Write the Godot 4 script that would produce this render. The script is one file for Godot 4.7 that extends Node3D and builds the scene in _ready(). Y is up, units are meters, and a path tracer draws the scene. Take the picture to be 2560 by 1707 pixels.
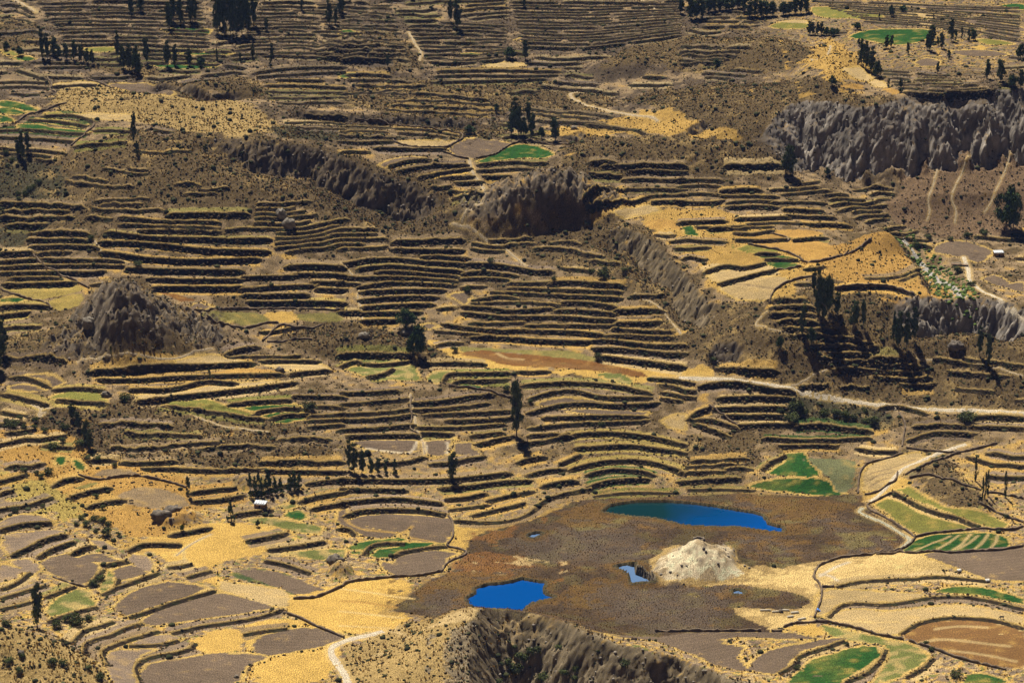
extends Node3D
# Terraced Andean valley seen from a high viewpoint. Heights live on a grid: x to the right, D = -z away from the viewpoint, y up, metres.

const NX := 801
const NZ := 1145
const DX := 1.1
const DZ := 0.9
const X0 := -440.0
const D0 := 930.0
const CNX := 25
const CNZ := 47
const VS := 1.6   # vertex colours are stored brighter than they are and scaled back in the material, so that 8 bits suffice

# relief of the valley on a coarse net: 40 m across, 25 m in depth, from x = -480 and D = 880
var CTRL := [
	[18,18,18,18,18,18,18,15.8,6.3,-0.1,-1.9,0,0,0,0,0,1,2,2,2,2,2,2,2,2],
	[17.4,17.4,17.4,17.4,17.4,17.4,17.4,14.2,5.3,-0.5,-1.8,0,0,0,0,0,0.8,1.8,2,2,2,2,2,2,2],
	[16.8,16.8,16.8,16.8,16.8,16.8,16.8,12.6,4.3,-0.8,-1.5,0,0,0,0,0,0.7,1.7,2,2,2,2,2,2,2],
	[16.2,16.2,16.2,16.2,16.2,16.2,16,11.1,3.3,-0.4,-0.9,0,0,0,0,0,0.5,1.6,2,2,2,2,2,2,2],
	[14.7,14.7,14.7,14.7,14.7,14.7,14.2,9.4,2.8,0.2,-0.3,0,0,0,0,0,0.4,1.5,2,2,2,2,2,2,2],
	[13.1,13.1,13.1,13.1,13.1,13.1,12.2,7.8,2.9,0.7,0.1,0,0,0,0,0,0.2,1.4,2,2,2,2,2,2,2],
	[12,12,12,12,12,12,10.8,6.9,3.2,1.1,0.3,0,0,0,0,0,0.1,1.3,2,2,2,2,2,2,2],
	[12,12,12,12,12,12,11.1,7.4,4.1,1.7,0.6,0,0,0,0,0,0,1.3,2.2,2.2,2.2,2.2,2.2,2.2,2.2],
	[12,12,12,12,12,12,11.6,8.3,5.4,2.7,1,0,0,0,0,0,0,1.3,2.5,2.5,2.5,2.5,2.5,2.5,2.5],
	[13.8,13.8,13.8,13.8,13.8,13.8,13.1,9.8,6.7,3.7,1.3,0,0,0,0,0,0,1.2,2.7,2.9,2.9,2.9,2.9,2.9,2.9],
	[17.5,17.5,17.5,17.5,17.5,17.5,15.9,12.7,9.2,5.7,2.5,0.6,0.3,0.1,0,0,0.1,1.5,3.6,4.1,4.1,4.1,4.1,4.1,4.1],
	[21.3,21.3,21.3,21.3,21.3,21,18.8,15.5,11.9,8.2,4.7,2.3,1,0.4,0,0.2,0.5,2.3,4.9,5.9,5.9,5.9,5.9,5.9,5.9],
	[25.1,25.1,25.1,25.1,25.1,24.6,22.4,19.4,15.2,10.9,7,4,1.8,0.7,0,0.3,0.8,2.9,6.1,7.6,7.6,7.6,7.6,7.6,7.6],
	[29,29,29,29,29,28.3,26.3,24,20.5,16.7,12.2,7.8,3.7,1.5,0.1,0.5,1.4,4.3,8.7,11.4,11.4,11.4,11.4,11.4,11.4],
	[33.1,33.1,33.1,33.1,33.1,32.2,30.5,29,26.1,22.8,18.7,14.1,9.1,6.9,5.3,5.2,5.5,7.7,12.2,15.6,15.6,15.6,15.6,15.6,15.6],
	[37.6,37.6,37.6,37.6,37.6,36.4,35.7,35,31.6,28.2,24.9,20.1,14.6,12.2,10.6,10,9.7,11.1,16,20.7,20.7,20.7,20.7,20.7,20.7],
	[42.3,42.3,42.3,42.3,42.3,40.9,41,40.7,36.8,33.4,30.7,27.2,23.2,20.6,18.4,18.2,17.4,16.5,21.7,29.2,29.2,29.2,29.2,29.2,29.2],
	[47.2,47.2,47.2,47.2,47.2,45.7,46.5,45.9,41.1,37.1,34.1,31.9,30,28.6,27.7,35.5,37.1,24.1,31.3,50.1,50.6,50.6,50.6,50.6,50.6],
	[53.2,53.2,53.2,53.2,53.1,51.6,53.1,52.1,45.9,40.9,37,35,33.9,33.3,33.2,50.9,62.8,54.5,53.8,57.4,57.9,57.9,57.9,57.9,57.9],
	[59.4,59.4,59.4,59.4,59,58.2,60.4,59.1,52.8,47.4,42.7,40.2,38.7,40.8,43.6,57.5,68.9,66.6,62.6,62.2,62.1,62.1,62.1,62.1,62.1],
	[65.9,65.9,65.9,65.9,65.3,65.4,68.8,67.7,61.6,56,50.8,47.5,44.8,51,58.9,66.2,72.6,71,62.2,62.4,62.4,62.4,62.4,62.4,62.4],
	[73.5,73.5,73.5,73.5,72.4,74.2,80.8,80.2,73.6,67.8,62.2,57.5,53.1,60.5,70,73.4,76.2,73.9,61.6,62.4,62.7,62.7,62.7,62.7,62.7],
	[84.4,84.4,84.4,84.4,83,86.3,94,93.5,88.1,81.2,73.6,68.1,63.1,68.5,75.8,78.1,80,75.7,61.8,62.7,63.8,63.8,63.8,63.8,63.8],
	[94.5,94.5,94.5,94.5,92.8,97.2,104.7,104.6,101.2,93.6,84.5,80.3,77.1,79.1,82,83.2,84.1,78,66.5,66.9,68.7,68.7,68.7,68.7,68.7],
	[105.4,105.4,105.4,105.4,102.6,108.1,116.2,116.4,114.6,107.7,99.7,93.7,88.1,88.1,89.2,89.8,90.2,83.9,72.1,71.1,73.6,73.6,73.6,73.6,73.6],
	[118.1,118.1,118.1,118.1,116.8,118.7,121.1,120.9,120.2,116.7,112.6,105.3,97.5,96.3,96.4,96.7,97,95,99,97.9,93.2,93.2,93.2,93.2,93.2],
	[121.5,121.5,121.5,121.5,120,121.5,123.1,122.6,122,119,115.8,108.7,101,101.1,102.8,106.2,110.2,120.7,129.2,128.8,125.5,125.5,125.5,125.5,125.5],
	[124.9,124.9,124.9,124.7,123.4,124.2,124.9,124.3,123.7,120.6,117.5,111.1,104.3,105.1,107.3,111.2,115.6,126.9,137.6,140.2,140.2,140.2,140.2,140.2,140.2],
	[127.2,127.2,127.2,126.8,125.9,126.2,126.4,125.8,125.1,122.1,119.1,113.1,106.9,107.9,110.4,114.9,120.2,130,139.2,141.4,141.6,141.6,141.6,141.6,141.6],
	[129.9,129.9,129.9,129.2,128,128,127.9,127.3,126.5,123.5,120.5,115,109.4,110.8,113.5,118.3,123.9,131.9,140,142.6,142.9,143,143,143,143],
	[134.8,134.8,134.8,133.9,132.9,132.9,132.6,131.5,129.9,125.9,122,117.4,112.9,114.5,117.4,121.7,126.8,133.5,140.8,143.7,144.2,144.5,144.5,144.5,144.5],
	[139.8,139.8,139.8,138.6,137.9,137.9,137.3,135.9,133.9,129.9,125.8,121.9,118,119.1,121.3,125,129.5,135.1,141.6,144.8,145.5,145.9,145.9,145.9,145.9],
	[144.3,144.3,144.3,143,142.6,142.6,141.8,140.2,138,133.9,129.9,126.2,122.5,123.3,125,128.1,132.2,136.9,142.4,145.8,146.4,146.9,146.9,146.9,146.9],
	[148,148,148,146.6,146.3,146.3,145.4,143.9,141.6,137.8,134,130.5,127.1,127.5,128.7,131.3,134.9,138.9,143.6,146.7,147.3,147.9,147.9,147.9,147.9],
	[151.7,151.7,151.6,150.1,149.9,149.9,148.9,147.4,145.2,141.8,138.4,135.1,131.8,131.8,132.6,134.4,137.3,140.5,144.7,147.4,148.2,148.8,148.8,148.8,148.8],
	[155.4,155.4,155.1,153.6,153.6,153.6,152.5,151,148.8,145.9,143,139.6,136.3,136.1,136.7,137.9,139.8,142.2,145.9,148.2,149.1,149.8,149.8,149.8,149.8],
	[161.2,161.2,160.5,158.5,158.5,158.5,157,155.1,152.9,150.2,147.5,144.2,140.9,140.5,140.8,141.4,142.5,143.9,147.2,149.2,150,150.7,150.8,150.8,150.8],
	[167.4,167.4,166.2,164.1,164.1,164.1,162.4,160.5,158.1,155.2,152.2,148.8,145.4,144.8,144.9,145,145.2,145.7,148.5,150.3,151.2,151.8,151.9,151.9,151.9],
	[173.7,173.7,171.8,169.7,169.7,169.7,167.8,165.9,163.3,160.2,157,153.6,150.1,149.3,149,148.6,148.1,147.6,150,151.7,152.4,152.9,153.1,153.1,153.1],
	[179.9,179.9,177.2,175.2,175.2,175.1,173.2,171.3,168.5,165.1,161.8,158.3,154.9,153.8,153.2,152.3,151,149.8,151.6,153,153.7,154.1,154.3,154.3,154.3],
	[183,183,180.7,179.5,179.5,179.3,177.9,176.5,173.6,170.1,166.6,163.1,159.7,158.3,157.3,156,154.1,152.1,153.2,154.4,155,155.3,155.5,155.5,155.5],
	[186,186,183.3,182.5,182.5,182.2,180.8,179.4,177,174.2,171.2,167.8,164.5,162.8,161.5,159.8,157.1,154.5,154.9,155.9,156.3,156.5,156.7,156.7,156.7],
	[189,188.7,186,185.5,185.5,185.1,183.7,182.3,179.8,177.1,174.4,171.6,168.9,167.1,165.6,163.6,160.3,156.9,156.7,157.3,157.6,157.7,157.9,157.9,157.9],
	[192,191.4,188.7,188.5,188.5,188,186.6,185.3,182.7,180,177.3,174.6,171.9,170.3,168.9,167,163.2,159.4,158.5,158.8,158.9,159,159,159,159],
	[195,194,191.5,191.5,191.5,190.9,189.5,188.2,185.6,182.9,180.2,177.6,174.9,173.3,171.9,170,166,162.1,160.6,160.6,160.6,160.6,160.6,160.6,160.6],
	[198,196.7,194.5,194.5,194.5,193.8,192.4,191.1,188.5,185.8,183.2,180.5,177.9,176.3,175,173.2,169.2,165.3,163.6,163.6,163.6,163.6,163.6,163.6,163.6],
	[201,199.4,197.5,197.5,197.5,196.6,195.3,194,191.3,188.7,186.1,183.5,180.9,179.3,178,176.3,172.4,168.5,166.6,166.6,166.6,166.6,166.6,166.6,166.6]]

const PAL := {
	"gold": [0.43, 0.275, 0.08], "ygold": [0.55, 0.36, 0.10], "yell": [0.38, 0.29, 0.085], "ochre": [0.41, 0.245, 0.07], "straw": [0.46, 0.34, 0.165], "tan": [0.255, 0.185, 0.108],
	"pale": [0.60, 0.435, 0.185], "plough": [0.165, 0.122, 0.086], "plight": [0.245, 0.185, 0.135], "green": [0.024, 0.085, 0.018], "gyell": [0.19, 0.185, 0.045], "gpale": [0.155, 0.17, 0.05],
	"sage": [0.17, 0.18, 0.09], "gstripe": [0.07, 0.10, 0.04], "olive": [0.23, 0.20, 0.065], "rust": [0.20, 0.095, 0.03], "brown": [0.22, 0.12, 0.045], "marsh": [0.092, 0.062, 0.038],
	"marshgrey": [0.098, 0.075, 0.056], "ochrebrown": [0.15, 0.088, 0.030], "scrub": [0.140, 0.100, 0.050], "scrubd": [0.112, 0.080, 0.043], "dscrub": [0.085, 0.075, 0.042], "earth": [0.25, 0.20, 0.13],
	"talus": [0.20, 0.135, 0.08], "grey": [0.40, 0.36, 0.32], "dark": [0.23, 0.19, 0.145], "browncliff": [0.19, 0.15, 0.105], "white": [0.60, 0.52, 0.40], "bank": [0.055, 0.040, 0.025], "field": [0.3, 0.2, 0.1], "farscrub": [0.112, 0.084, 0.056], "chalk": [0.66, 0.55, 0.38], "drygrass": [0.36, 0.255, 0.105],
}

var H := PackedFloat32Array()
var CR := PackedFloat32Array()
var CG := PackedFloat32Array()
var CB := PackedFloat32Array()
var HB := PackedFloat32Array()     # the slopes before terraces were cut
var HIL := PackedByteArray()
var CLF := PackedInt32Array()      # which cliff a rocky cell belongs to
var ZON := PackedByteArray()
var OCC := PackedByteArray()
var auto_pass := false
var REG := PackedInt32Array()      # which field a cell belongs to, 0 = open ground
var SHR := PackedByteArray()       # how thick dry shrubs grow
var ROCK := PackedByteArray()
var ROCKC := PackedByteArray()
var ROCKT := PackedByteArray()
var stamp := PackedInt32Array()
var bd := PackedFloat32Array()
var bs := PackedFloat32Array()
var bh := PackedFloat32Array()
var bside := PackedByteArray()
var touched := PackedInt32Array()
var stamp_id := 0
var near_len := 0.0
var mask := PackedByteArray()
var n_low := PackedByteArray()
var n_mid := PackedByteArray()
var n_fine := PackedByteArray()
var n_crack := PackedByteArray()
var n_facet := PackedByteArray()
var n_warp := PackedByteArray()
var n_marsh := 0
var regions := []                  # [label, name, category]
var rng := RandomNumberGenerator.new()
var line_noise := FastNoiseLite.new()
var M := {}
var taken := {}
var tufts: Array[Transform3D] = []
var tuft_tint := PackedColorArray()
var shrubs: Array[Transform3D] = []
var shrub_tint := PackedColorArray()
var bank_jobs := []
var wall_jobs := []
var path_jobs := []
var pond_jobs := []
var tree_proto := {}
var bush_proto: Array[MeshInstance3D] = []
var animal_mesh := {}
var place := ""
var order := 0
var rest_v := PackedVector3Array()
var rest_c := PackedColorArray()
var rest_i := PackedInt32Array()


func _ready() -> void:
	rng.seed = 11
	var cam := Camera3D.new()
	cam.name = "camera"
	cam.position = Vector3(0, 490, 0)
	cam.rotation_degrees = Vector3(-18.5, 0, 0)
	cam.fov = 15.5
	cam.near = 1.0
	cam.far = 9000.0
	add_child(cam)
	var env := Environment.new()
	var sky_mat := ProceduralSkyMaterial.new()
	sky_mat.sky_top_color = Color(0.16, 0.30, 0.58)
	sky_mat.sky_horizon_color = Color(0.46, 0.56, 0.70)
	sky_mat.sky_curve = 0.2
	sky_mat.ground_horizon_color = Color(0.42, 0.36, 0.28)
	sky_mat.ground_bottom_color = Color(0.30, 0.25, 0.18)
	sky_mat.sky_energy_multiplier = 0.27
	var sky := Sky.new()
	sky.sky_material = sky_mat
	env.background_mode = Environment.BG_SKY
	env.sky = sky
	env.tonemap_mode = Environment.TONE_MAPPER_LINEAR
	env.tonemap_exposure = 1.75
	env.fog_enabled = true
	env.fog_density = 0.000022
	env.fog_light_color = Color(0.50, 0.64, 0.95)
	env.sdfgi_enabled = true
	env.ssao_enabled = true
	env.ssil_enabled = true
	var we := WorldEnvironment.new()
	we.name = "world"
	we.environment = env
	add_child(we)
	var sun := DirectionalLight3D.new()
	sun.name = "sun"
	sun.light_energy = 1.6
	sun.light_angular_distance = 0.5
	sun.light_color = Color(1.0, 0.96, 0.885)
	sun.shadow_enabled = true
	add_child(sun)
	sun.look_at_from_position(Vector3(-0.17, 0.875, -0.455), Vector3.ZERO)

	make_materials()
	lay_grid()
	hills()
	cliffs()
	zones()
	terraces()
	marsh_and_fields()
	small_terraces()
	dig_ponds()
	finish_ground()
	outer_land()
	for job in bank_jobs: build_bank(job)
	if rest_v.size(): commit_rest()
	for job in pond_jobs: build_pond(job)
	for job in path_jobs: build_path(job)
	for job in wall_jobs: build_wall(job)
	scatter()
	buildings()
	rocks()
	bushes()
	trees()
	animals()


# ------------------------------------------------------------------ small helpers
func numbered(called: String) -> String:
	var n: int = taken.get(called, 0)
	taken[called] = n + 1
	return called if n == 0 else "%s_%03d" % [called, n]

func tag(o: Node3D, label: String, category: String, group := "", kind := "") -> void:
	o.set_meta("label", label)
	if category: o.set_meta("category", category)
	if group: o.set_meta("group", group)
	if kind: o.set_meta("kind", kind)

func pal(key: String) -> Vector3:
	var c: Array = PAL[key]
	return Vector3(c[0], c[1], c[2])

func vcol(v: Vector3) -> Color:
	return Color(v.x * VS, v.y * VS, v.z * VS)

func lin(r: float, g: float, b: float) -> Color:
	return Color(r, g, b).linear_to_srgb()

func mesh_from(v: PackedVector3Array, c: PackedColorArray, idx: PackedInt32Array, n := PackedVector3Array(), flat_faces := false) -> ArrayMesh:
	var arr := []
	arr.resize(Mesh.ARRAY_MAX)
	arr[Mesh.ARRAY_VERTEX] = v
	if c.size(): arr[Mesh.ARRAY_COLOR] = c
	arr[Mesh.ARRAY_INDEX] = idx
	var am := ArrayMesh.new()
	if n.size():
		arr[Mesh.ARRAY_NORMAL] = n
		am.add_surface_from_arrays(Mesh.PRIMITIVE_TRIANGLES, arr)
		return am
	var st := SurfaceTool.new()
	st.create_from_arrays(arr)
	if flat_faces:
		st.deindex()
	st.generate_normals()
	return st.commit()

func node_of(called: String, mesh: Mesh, mat: Material, parent: Node = null) -> MeshInstance3D:
	var o := MeshInstance3D.new()
	o.name = called if parent else numbered(called)
	o.mesh = mesh
	o.material_override = mat
	(parent if parent else self).add_child(o, true)
	return o

func pts(a: Array) -> PackedVector2Array:
	var p := PackedVector2Array()
	for k in range(0, a.size(), 2): p.append(Vector2(a[k], a[k + 1]))
	return p

func smooth(p: PackedVector2Array, step: float) -> PackedVector2Array:
	var out := PackedVector2Array()
	var n := p.size()
	for k in n - 1:
		var a := p[maxi(k - 1, 0)]
		var b := p[k]
		var c := p[k + 1]
		var d := p[mini(k + 2, n - 1)]
		var m := maxi(1, int(b.distance_to(c) / step))
		for q in m: out.append(b.cubic_interpolate(c, a, d, float(q) / m))
	out.append(p[n - 1])
	return out

func hat(x: float, d: float) -> float:
	var f := clampf((x - X0) / DX, 0.0, NX - 1.001)
	var g := clampf((d - D0) / DZ, 0.0, NZ - 1.001)
	var i := int(f)
	var j := int(g)
	f -= i
	g -= j
	var n := j * NX + i
	return lerpf(lerpf(H[n], H[n + 1], f), lerpf(H[n + NX], H[n + NX + 1], f), g)

func noise_bytes(freq: float, sd: int, oct: int, kind := FastNoiseLite.TYPE_SIMPLEX_SMOOTH) -> PackedByteArray:
	var n := FastNoiseLite.new()
	n.noise_type = kind
	n.seed = sd
	n.frequency = freq
	n.fractal_type = FastNoiseLite.FRACTAL_FBM
	n.fractal_octaves = oct
	return n.get_image(NX, NZ, false, false, true).get_data()


# ------------------------------------------------------------------ materials
func noise_tex(freq: float, sd: int, lo: float, hi: float, oct := 4, size := 512, kind := FastNoiseLite.TYPE_SIMPLEX_SMOOTH) -> NoiseTexture2D:
	var n := FastNoiseLite.new()
	n.noise_type = kind
	n.seed = sd
	n.frequency = freq
	n.fractal_octaves = oct
	n.fractal_gain = 0.62
	var t := NoiseTexture2D.new()
	t.width = size
	t.height = size
	t.seamless = true
	t.noise = n
	var g := Gradient.new()
	g.offsets = PackedFloat32Array([0.18, 0.82])
	g.colors = PackedColorArray([Color(lo, lo, lo), Color(hi, hi, hi)])
	t.color_ramp = g
	return t

func textured(tex: Texture2D, scale: float, rough := 0.95, tint := 1.0) -> StandardMaterial3D:
	var m := StandardMaterial3D.new()
	m.vertex_color_use_as_albedo = true
	m.albedo_color = lin(tint / VS, tint / VS, tint / VS)
	m.albedo_texture = tex
	m.uv1_triplanar = true
	m.uv1_world_triplanar = true
	m.uv1_scale = Vector3.ONE * scale
	m.roughness = rough
	m.metallic_specular = 0.15
	return m

func make_materials() -> void:
	line_noise.noise_type = FastNoiseLite.TYPE_SIMPLEX_SMOOTH
	line_noise.seed = 5
	line_noise.frequency = 1.0
	line_noise.fractal_octaves = 3
	var grain := noise_tex(0.06, 3, 0.42, 1.0, 5)
	var coarse := noise_tex(0.05, 9, 0.5, 1.0, 5)
	M.ground = textured(grain, 0.04, 0.95, 1.36)
	M.field = textured(coarse, 0.045, 0.95, 1.3)
	M.marsh = textured(grain, 0.035, 0.95, 1.36)
	M.bank = textured(noise_tex(0.06, 17, 0.35, 1.0, 4), 0.11, 0.95, 1.3)
	M.plant = StandardMaterial3D.new()
	M.plant.vertex_color_use_as_albedo = true
	M.plant.albedo_color = lin(1.0 / VS, 1.0 / VS, 1.0 / VS)
	M.plant.roughness = 0.9
	M.plant.metallic_specular = 0.1
	M.leaf = M.plant.duplicate()
	M.leaf.roughness = 0.65
	M.leaf.backlight = Color(0.3, 0.36, 0.14)
	M.grass = M.plant.duplicate()
	M.grass.backlight = Color(0.8, 0.78, 0.72)
	M.bark = StandardMaterial3D.new()
	M.bark.albedo_color = lin(0.17, 0.135, 0.10)
	M.bark.roughness = 0.9
	M.water = StandardMaterial3D.new()
	M.water.vertex_color_use_as_albedo = true
	M.water.albedo_color = lin(1.0 / VS, 1.0 / VS, 1.0 / VS)
	M.water.roughness = 0.06
	M.water.metallic_specular = 0.5
	M.rock = textured(noise_tex(0.05, 23, 0.45, 1.0, 5), 0.12, 0.9, 1.4)
	M.tin = StandardMaterial3D.new()
	M.tin.albedo_color = lin(0.50, 0.54, 0.60)
	M.tin.metallic = 0.3
	M.tin.roughness = 0.45
	M.old_tin = M.tin.duplicate()
	M.old_tin.albedo_color = lin(0.38, 0.38, 0.38)
	M.adobe = StandardMaterial3D.new()
	M.adobe.albedo_color = lin(0.24, 0.16, 0.10)
	M.adobe.roughness = 0.95
	M.dark = StandardMaterial3D.new()
	M.dark.albedo_color = lin(0.03, 0.025, 0.02)
	M.blue = StandardMaterial3D.new()
	M.blue.albedo_color = lin(0.03, 0.16, 0.55)
	M.blue.roughness = 0.7


# ------------------------------------------------------------------ the height grid
func lay_grid() -> void:
	var total := NX * NZ
	H.resize(total)
	CR.resize(total)
	CG.resize(total)
	CB.resize(total)
	REG.resize(total)
	SHR.resize(total)
	ROCK.resize(total)
	ROCKC.resize(total)
	OCC.resize(total)
	HIL.resize(total)
	CLF.resize(total)
	ZON.resize(total)
	ROCKT.resize(total)
	stamp.resize(total)
	bd.resize(total)
	bs.resize(total)
	bh.resize(total)
	bside.resize(total)
	mask.resize(total)
	n_low = noise_bytes(0.018, 2, 3)
	n_mid = noise_bytes(0.09, 4, 3)
	n_fine = noise_bytes(0.33, 6, 2)
	n_warp = noise_bytes(0.05, 8, 2)
	var cracks := FastNoiseLite.new()
	cracks.noise_type = FastNoiseLite.TYPE_CELLULAR
	cracks.seed = 4
	cracks.frequency = 0.16
	cracks.cellular_return_type = FastNoiseLite.RETURN_DISTANCE2_SUB
	cracks.fractal_type = FastNoiseLite.FRACTAL_FBM
	cracks.fractal_octaves = 2
	n_crack = cracks.get_image(NX, NZ, false, false, true).get_data()
	cracks.cellular_return_type = FastNoiseLite.RETURN_CELL_VALUE
	cracks.fractal_octaves = 2
	n_facet = cracks.get_image(NX, NZ, false, false, true).get_data()
	var wk := PackedInt32Array()
	var ww := PackedFloat32Array()
	for i in NX:
		var f := (X0 + i * DX + 480.0) / 40.0
		var k := clampi(int(f), 1, CNX - 3)
		wk.append(k)
		var b := spline(f - k)
		ww.append_array(b)
	var row := PackedFloat32Array()
	row.resize(CNX)
	var c0 := pal("tan")
	for j in NZ:
		var g := (D0 + j * DZ - 880.0) / 25.0
		var kj := clampi(int(g), 1, CNZ - 3)
		var wj := spline(g - kj)
		for q in CNX:
			row[q] = CTRL[kj - 1][q] * wj[0] + CTRL[kj][q] * wj[1] + CTRL[kj + 1][q] * wj[2] + CTRL[kj + 2][q] * wj[3]
		var n := j * NX
		for i in NX:
			var k := wk[i]
			var w := i * 4
			H[n] = row[k - 1] * ww[w] + row[k] * ww[w + 1] + row[k + 1] * ww[w + 2] + row[k + 2] * ww[w + 3]
			n += 1
	# open ground: scrub, tan earth and golden grass in uneven patches, more grass low down in the valley
	var c1 := pal("gold")
	var c2 := pal("scrub")
	var c3 := pal("farscrub")
	var plots: Array[Vector3] = []
	for k in ["straw", "tan", "ygold", "plight", "gold", "plough", "straw", "gpale", "tan", "ygold", "plight", "plough"]: plots.append(pal(k))
	var cells := FastNoiseLite.new()
	cells.noise_type = FastNoiseLite.TYPE_CELLULAR
	cells.seed = 21
	cells.frequency = 0.036
	cells.cellular_jitter = 0.9
	cells.cellular_return_type = FastNoiseLite.RETURN_CELL_VALUE
	cells.domain_warp_enabled = true
	cells.domain_warp_amplitude = 14.0
	cells.domain_warp_frequency = 0.03
	cells.domain_warp_fractal_octaves = 2
	var n_plot := cells.get_image(NX, NZ, false, false, true).get_data()
	cells.cellular_return_type = FastNoiseLite.RETURN_DISTANCE2_SUB
	var n_edge := cells.get_image(NX, NZ, false, false, true).get_data()
	for j in NZ:
		var d := D0 + j * DZ
		var low := clampf((1270.0 - d) / 120.0, 0.0, 1.0)
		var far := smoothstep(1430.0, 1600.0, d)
		for i in NX:
			var n := j * NX + i
			var q := n_mid[n] / 255.0 * 0.55 + n_low[n] / 255.0 * 0.45 + low * 0.2 - far * 0.06
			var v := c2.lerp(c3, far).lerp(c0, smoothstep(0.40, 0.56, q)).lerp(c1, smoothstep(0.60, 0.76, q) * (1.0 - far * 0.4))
			# small plots side by side low in the valley and on the far plain
			var plain := low
			if d > 1540.0 and X0 + i * DX > 130.0: plain = clampf((d - 1560.0) / 60.0, 0.0, 1.0) * clampf((X0 + i * DX - 150.0) / 60.0, 0.0, 1.0)
			if plain > 0.02 and n_plot[n] + (n_warp[n] - 128) * 0.1 > 0:
				var w: Vector3 = plots[(n_plot[n] * 5) % plots.size()]
				if n_edge[n] < 11: w = c2
				elif n_edge[n] < 26: w = c1 * 1.15
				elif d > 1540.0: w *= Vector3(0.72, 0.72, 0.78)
				v = v.lerp(w, plain * 0.92)
			CR[n] = v.x
			CG[n] = v.y
			CB[n] = v.z
			if plain > 0.5 and n_edge[n] < 11 and d < 1400.0: H[n] += 0.55
			SHR[n] = clampi(int(7.0 - q * 9.0), 1, 6) if plain < 0.5 else (6 if n_edge[n] < 11 else 1)

func spline(t: float) -> PackedFloat32Array:
	var s := 1.0 - t
	return PackedFloat32Array([s * s * s / 6.0, (3 * t * t * t - 6 * t * t + 4) / 6.0, (-3 * t * t * t + 3 * t * t + 3 * t + 1) / 6.0, t * t * t / 6.0])

# distances of the grid's points to a line, out to r: fills touched, bd (squared), bs (way along), bside (1 = left of the line), bh (height along)
func near(p: PackedVector2Array, r: float, hs := PackedFloat32Array()) -> void:
	stamp_id += 1
	touched.clear()
	var r2 := r * r
	var s := 0.0
	var with_h := hs.size() > 0
	for k in p.size() - 1:
		var ax := p[k].x
		var ay := p[k].y
		var dx := p[k + 1].x - ax
		var dy := p[k + 1].y - ay
		var l := sqrt(dx * dx + dy * dy)
		if l < 0.001: continue
		var inv := 1.0 / (l * l)
		var i0 := clampi(int((minf(ax, ax + dx) - r - X0) / DX), 0, NX)
		var i1 := clampi(int((maxf(ax, ax + dx) + r - X0) / DX) + 2, 0, NX)
		var j0 := clampi(int((minf(ay, ay + dy) - r - D0) / DZ), 0, NZ)
		var j1 := clampi(int((maxf(ay, ay + dy) + r - D0) / DZ) + 2, 0, NZ)
		for j in range(j0, j1):
			var py := D0 + j * DZ - ay
			var n := j * NX + i0
			var px := X0 + i0 * DX - ax
			for i in range(i0, i1):
				var t := clampf((px * dx + py * dy) * inv, 0.0, 1.0)
				var qx := px - dx * t
				var qy := py - dy * t
				var d2 := qx * qx + qy * qy
				if d2 < r2:
					if stamp[n] != stamp_id:
						stamp[n] = stamp_id
						touched.append(n)
						bd[n] = d2
						bs[n] = s + t * l
						bside[n] = 1 if dx * py - dy * px >= 0.0 else 0
						if with_h: bh[n] = lerpf(hs[k], hs[k + 1], t)
					elif d2 < bd[n]:
						bd[n] = d2
						bs[n] = s + t * l
						bside[n] = 1 if dx * py - dy * px >= 0.0 else 0
						if with_h: bh[n] = lerpf(hs[k], hs[k + 1], t)
				n += 1
				px += DX
		s += l
	near_len = s

func hill(a: Array, r: float, k: float, crag := 0.0, label := "") -> void:
	if label: regions.append([label, "cliff", "rock"])
	var p := PackedVector2Array()
	var hs := PackedFloat32Array()
	for q in range(0, a.size(), 3):
		p.append(Vector2(a[q], a[q + 1]))
		hs.append(a[q + 2])
	if p.size() == 1:
		p.append(p[0] + Vector2(1, 0))
		hs.append(hs[0])
	near(p, r, hs)
	for n in touched:
		var q := 1.0 - bd[n] / (r * r)
		H[n] += bh[n] * pow(q, k)
		if bh[n] * pow(q, k) > 0.4: HIL[n] = 1
		if crag > 0.0:
			var x := X0 + (n % NX) * DX
			var dd := D0 + (n / NX) * DZ
			var ridge := 1.0 - absf(line_noise.get_noise_2d(x * 0.075 + 7.0, dd * 0.022)) * 2.6
			var k2 := smoothstep(0.45, 0.95, q + 0.25 * line_noise.get_noise_2d(x * 0.06, dd * 0.06))
			H[n] += (n_facet[n] - 128) / 128.0 * 0.35 * crag * k2 + crag * 0.8 * ridge * k2 + crag * 0.5 * k2 * line_noise.get_noise_2d(x * 0.2, dd * 0.2)
			if k2 > 0.3:
				ROCK[n] = int(255.0 * k2)
				ROCKC[n] = 4
				if label: CLF[n] = regions.size()
				ROCKT[n] = clampi(int(120.0 + 160.0 * line_noise.get_noise_2d(x * 0.3, dd * 0.3)), 20, 255)

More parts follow.
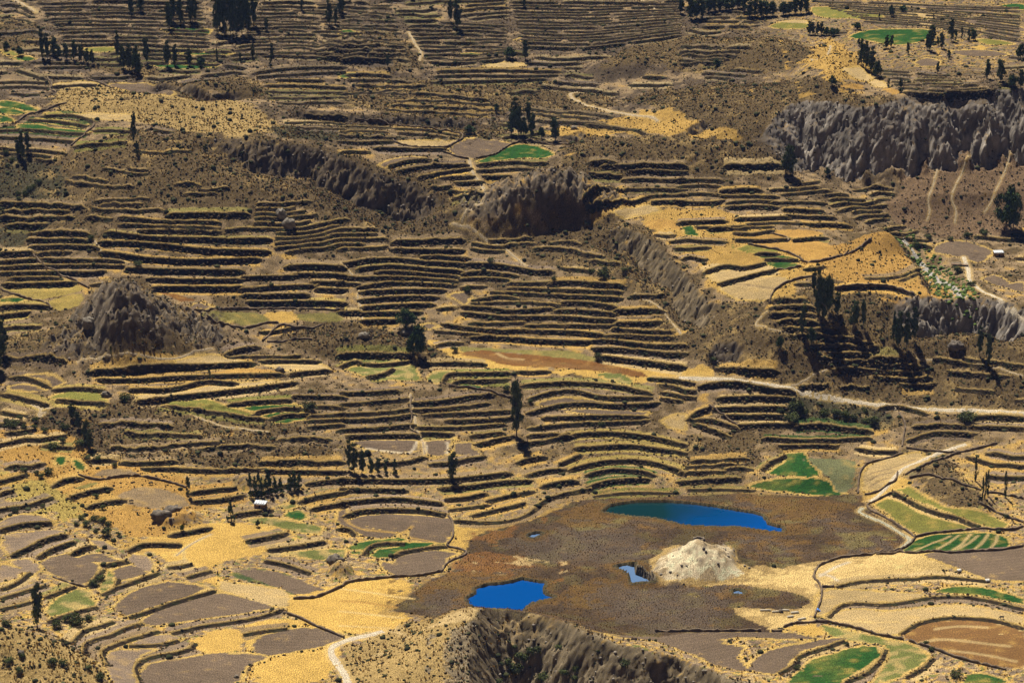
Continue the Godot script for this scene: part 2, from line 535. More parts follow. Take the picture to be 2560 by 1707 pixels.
func cliff(a: Array, hu: float, hd: float, lu: float, ld: float, w: float, rough: float, rock: String, taper: float, label: String) -> void:
	regions.append([label, "cliff", "rock"])
	var p := smooth(pts(a), 6.0)
	var reach := maxf(lu, ld + w) + rough
	near(p, reach)
	var code: int = {"earth": 1, "brown": 2, "grey": 3, "dark": 4}[rock]
	for n in touched:
		var s := bs[n]
		var i := n % NX
		var j := n / NX
		var x := X0 + i * DX
		var dd := D0 + j * DZ
		var d := sqrt(bd[n]) * (1.0 if bside[n] == 1 else -1.0)
		# gullies and ribs down the face, shallow at the rim and deep at the foot
		var sw := s + 6.0 * line_noise.get_noise_2d(x * 0.03, dd * 0.03 + 20.0) + 1.5 * line_noise.get_noise_2d(x * 0.2, dd * 0.2)
		var big := absf(fposmod(sw / (27.0 if code == 3 else 46.0), 1.0) - 0.5) * 2.0
		var small := absf(fposmod(sw / 7.3 + 0.37 * floorf(sw / 27.0), 1.0) - 0.5) * 2.0
		var rib := big * 1.1 + small * 0.42 + line_noise.get_noise_2d(sw * 0.04, 7.0) * 0.8
		var bump := line_noise.get_noise_2d(x * 0.14, dd * 0.14)
		var depth := clampf(0.06 - d / w * 1.1, 0.03, 1.3)
		if d < -w: depth *= clampf(1.0 - (-d - w) / 7.0, 0.0, 1.0)
		d += (rib - 0.7) * rough * depth + bump * rough * 0.15 * depth + (n_facet[n] - 128) / 128.0 * 1.9 * minf(1.0, depth * 4.0)
		var kk := smoothstep(0.0, 1.0, minf(minf(s, near_len - s) / taper, 1.0))
		var add := 0.0
		if d >= 0.0: add = hu * clampf(1.0 - d / lu, 0.0, 1.0)
		elif d > -w:
			add = hu + (hu + hd) * d / w
		else: add = -hd * clampf(1.0 - (-d - w) / ld, 0.0, 1.0)
		H[n] += add * kk
		if d < 0.5 and d > -w - 1.5 and kk > 0.25:
			ROCK[n] = maxi(ROCK[n], int(255.0 * minf(1.0, kk * 1.5)))
			ROCKC[n] = code
			CLF[n] = regions.size()
			ROCKT[n] = clampi(int(110.0 + 150.0 * line_noise.get_noise_2d(sw * 0.26 + bump, d * 0.05) + 60.0 * bump), 20, 255)

# marks the polygon's grid points in mask; returns the box i0, i1, j0, j1
func fill_polygon(p: PackedVector2Array, grow: int) -> PackedInt32Array:
	var lo := p[0]
	var hi := p[0]
	for q in p:
		lo = lo.min(q)
		hi = hi.max(q)
	var i0 := clampi(int((lo.x - X0) / DX) - grow, 0, NX - 1)
	var i1 := clampi(int((hi.x - X0) / DX) + 2 + grow, 0, NX - 1)
	var j0 := clampi(int((lo.y - D0) / DZ) - grow, 0, NZ - 1)
	var j1 := clampi(int((hi.y - D0) / DZ) + 2 + grow, 0, NZ - 1)
	for j in range(j0, j1 + 1):
		var d := D0 + j * DZ
		var base := j * NX
		for i in range(i0, i1 + 1): mask[base + i] = 0
		var xs := PackedFloat32Array()
		for k in p.size():
			var a := p[k]
			var b := p[(k + 1) % p.size()]
			if (a.y <= d) != (b.y <= d): xs.append(a.x + (d - a.y) / (b.y - a.y) * (b.x - a.x))
		xs.sort()
		for k in range(0, xs.size() - 1, 2):
			for i in range(clampi(ceili((xs[k] - X0) / DX), i0, i1), clampi(floori((xs[k + 1] - X0) / DX) + 1, i0, i1 + 1)): mask[base + i] = 1
	return PackedInt32Array([i0, i1, j0, j1])

func zone(key: String, dens: int, soft: float, a: Array) -> void:
	var c := pal(key)
	var grass := pal("drygrass")
	var g := int(soft * 2.0) + 1
	var box := fill_polygon(smooth_ring(pts(a)), g)
	for j in range(maxi(box[2], g), mini(box[3], NZ - 1 - g)):
		for i in range(maxi(box[0], g), mini(box[1], NX - 1 - g)):
			var n := j * NX + i
			var oi := int((n_mid[n] - 128) * soft / 64.0)
			var oj := int((n_warp[n] - 128) * soft / 64.0)
			if mask[n + clampi(oj, -g, g) * NX + clampi(oi, -g, g)]:
				var v := c
				if dens >= 5: v = c.lerp(grass, smoothstep(0.56, 0.80, n_mid[n] / 380.0 + n_low[n] / 765.0) * 0.7)
				CR[n] = v.x
				CG[n] = v.y
				CB[n] = v.z
				SHR[n] = dens
				ZON[n] = 2 if key in ["talus", "drygrass", "earth", "scrubd"] else (1 if dens >= 4 else 0)

func tint(key: String, soft: float, a: Array) -> void:
	var c := pal(key)
	var g := int(soft * 2.0) + 1
	var box := fill_polygon(smooth_ring(pts(a)), g)
	for j in range(maxi(box[2], g), mini(box[3], NZ - 1 - g)):
		for i in range(maxi(box[0], g), mini(box[1], NX - 1 - g)):
			var n := j * NX + i
			var oi := int((n_mid[n] - 128) * soft / 64.0)
			var oj := int((n_warp[n] - 128) * soft / 64.0)
			if mask[n + clampi(oj, -g, g) * NX + clampi(oi, -g, g)]:
				var w := 0.45 + n_fine[n] / 512.0
				CR[n] = lerpf(CR[n], c.x, w)
				CG[n] = lerpf(CG[n], c.y, w)
				CB[n] = lerpf(CB[n], c.z, w)

func smooth_ring(p: PackedVector2Array) -> PackedVector2Array:
	var out := PackedVector2Array()
	var n := p.size()
	for k in n:
		var b := p[k]
		var c := p[(k + 1) % n]
		var m := clampi(int(b.distance_to(c) / 5.0), 1, 8)
		for q in m: out.append(b.cubic_interpolate(c, p[(k + n - 1) % n], p[(k + 2) % n], float(q) / m))
	return out

func field(label: String, called: String, key: String, a: Array) -> void:
	var c := pal(key)
	regions.append([label, called if key != "green" else "green_field", key])
	var id := regions.size()
	if key == "marsh": n_marsh = id
	var box := fill_polygon(smooth_ring(pts(a)), 2)
	var turn := float(label.hash() % 100) / 100.0 * 1.2 - 0.6
	var sx := sin(turn)
	var sy := cos(turn)
	var shade := 0.9 + float(label.hash() % 37) / 37.0 * 0.2
	if key == "marsh":
		var shore := smooth_ring(pts(a))
		shore.append(shore[0])
		near(shore, 16.0)
		for n in touched:
			if HIL[n] == 0: H[n] = lerpf(H[n] * 0.12, H[n], smoothstep(1.0, 16.0, sqrt(bd[n])))
	if key == "marsh":
		for n in touched:
			var dd := sqrt(bd[n])
			if dd < 9.0 and n_mid[n] + n_fine[n] * 0.4 > 120.0 + dd * 12.0:
				CR[n] = lerpf(CR[n], 0.19, 0.6)
				CG[n] = lerpf(CG[n], 0.125, 0.6)
				CB[n] = lerpf(CB[n], 0.05, 0.6)
	if key in ["plough", "plight", "green", "gpale", "gyell", "straw"]:
		var ring := smooth_ring(pts(a))
		ring.append(ring[0])
		near(ring, 2.7)
		for n in touched:
			if REG[n] == 0 and bd[n] > 2.6 and n_low[n] + n_fine[n] * 0.25 > 140.0:
				SHR[n] = 9
				continue
			if REG[n] == 0 and bd[n] < 2.0 + n_mid[n] * 0.016:
				CR[n] = lerpf(CR[n], 0.54, 0.75)
				CG[n] = lerpf(CG[n], 0.375, 0.75)
				CB[n] = lerpf(CB[n], 0.115, 0.75)
				SHR[n] = mini(SHR[n], 1)
	var deep: float = {"plough": 0.10, "straw": 0.05, "plight": 0.08, "green": 0.10, "gpale": 0.08, "gyell": 0.06, "tan": 0.06}.get(key, 0.0)
	var gold := pal("ygold")
	var plough := pal("plough")
	for j in range(maxi(box[2], 2), mini(box[3], NZ - 3)):
		for i in range(maxi(box[0], 2), mini(box[1], NX - 3)):
			var n := j * NX + i
			var at := n + clampi((n_warp[n] - 128) / 60, -1, 1) * NX + clampi((n_mid[n] - 128) / 60, -1, 1)
			if mask[at]:
				REG[n] = id
				var f := shade
				if deep > 0.0: f *= 1.0 + deep * sin((i * DX * sx + j * DZ * sy) * 2.1)
				var v := c * f
				if key == "marsh":
					v = v.lerp(pal("marshgrey"), smoothstep(0.45, 0.75, n_low[n] / 255.0) * 0.8).lerp(pal("ochrebrown"), smoothstep(0.50, 0.72, n_mid[n] / 255.0) * 0.75).lerp(Vector3(0.17, 0.14, 0.055), smoothstep(0.50, 0.72, n_warp[n] / 255.0) * 0.75).lerp(Vector3(0.06, 0.042, 0.027), smoothstep(0.55, 0.35, n_low[n] / 255.0) * 0.6) * (0.82 + n_fine[n] / 700.0)
				if key == "green": v = v.lerp(pal("gyell"), smoothstep(0.5, 0.85, n_low[n] / 255.0) * 0.5) * (0.75 + n_fine[n] / 480.0)
				if key == "gpale": v = v.lerp(pal("straw"), smoothstep(0.45, 0.7, n_mid[n] / 255.0) * 0.5)
				if key == "gstripe" and sin((i * DX * sx + j * DZ * sy) * 0.22) > 0.1: v = plough
				elif key != "plough" and key != "marsh": v = v.lerp(gold, clampf((n_mid[n] - 150) / 200.0, 0.0, 0.35))
				elif key == "plough": v = v.lerp(gold, clampf((n_mid[n] - 185) / 160.0, 0.0, 0.3))
				CR[n] = v.x
				CG[n] = v.y
				CB[n] = v.z
				SHR[n] = 0
				if key == "marsh" and HIL[n] == 0: H[n] = H[n] * 0.12 + (n_mid[n] - 128) * 0.0012 + (n_fine[n] - 128) * 0.0015

func ordinal(n: int) -> String:
	var small := ["topmost", "second", "third", "fourth", "fifth", "sixth", "seventh", "eighth", "ninth", "tenth", "eleventh", "twelfth", "thirteenth", "fourteenth", "fifteenth", "sixteenth", "seventeenth", "eighteenth", "nineteenth", "twentieth"]
	if n <= 20: return small[n - 1]
	var tens: String = ["", "", "twenty", "thirty", "forty", "fifty"][n / 10]
	return tens.trim_suffix("y") + "ieth" if n % 10 == 0 else tens + "-" + ("first" if n % 10 == 1 else small[n % 10 - 1])

func bank(a: Array, h: float, lu: float, ld: float, tread: String) -> void:
	order += 1
	terrace(ordinal(order) + (" bank from the top " if order > 1 else " bank ") + place, "terrace banks " + place, a, h, lu, ld, tread)

func far_bank(a: Array, h: float, lu: float, ld: float, tread: String) -> void:
	terrace("", "", a, h, lu, ld, tread)

func plot(label: String, key: String, a: Array) -> void:
	field(label, "field", key, a)

func terrace(label: String, group: String, a: Array, h: float, lu: float, ld: float, tread: String) -> void:
	var p := smooth(pts(a), 3.0)
	var w := 1.0
	near(p, maxf(lu, ld + w) + 0.3)
	var hu := h * lu / (lu + ld)
	var hd := h - hu
	var tone := 0.82 + 0.36 * fposmod(p[0].x * 0.371 + p[0].y * 0.173, 1.0)
	var pick := fposmod(p[0].x * 0.717 + p[0].y * 0.291, 1.0)
	var key := tread
	if tread == "gold" and pick < 0.35: key = "tan"
	elif tread == "tan" and pick < 0.3: key = "plight"
	elif tread == "tan" and pick > 0.86: key = "olive"
	elif tread == "gold" and pick > 0.84: key = "olive"
	elif tread == "tan" and pick > 0.68: key = "straw"
	elif tread == "straw" and pick < 0.3: key = "plight"
	var c := pal(key) * tone
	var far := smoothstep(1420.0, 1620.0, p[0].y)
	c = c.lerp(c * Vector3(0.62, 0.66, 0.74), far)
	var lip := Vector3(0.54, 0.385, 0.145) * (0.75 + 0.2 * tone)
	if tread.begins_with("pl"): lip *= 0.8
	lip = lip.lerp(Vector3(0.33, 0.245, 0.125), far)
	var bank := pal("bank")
	for n in touched:
		var s := bs[n]
		var d := sqrt(bd[n]) * (1.0 if bside[n] == 1 else -1.0)
		var kk := smoothstep(0.0, 1.0, minf(minf(s, near_len - s) / 3.5, 1.0))
		if kk <= 0.01: continue
		var add := 0.0
		if d >= 0.0: add = hu * clampf(1.0 - d / lu, 0.0, 1.0)
		elif d > -w: add = hu + h * d / w
		else: add = -hd * clampf(1.0 - (-d - w) / ld, 0.0, 1.0)
		if auto_pass and REG[n]: continue
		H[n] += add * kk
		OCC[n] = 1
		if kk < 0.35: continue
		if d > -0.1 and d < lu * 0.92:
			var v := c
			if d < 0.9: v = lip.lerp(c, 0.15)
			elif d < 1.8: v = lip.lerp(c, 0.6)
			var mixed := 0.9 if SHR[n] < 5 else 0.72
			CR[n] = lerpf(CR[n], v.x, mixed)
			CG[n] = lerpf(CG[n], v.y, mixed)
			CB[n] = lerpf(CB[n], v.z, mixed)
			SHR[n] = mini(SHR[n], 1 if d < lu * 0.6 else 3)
		elif d <= -w - 1.2 and d > -ld:
			var mixed := 0.85 if SHR[n] < 5 else 0.6
			CR[n] = lerpf(CR[n], c.x, mixed)
			CG[n] = lerpf(CG[n], c.y, mixed)
			CB[n] = lerpf(CB[n], c.z, mixed)
			SHR[n] = mini(SHR[n], 2)
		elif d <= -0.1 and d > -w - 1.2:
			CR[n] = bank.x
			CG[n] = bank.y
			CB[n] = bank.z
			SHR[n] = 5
	bank_jobs.append([label, group, p, h])

# the many smaller steps between the traced flights follow the slope's own contours
func small_terraces() -> void:
	auto_pass = true
	var step := 1.9
	var chains := {}
	var done := []
	for c in range(0, NX, 3):
		var here := {}
		var wob0 := 0.0
		for j in range(2, NZ - 3):
			var n := j * NX + c
			var a := int((HB[n] + n_low[n] * 0.012 + n_warp[n] * 0.004) / step)
			var b := int((HB[n + NX] + n_low[n + NX] * 0.012 + n_warp[n + NX] * 0.004) / step)
			if b != a + 1: continue
			var d := D0 + j * DZ
			var sl := (HB[n + 2 * NX] - HB[n - 2 * NX]) / (4.0 * DZ)
			if SHR[n] > 7 or ZON[n] == 2 or HIL[n] or ROCK[n] or REG[n] or OCC[n] or sl < 0.05 or sl > 0.8: continue
			if REG[mini(n + 4 * NX, NX * NZ - 1)] or REG[maxi(n - 4 * NX, 0)] or OCC[mini(n + 3 * NX, NX * NZ - 1)] or OCC[maxi(n - 3 * NX, 0)]: continue
			if line_noise.get_noise_2d((X0 + c * DX) * 0.016, b * 7.7) > (0.40 if ZON[n] == 0 else -0.06): continue
			var list: Array = here.get(b, [])
			list.append([Vector2(X0 + c * DX, d), sl])
			here[b] = list
		var next := {}
		for b in chains:
			for ch in chains[b]:
				var last: Vector2 = ch[0][ch[0].size() - 1]
				var took := false
				if here.has(b):
					for q in here[b]:
						if q.size() == 2 and absf(q[0].y - last.y) < 3.6:
							ch[0].append(q[0])
							ch[1] += q[1]
							q.append(true)
							took = true
							break
				if took:
					if not next.has(b): next[b] = []
					next[b].append(ch)
				elif ch[0].size() >= 5: done.append(ch)
		for b in here:
			for q in here[b]:
				if q.size() == 2:
					if not next.has(b): next[b] = []
					next[b].append([PackedVector2Array([q[0]]), q[1]])
		chains = next
	for ch in done:
		var p := PackedVector2Array()
		for k in ch[0].size():
			if k % 2 == 0 or k == ch[0].size() - 1: p.append(ch[0][k])
		var sl: float = ch[1] / ch[0].size()
		var l := clampf(step / sl * 0.48, 1.8, 6.0)
		var a := []
		for q in p: a.append_array([q.x, q.y])
		terrace("", "", a, minf(step * rng.randf_range(0.75, 1.0), 1.25 * sl * l * 2.0), l, l, ["tan", "gold", "plight", "tan", "straw"][rng.randi() % 5])
	print("small terraces ", done.size())

func stone_wall(label: String, a: Array, h: float) -> void:
	wall_jobs.append([label, smooth(pts(a), 1.5), h])

func path(label: String, kind: String, a: Array, w: float) -> void:
	var p := smooth(pts(a), 2.0)
	path_jobs.append([label, kind, p, w])
	var soft := 1.6 if w > 2.0 else 0.7
	near(p, w * 0.5 + 2.0)
	var c := pal("pale")
	for n in touched:
		var d := sqrt(bd[n])
		if d < w * 0.5 + 0.8: SHR[n] = 0
		var k := clampf((w * 0.5 + soft - d) / soft, 0.0, 1.0) * 0.6
		CR[n] = lerpf(CR[n], c.x, k)
		CG[n] = lerpf(CG[n], c.y, k)
		CB[n] = lerpf(CB[n], c.z, k)

func streak(key: String, w: float, a: Array) -> void:
	var c := pal(key)
	near(smooth(pts(a), 3.0), w)
	for n in touched:
		var k := clampf(1.2 - sqrt(bd[n]) / w, 0.0, 0.85)
		CR[n] = lerpf(CR[n], c.x, k)
		CG[n] = lerpf(CG[n], c.y, k)
		CB[n] = lerpf(CB[n], c.z, k)

func pond(label: String, a: Array) -> void:
	pond_jobs.append([label, smooth_ring(pts(a))])


# ------------------------------------------------------------------ the valley's data (metres: x, D)
func hills() -> void:
	hill([-235.2,1310,9,-228.8,1314.5,21,-220.6,1319,31,-209.2,1320.7,30,-198.7,1322.9,20,-187.1,1327.5,12,-176.9,1333.3,4], 36, 1.6, 4, "craggy rock top of the left knoll")
	hill([-18.7,1461.7,8,-6.8,1463.6,15,6.3,1466.1,19,19.5,1467.4,22,32.7,1468.6,23,44.6,1468.8,18,53.3,1469.1,7], 21, 1.2, 4, "dark ribbed rock crag in the centre of the valley")
	hill([-46.5,984.6,6,-32.1,1010.2,11,-22.8,1028,14,-17.4,1038.1,14,-5.2,1040.9,10,14.6,1037.2,8,30.2,1028.1,8,49.5,1019.1,5], 28, 1.3)
	hill([69,1111.3,3,80.8,1114.4,8,91.6,1118.6,13,102.3,1120.7,9,112.8,1119.7,3], 20, 1.3, 1.4, "pale rocky mound between the ponds")
	hill([-235.7,998.9,16,-212.1,994.3,13,-194.6,980.2,9,-179.4,967,6], 30, 1.5)
	hill([41.9,1524.6,5,74.8,1530.2,8,115.6,1527.2,8,147.7,1521.4,3], 30, 1.5)
	hill([62.9,1579.5,4,104.8,1577.1,11,146.4,1573.3,13,187.8,1571.1,8], 48, 1.5)
	hill([210,1620,11,199,1574.8,6], 26, 1.5)
	hill([132.8,1697.2,6,172.9,1679.8,9,197.2,1659.1,4], 34, 1.5)
	hill([66.3,1676.4,6,87.1,1677.2,8,101.7,1674.1,4], 20, 1.5)
	hill([-111.7,1685.8,10,-93.5,1678.5,9,-75.5,1671.2,4], 22, 1.5)
	hill([-216.5,1584.4,4,-199.1,1592.2,8,-177,1596.6,6], 14, 1.4)
	hill([-285.3,1567.4,3,-244,1570.9,5,-201.9,1567.5,4,-159.6,1561.6,3], 22, 1.5)
	hill([219.1,1220,4,227.9,1204.4,5,234.3,1189,3], 20, 1.6)
	hill([-115.9,1329.7,3,-84.7,1337.6,6,-60.2,1336.1,4], 14, 1.4)
	hill([-136.9,1191.6,4,-128.3,1194.2,3], 8, 1.3)
	hill([-83,1110,4,-82,1110,4], 7, 1.3, 1.6, "stony hump beside the long green plot")
	hill([-169.1,1147,3,-161.2,1152.8,3], 9, 1.3, 1.6, "stony hump on the cattle ground")
	hill([216.3,1436,6,227.8,1442.7,8], 16, 1.4)
	hill([185.2,1123.7,2,203.9,1122.1,3], 14, 1.5)

func cliffs() -> void:
	cliff([-20.7,940.1,-19.8,972,-18.7,996.2,-18.2,1015,-17.3,1033,-5.2,1051.3,10.7,1047.7,22.5,1039.7,32.1,1026.8,45.5,1020,62.8,1015.4,74.5,1014.9,89.1,1002.8,102.7,983.6,115.4,959.7], 1, 40, 14, 60, 34, 5, "earth", 10, "eroded earth face of the foreground spur with green bushes")
	cliff([-194.2,1513.3,-184.4,1509.8,-164.5,1498,-143,1496.1,-126.9,1494.5,-110.8,1491.5,-91.8,1483.4,-78.4,1478.4,-59.8,1476.2,-43.8,1469.4,-33,1453.9], 3, 11, 24, 24, 13, 6, "brown", 45, "rugged brown cliff under the upper left terrace edge")
	cliff([148.9,1519.8,162.3,1535,170,1545.4,185.3,1548.6,211.6,1539.8,227.5,1535.9,241.6,1540.2,255.5,1542.9,280.2,1543.7,302.6,1546.5,322.7,1548.7,358.5,1552.3], 5, 14, 26, 24, 26, 11, "grey", 24, "high grey fluted canyon wall at the upper right")
	cliff([210.8,1357.9,227.5,1353.2,252.1,1352.2,274,1351,282.5,1343.5,301.3,1326.4], 3, 14, 16, 16, 13, 6, "grey", 22, "grey rock face under the right plateau rim")
	cliff([235.7,1349.1,235.8,1378.8,235.9,1415.7,230.5,1433.7,220.8,1442.2,212.5,1457.3], 1, 9, 10, 20, 6, 2, "brown", 14, "steep brown rim on the stream side of the plateau")
	cliff([-145.8,1562.3,-115.3,1560.2,-90.4,1559.8,-63,1568.8,-35.3,1576.6,-12.9,1570.6], 1, 4, 14, 12, 5, 2, "brown", 15, "dark ravine bank above the crescent field")
	cliff([-238.4,1612,-220.4,1604.6,-197.7,1580.5,-173.3,1588.1], 1, 5, 10, 12, 5, 2, "brown", 10, "eroded face of the upper left knoll")
	cliff([57.3,1452.2,71.1,1439.3,83.4,1424.6,92.5,1403.7,101.5,1384.9,111.4,1363.5,123.9,1348.4], 2, 8, 14, 14, 10, 6, "earth", 20, "broken earth scarp along the left edge of the plateau")
	cliff([107.8,1325.3,122.1,1323.2,128.3,1325.7], 1, 5, 8, 12, 6, 2, "dark", 8, "small rock bluff at the foot of the right hillside")
	cliff([27.4,1555.4,42.8,1560.7,51,1556.8], 1, 4, 10, 12, 5, 2, "dark", 8, "short rock step behind the green plot")
	cliff([105.1,1537.8,119.3,1546.3,122.5,1552.9], 1, 4, 8, 12, 5, 2, "brown", 8, "small dark gully wall on the scrub dome")

func zones() -> void:
	zone("scrub", 7, 4, [-308,1460,-223,1521,-187,1513,-111,1494,-36,1481,-25,1452,-30,1437,-77,1436,-139,1446,-225,1431,-250,1420,-300,1413])
	zone("scrubd", 8, 3, [-164,1495,-111,1492,-47,1474,-36,1455,-56,1448,-98,1446,-136,1470])
	zone("drygrass", 5, 4, [-291,1603,-240,1600,-171,1563,-146,1527,-165,1503,-227,1525,-263,1547,-289,1554])
	zone("scrub", 8, 4, [59,1451,79,1444,102,1391,115,1361,146,1346,174,1305,221,1297,276,1272,287,1336,239,1350,179,1359,146,1346,116,1306,103,1331,62,1396,27,1445,-20,1438,-20,1447])
	zone("scrub", 7, 4, [-20,1447,53,1453,79,1432,105,1366,112,1311,94,1331,62,1396,6,1432])
	zone("scrub", 7, 4, [112,1311,148,1345,160,1346,175,1317,198,1304,222,1305,246,1310,282,1309,276,1271,215,1289,149,1296])
	zone("scrub", 8, 4, [31,1514,45,1554,75,1538,143,1526,164,1519,177,1516,162,1497,60,1500,51,1476])
	zone("scrub", 8, 4, [58,1601,94,1631,151,1629,201,1569,239,1544,230,1535,185,1546,168,1538,142,1521,116,1542,59,1635])
	zone("scrub", 6, 4, [83,1716,129,1731,186,1691,203,1658,181,1639,95,1668,60,1668])
	zone("scrub", 7, 4, [-114,1718,-90,1732,-68,1705,-61,1671,-87,1657,-123,1671])
	zone("scrub", 7, 4, [-133,1577,-80,1646,-37,1650,45,1656,64,1610,43,1587,1,1605,-49,1573,-100,1576])
	zone("scrubd", 8, 3, [-146,1560,-88,1563,-10,1577,-10,1556,-54,1548,-87,1556,-137,1558])
	zone("dscrub", 9, 3, [-148,1527,-128,1504,-21,1556,-13,1593,-21,1540,-75,1530])
	zone("scrub", 6, 3, [-243,1327,-236,1373,-216,1377,-186,1349,-159,1329,-172,1307,-207,1289,-231,1289,-249,1300])
	zone("scrub", 8, 3, [-131,1340,-108,1358,-69,1360,-41,1340,-23,1327,-52,1324,-101,1321,-118,1325])
	zone("scrub", 8, 3, [-219,1254,-176,1262,-134,1255,-100,1236,-94,1217,-129,1204,-174,1205,-205,1201,-221,1224])
	zone("scrubd", 9, 3, [-256,1239,-230,1253,-215,1225,-207,1200,-220,1199,-244,1222])
	zone("drygrass", 6, 4, [-223,997,-208,999,-188,1006,-171,974,-167,949,-212,938])
	zone("drygrass", 4, 4, [-75,1023,-55,1046,-28,1071,-17,1038,-18,967,-70,965])
	zone("earth", 7, 3, [-18,1038,24,1038,47,1020,100,996,109,967,-18,967])
	zone("talus", 4, 3, [231,1485,251,1519,278,1524,320,1527,312,1471,270,1460,239,1469])
	zone("gold", 3, 4, [194,1632,216,1699,229,1658,237,1608,218,1571,201,1569])
	zone("dscrub", 8, 4, [-312,1484,-291,1485,-269,1460,-274,1424,-300,1413])
	zone("scrub", 8, 3, [-285,1324,-243,1323,-236,1292,-250,1288,-280,1297])
	zone("ochre", 2, 4, [-267,1225,-235,1227,-205,1201,-169,1198,-158,1147,-175,1129,-212,1149,-245,1179,-260,1186])
	zone("yell", 3, 4, [-259,1182,-232,1176,-210,1149,-220,1143,-254,1156])
	zone("ochre", 2, 4, [168,1398,213,1434,240,1437,243,1417,262,1351,215,1353,194,1361,169,1380])
	zone("gold", 2, 3, [137,1456,167,1416,167,1369,146,1350,118,1368,108,1400,77,1450,101,1463])
	zone("straw", 2, 3, [26,1095,25,1048,-34,1028,-64,1069,-97,1076,-108,1080,-100,1058,-55,1046,-35,1034])
	zone("scrub", 6, 3, [210,1235,227,1241,236,1201,241,1180,226,1180,214,1199])
	zone("scrub", 5, 3, [169,1261,209,1279,241,1276,276,1269,275,1262,215,1270,180,1269])
	zone("dscrub", 8, 3, [144,1289,173,1295,209,1279,194,1268,161,1276])
	zone("scrub", 6, 3, [85,1257,118,1268,133,1246,120,1225,92,1220])
	zone("scrub", 5, 3, [-356,1727,-326,1710,-322,1669,-343,1653])
	zone("scrub", 6, 4, [-288,1640,-245,1641,-216,1613,-178,1631,-157,1592,-195,1581,-216,1574,-242,1616])
	zone("gold", 3, 4, [23,1571,91,1577,114,1551,143,1535,143,1529,105,1533,34,1556])
	zone("pale", 0, 2, [63.9,1114.7,69.2,1133.9,83,1150.1,96.4,1155.6,109,1150,110.3,1116.6,120.8,1115.6,136.3,1121.7,153.9,1128.1,167.6,1135.3,184.8,1136.1,173.6,1132.3,149.1,1123,144.9,1105,144.7,1084.9,139.9,1060.5,124.8,1051.1,116.3,1046.4,104,1065.4,104.6,1072.7,126.7,1070.2,139.7,1077.5,136.7,1087.4,108.8,1097.5,83.7,1094.7,69.3,1097.3])
	zone("chalk", 0, 2, [65.7,1109,70.4,1117.4,82.7,1144.7,94.1,1152.9,102.3,1147.4,107.8,1111.4,113.7,1106.9,96.5,1100.5,75.6,1097.7])
	zone("ygold", 0, 2, [-107.6,1080,-86.1,1093.9,-57.6,1103.5,-49,1099.1,-50.2,1076.9,-56,1069.4,-47.5,1060.2,-55.1,1048.3,-74.7,1043.1,-95.7,1058.1])
	zone("ygold", 0, 2, [-29.8,1168.6,0.9,1174,18.7,1190.9,34.7,1206.7,27.7,1194.2,0.9,1168.9,-16.5,1159.9,-24.8,1134.7,-28.8,1124.7,-31.4,1144.1])
	zone("pale", 0, 2, [145.5,1110.1,153.9,1128.1,189.4,1138.7,217.2,1125.8,210.6,1111,171.9,1104.1,148.2,1097.3])
	zone("ygold", 0, 2, [184.7,1216.4,201.4,1222.6,206,1207.6,186.6,1196.9,181.8,1202.6])
	zone("ygold", 0, 2, [-48.4,1349,-28.5,1341.3,17.9,1319.1,54.3,1320,90,1309.2,111.2,1303.5,101.6,1302.2,73.1,1306.5,30,1315,-6.3,1317.8,-33.2,1331.1])
	zone("ygold", 0, 2, [54.6,1328.7,78.4,1317.4,111.7,1310.8,111.2,1303.5,78,1309.7])
	zone("ygold", 0, 2, [-177.3,1128.3,-141.7,1151.8,-115.6,1149.6,-114,1129.7,-145.4,1107.1,-135.3,1090.5,-147.4,1088.8,-166.3,1108.4])
	zone("ygold", 0, 2, [-122.7,1047.1,-103.7,1057.6,-78.5,1040.8,-83.3,997,-109.6,992.9,-115.4,1012.7])
	HB = H.duplicate()
	# rough ground where shrubs grow, before the terraces are cut
	for n in NX * NZ:
		H[n] += (n_mid[n] - 128) * SHR[n] * 0.0011 + (n_fine[n] - 128) * 0.0006 * SHR[n]

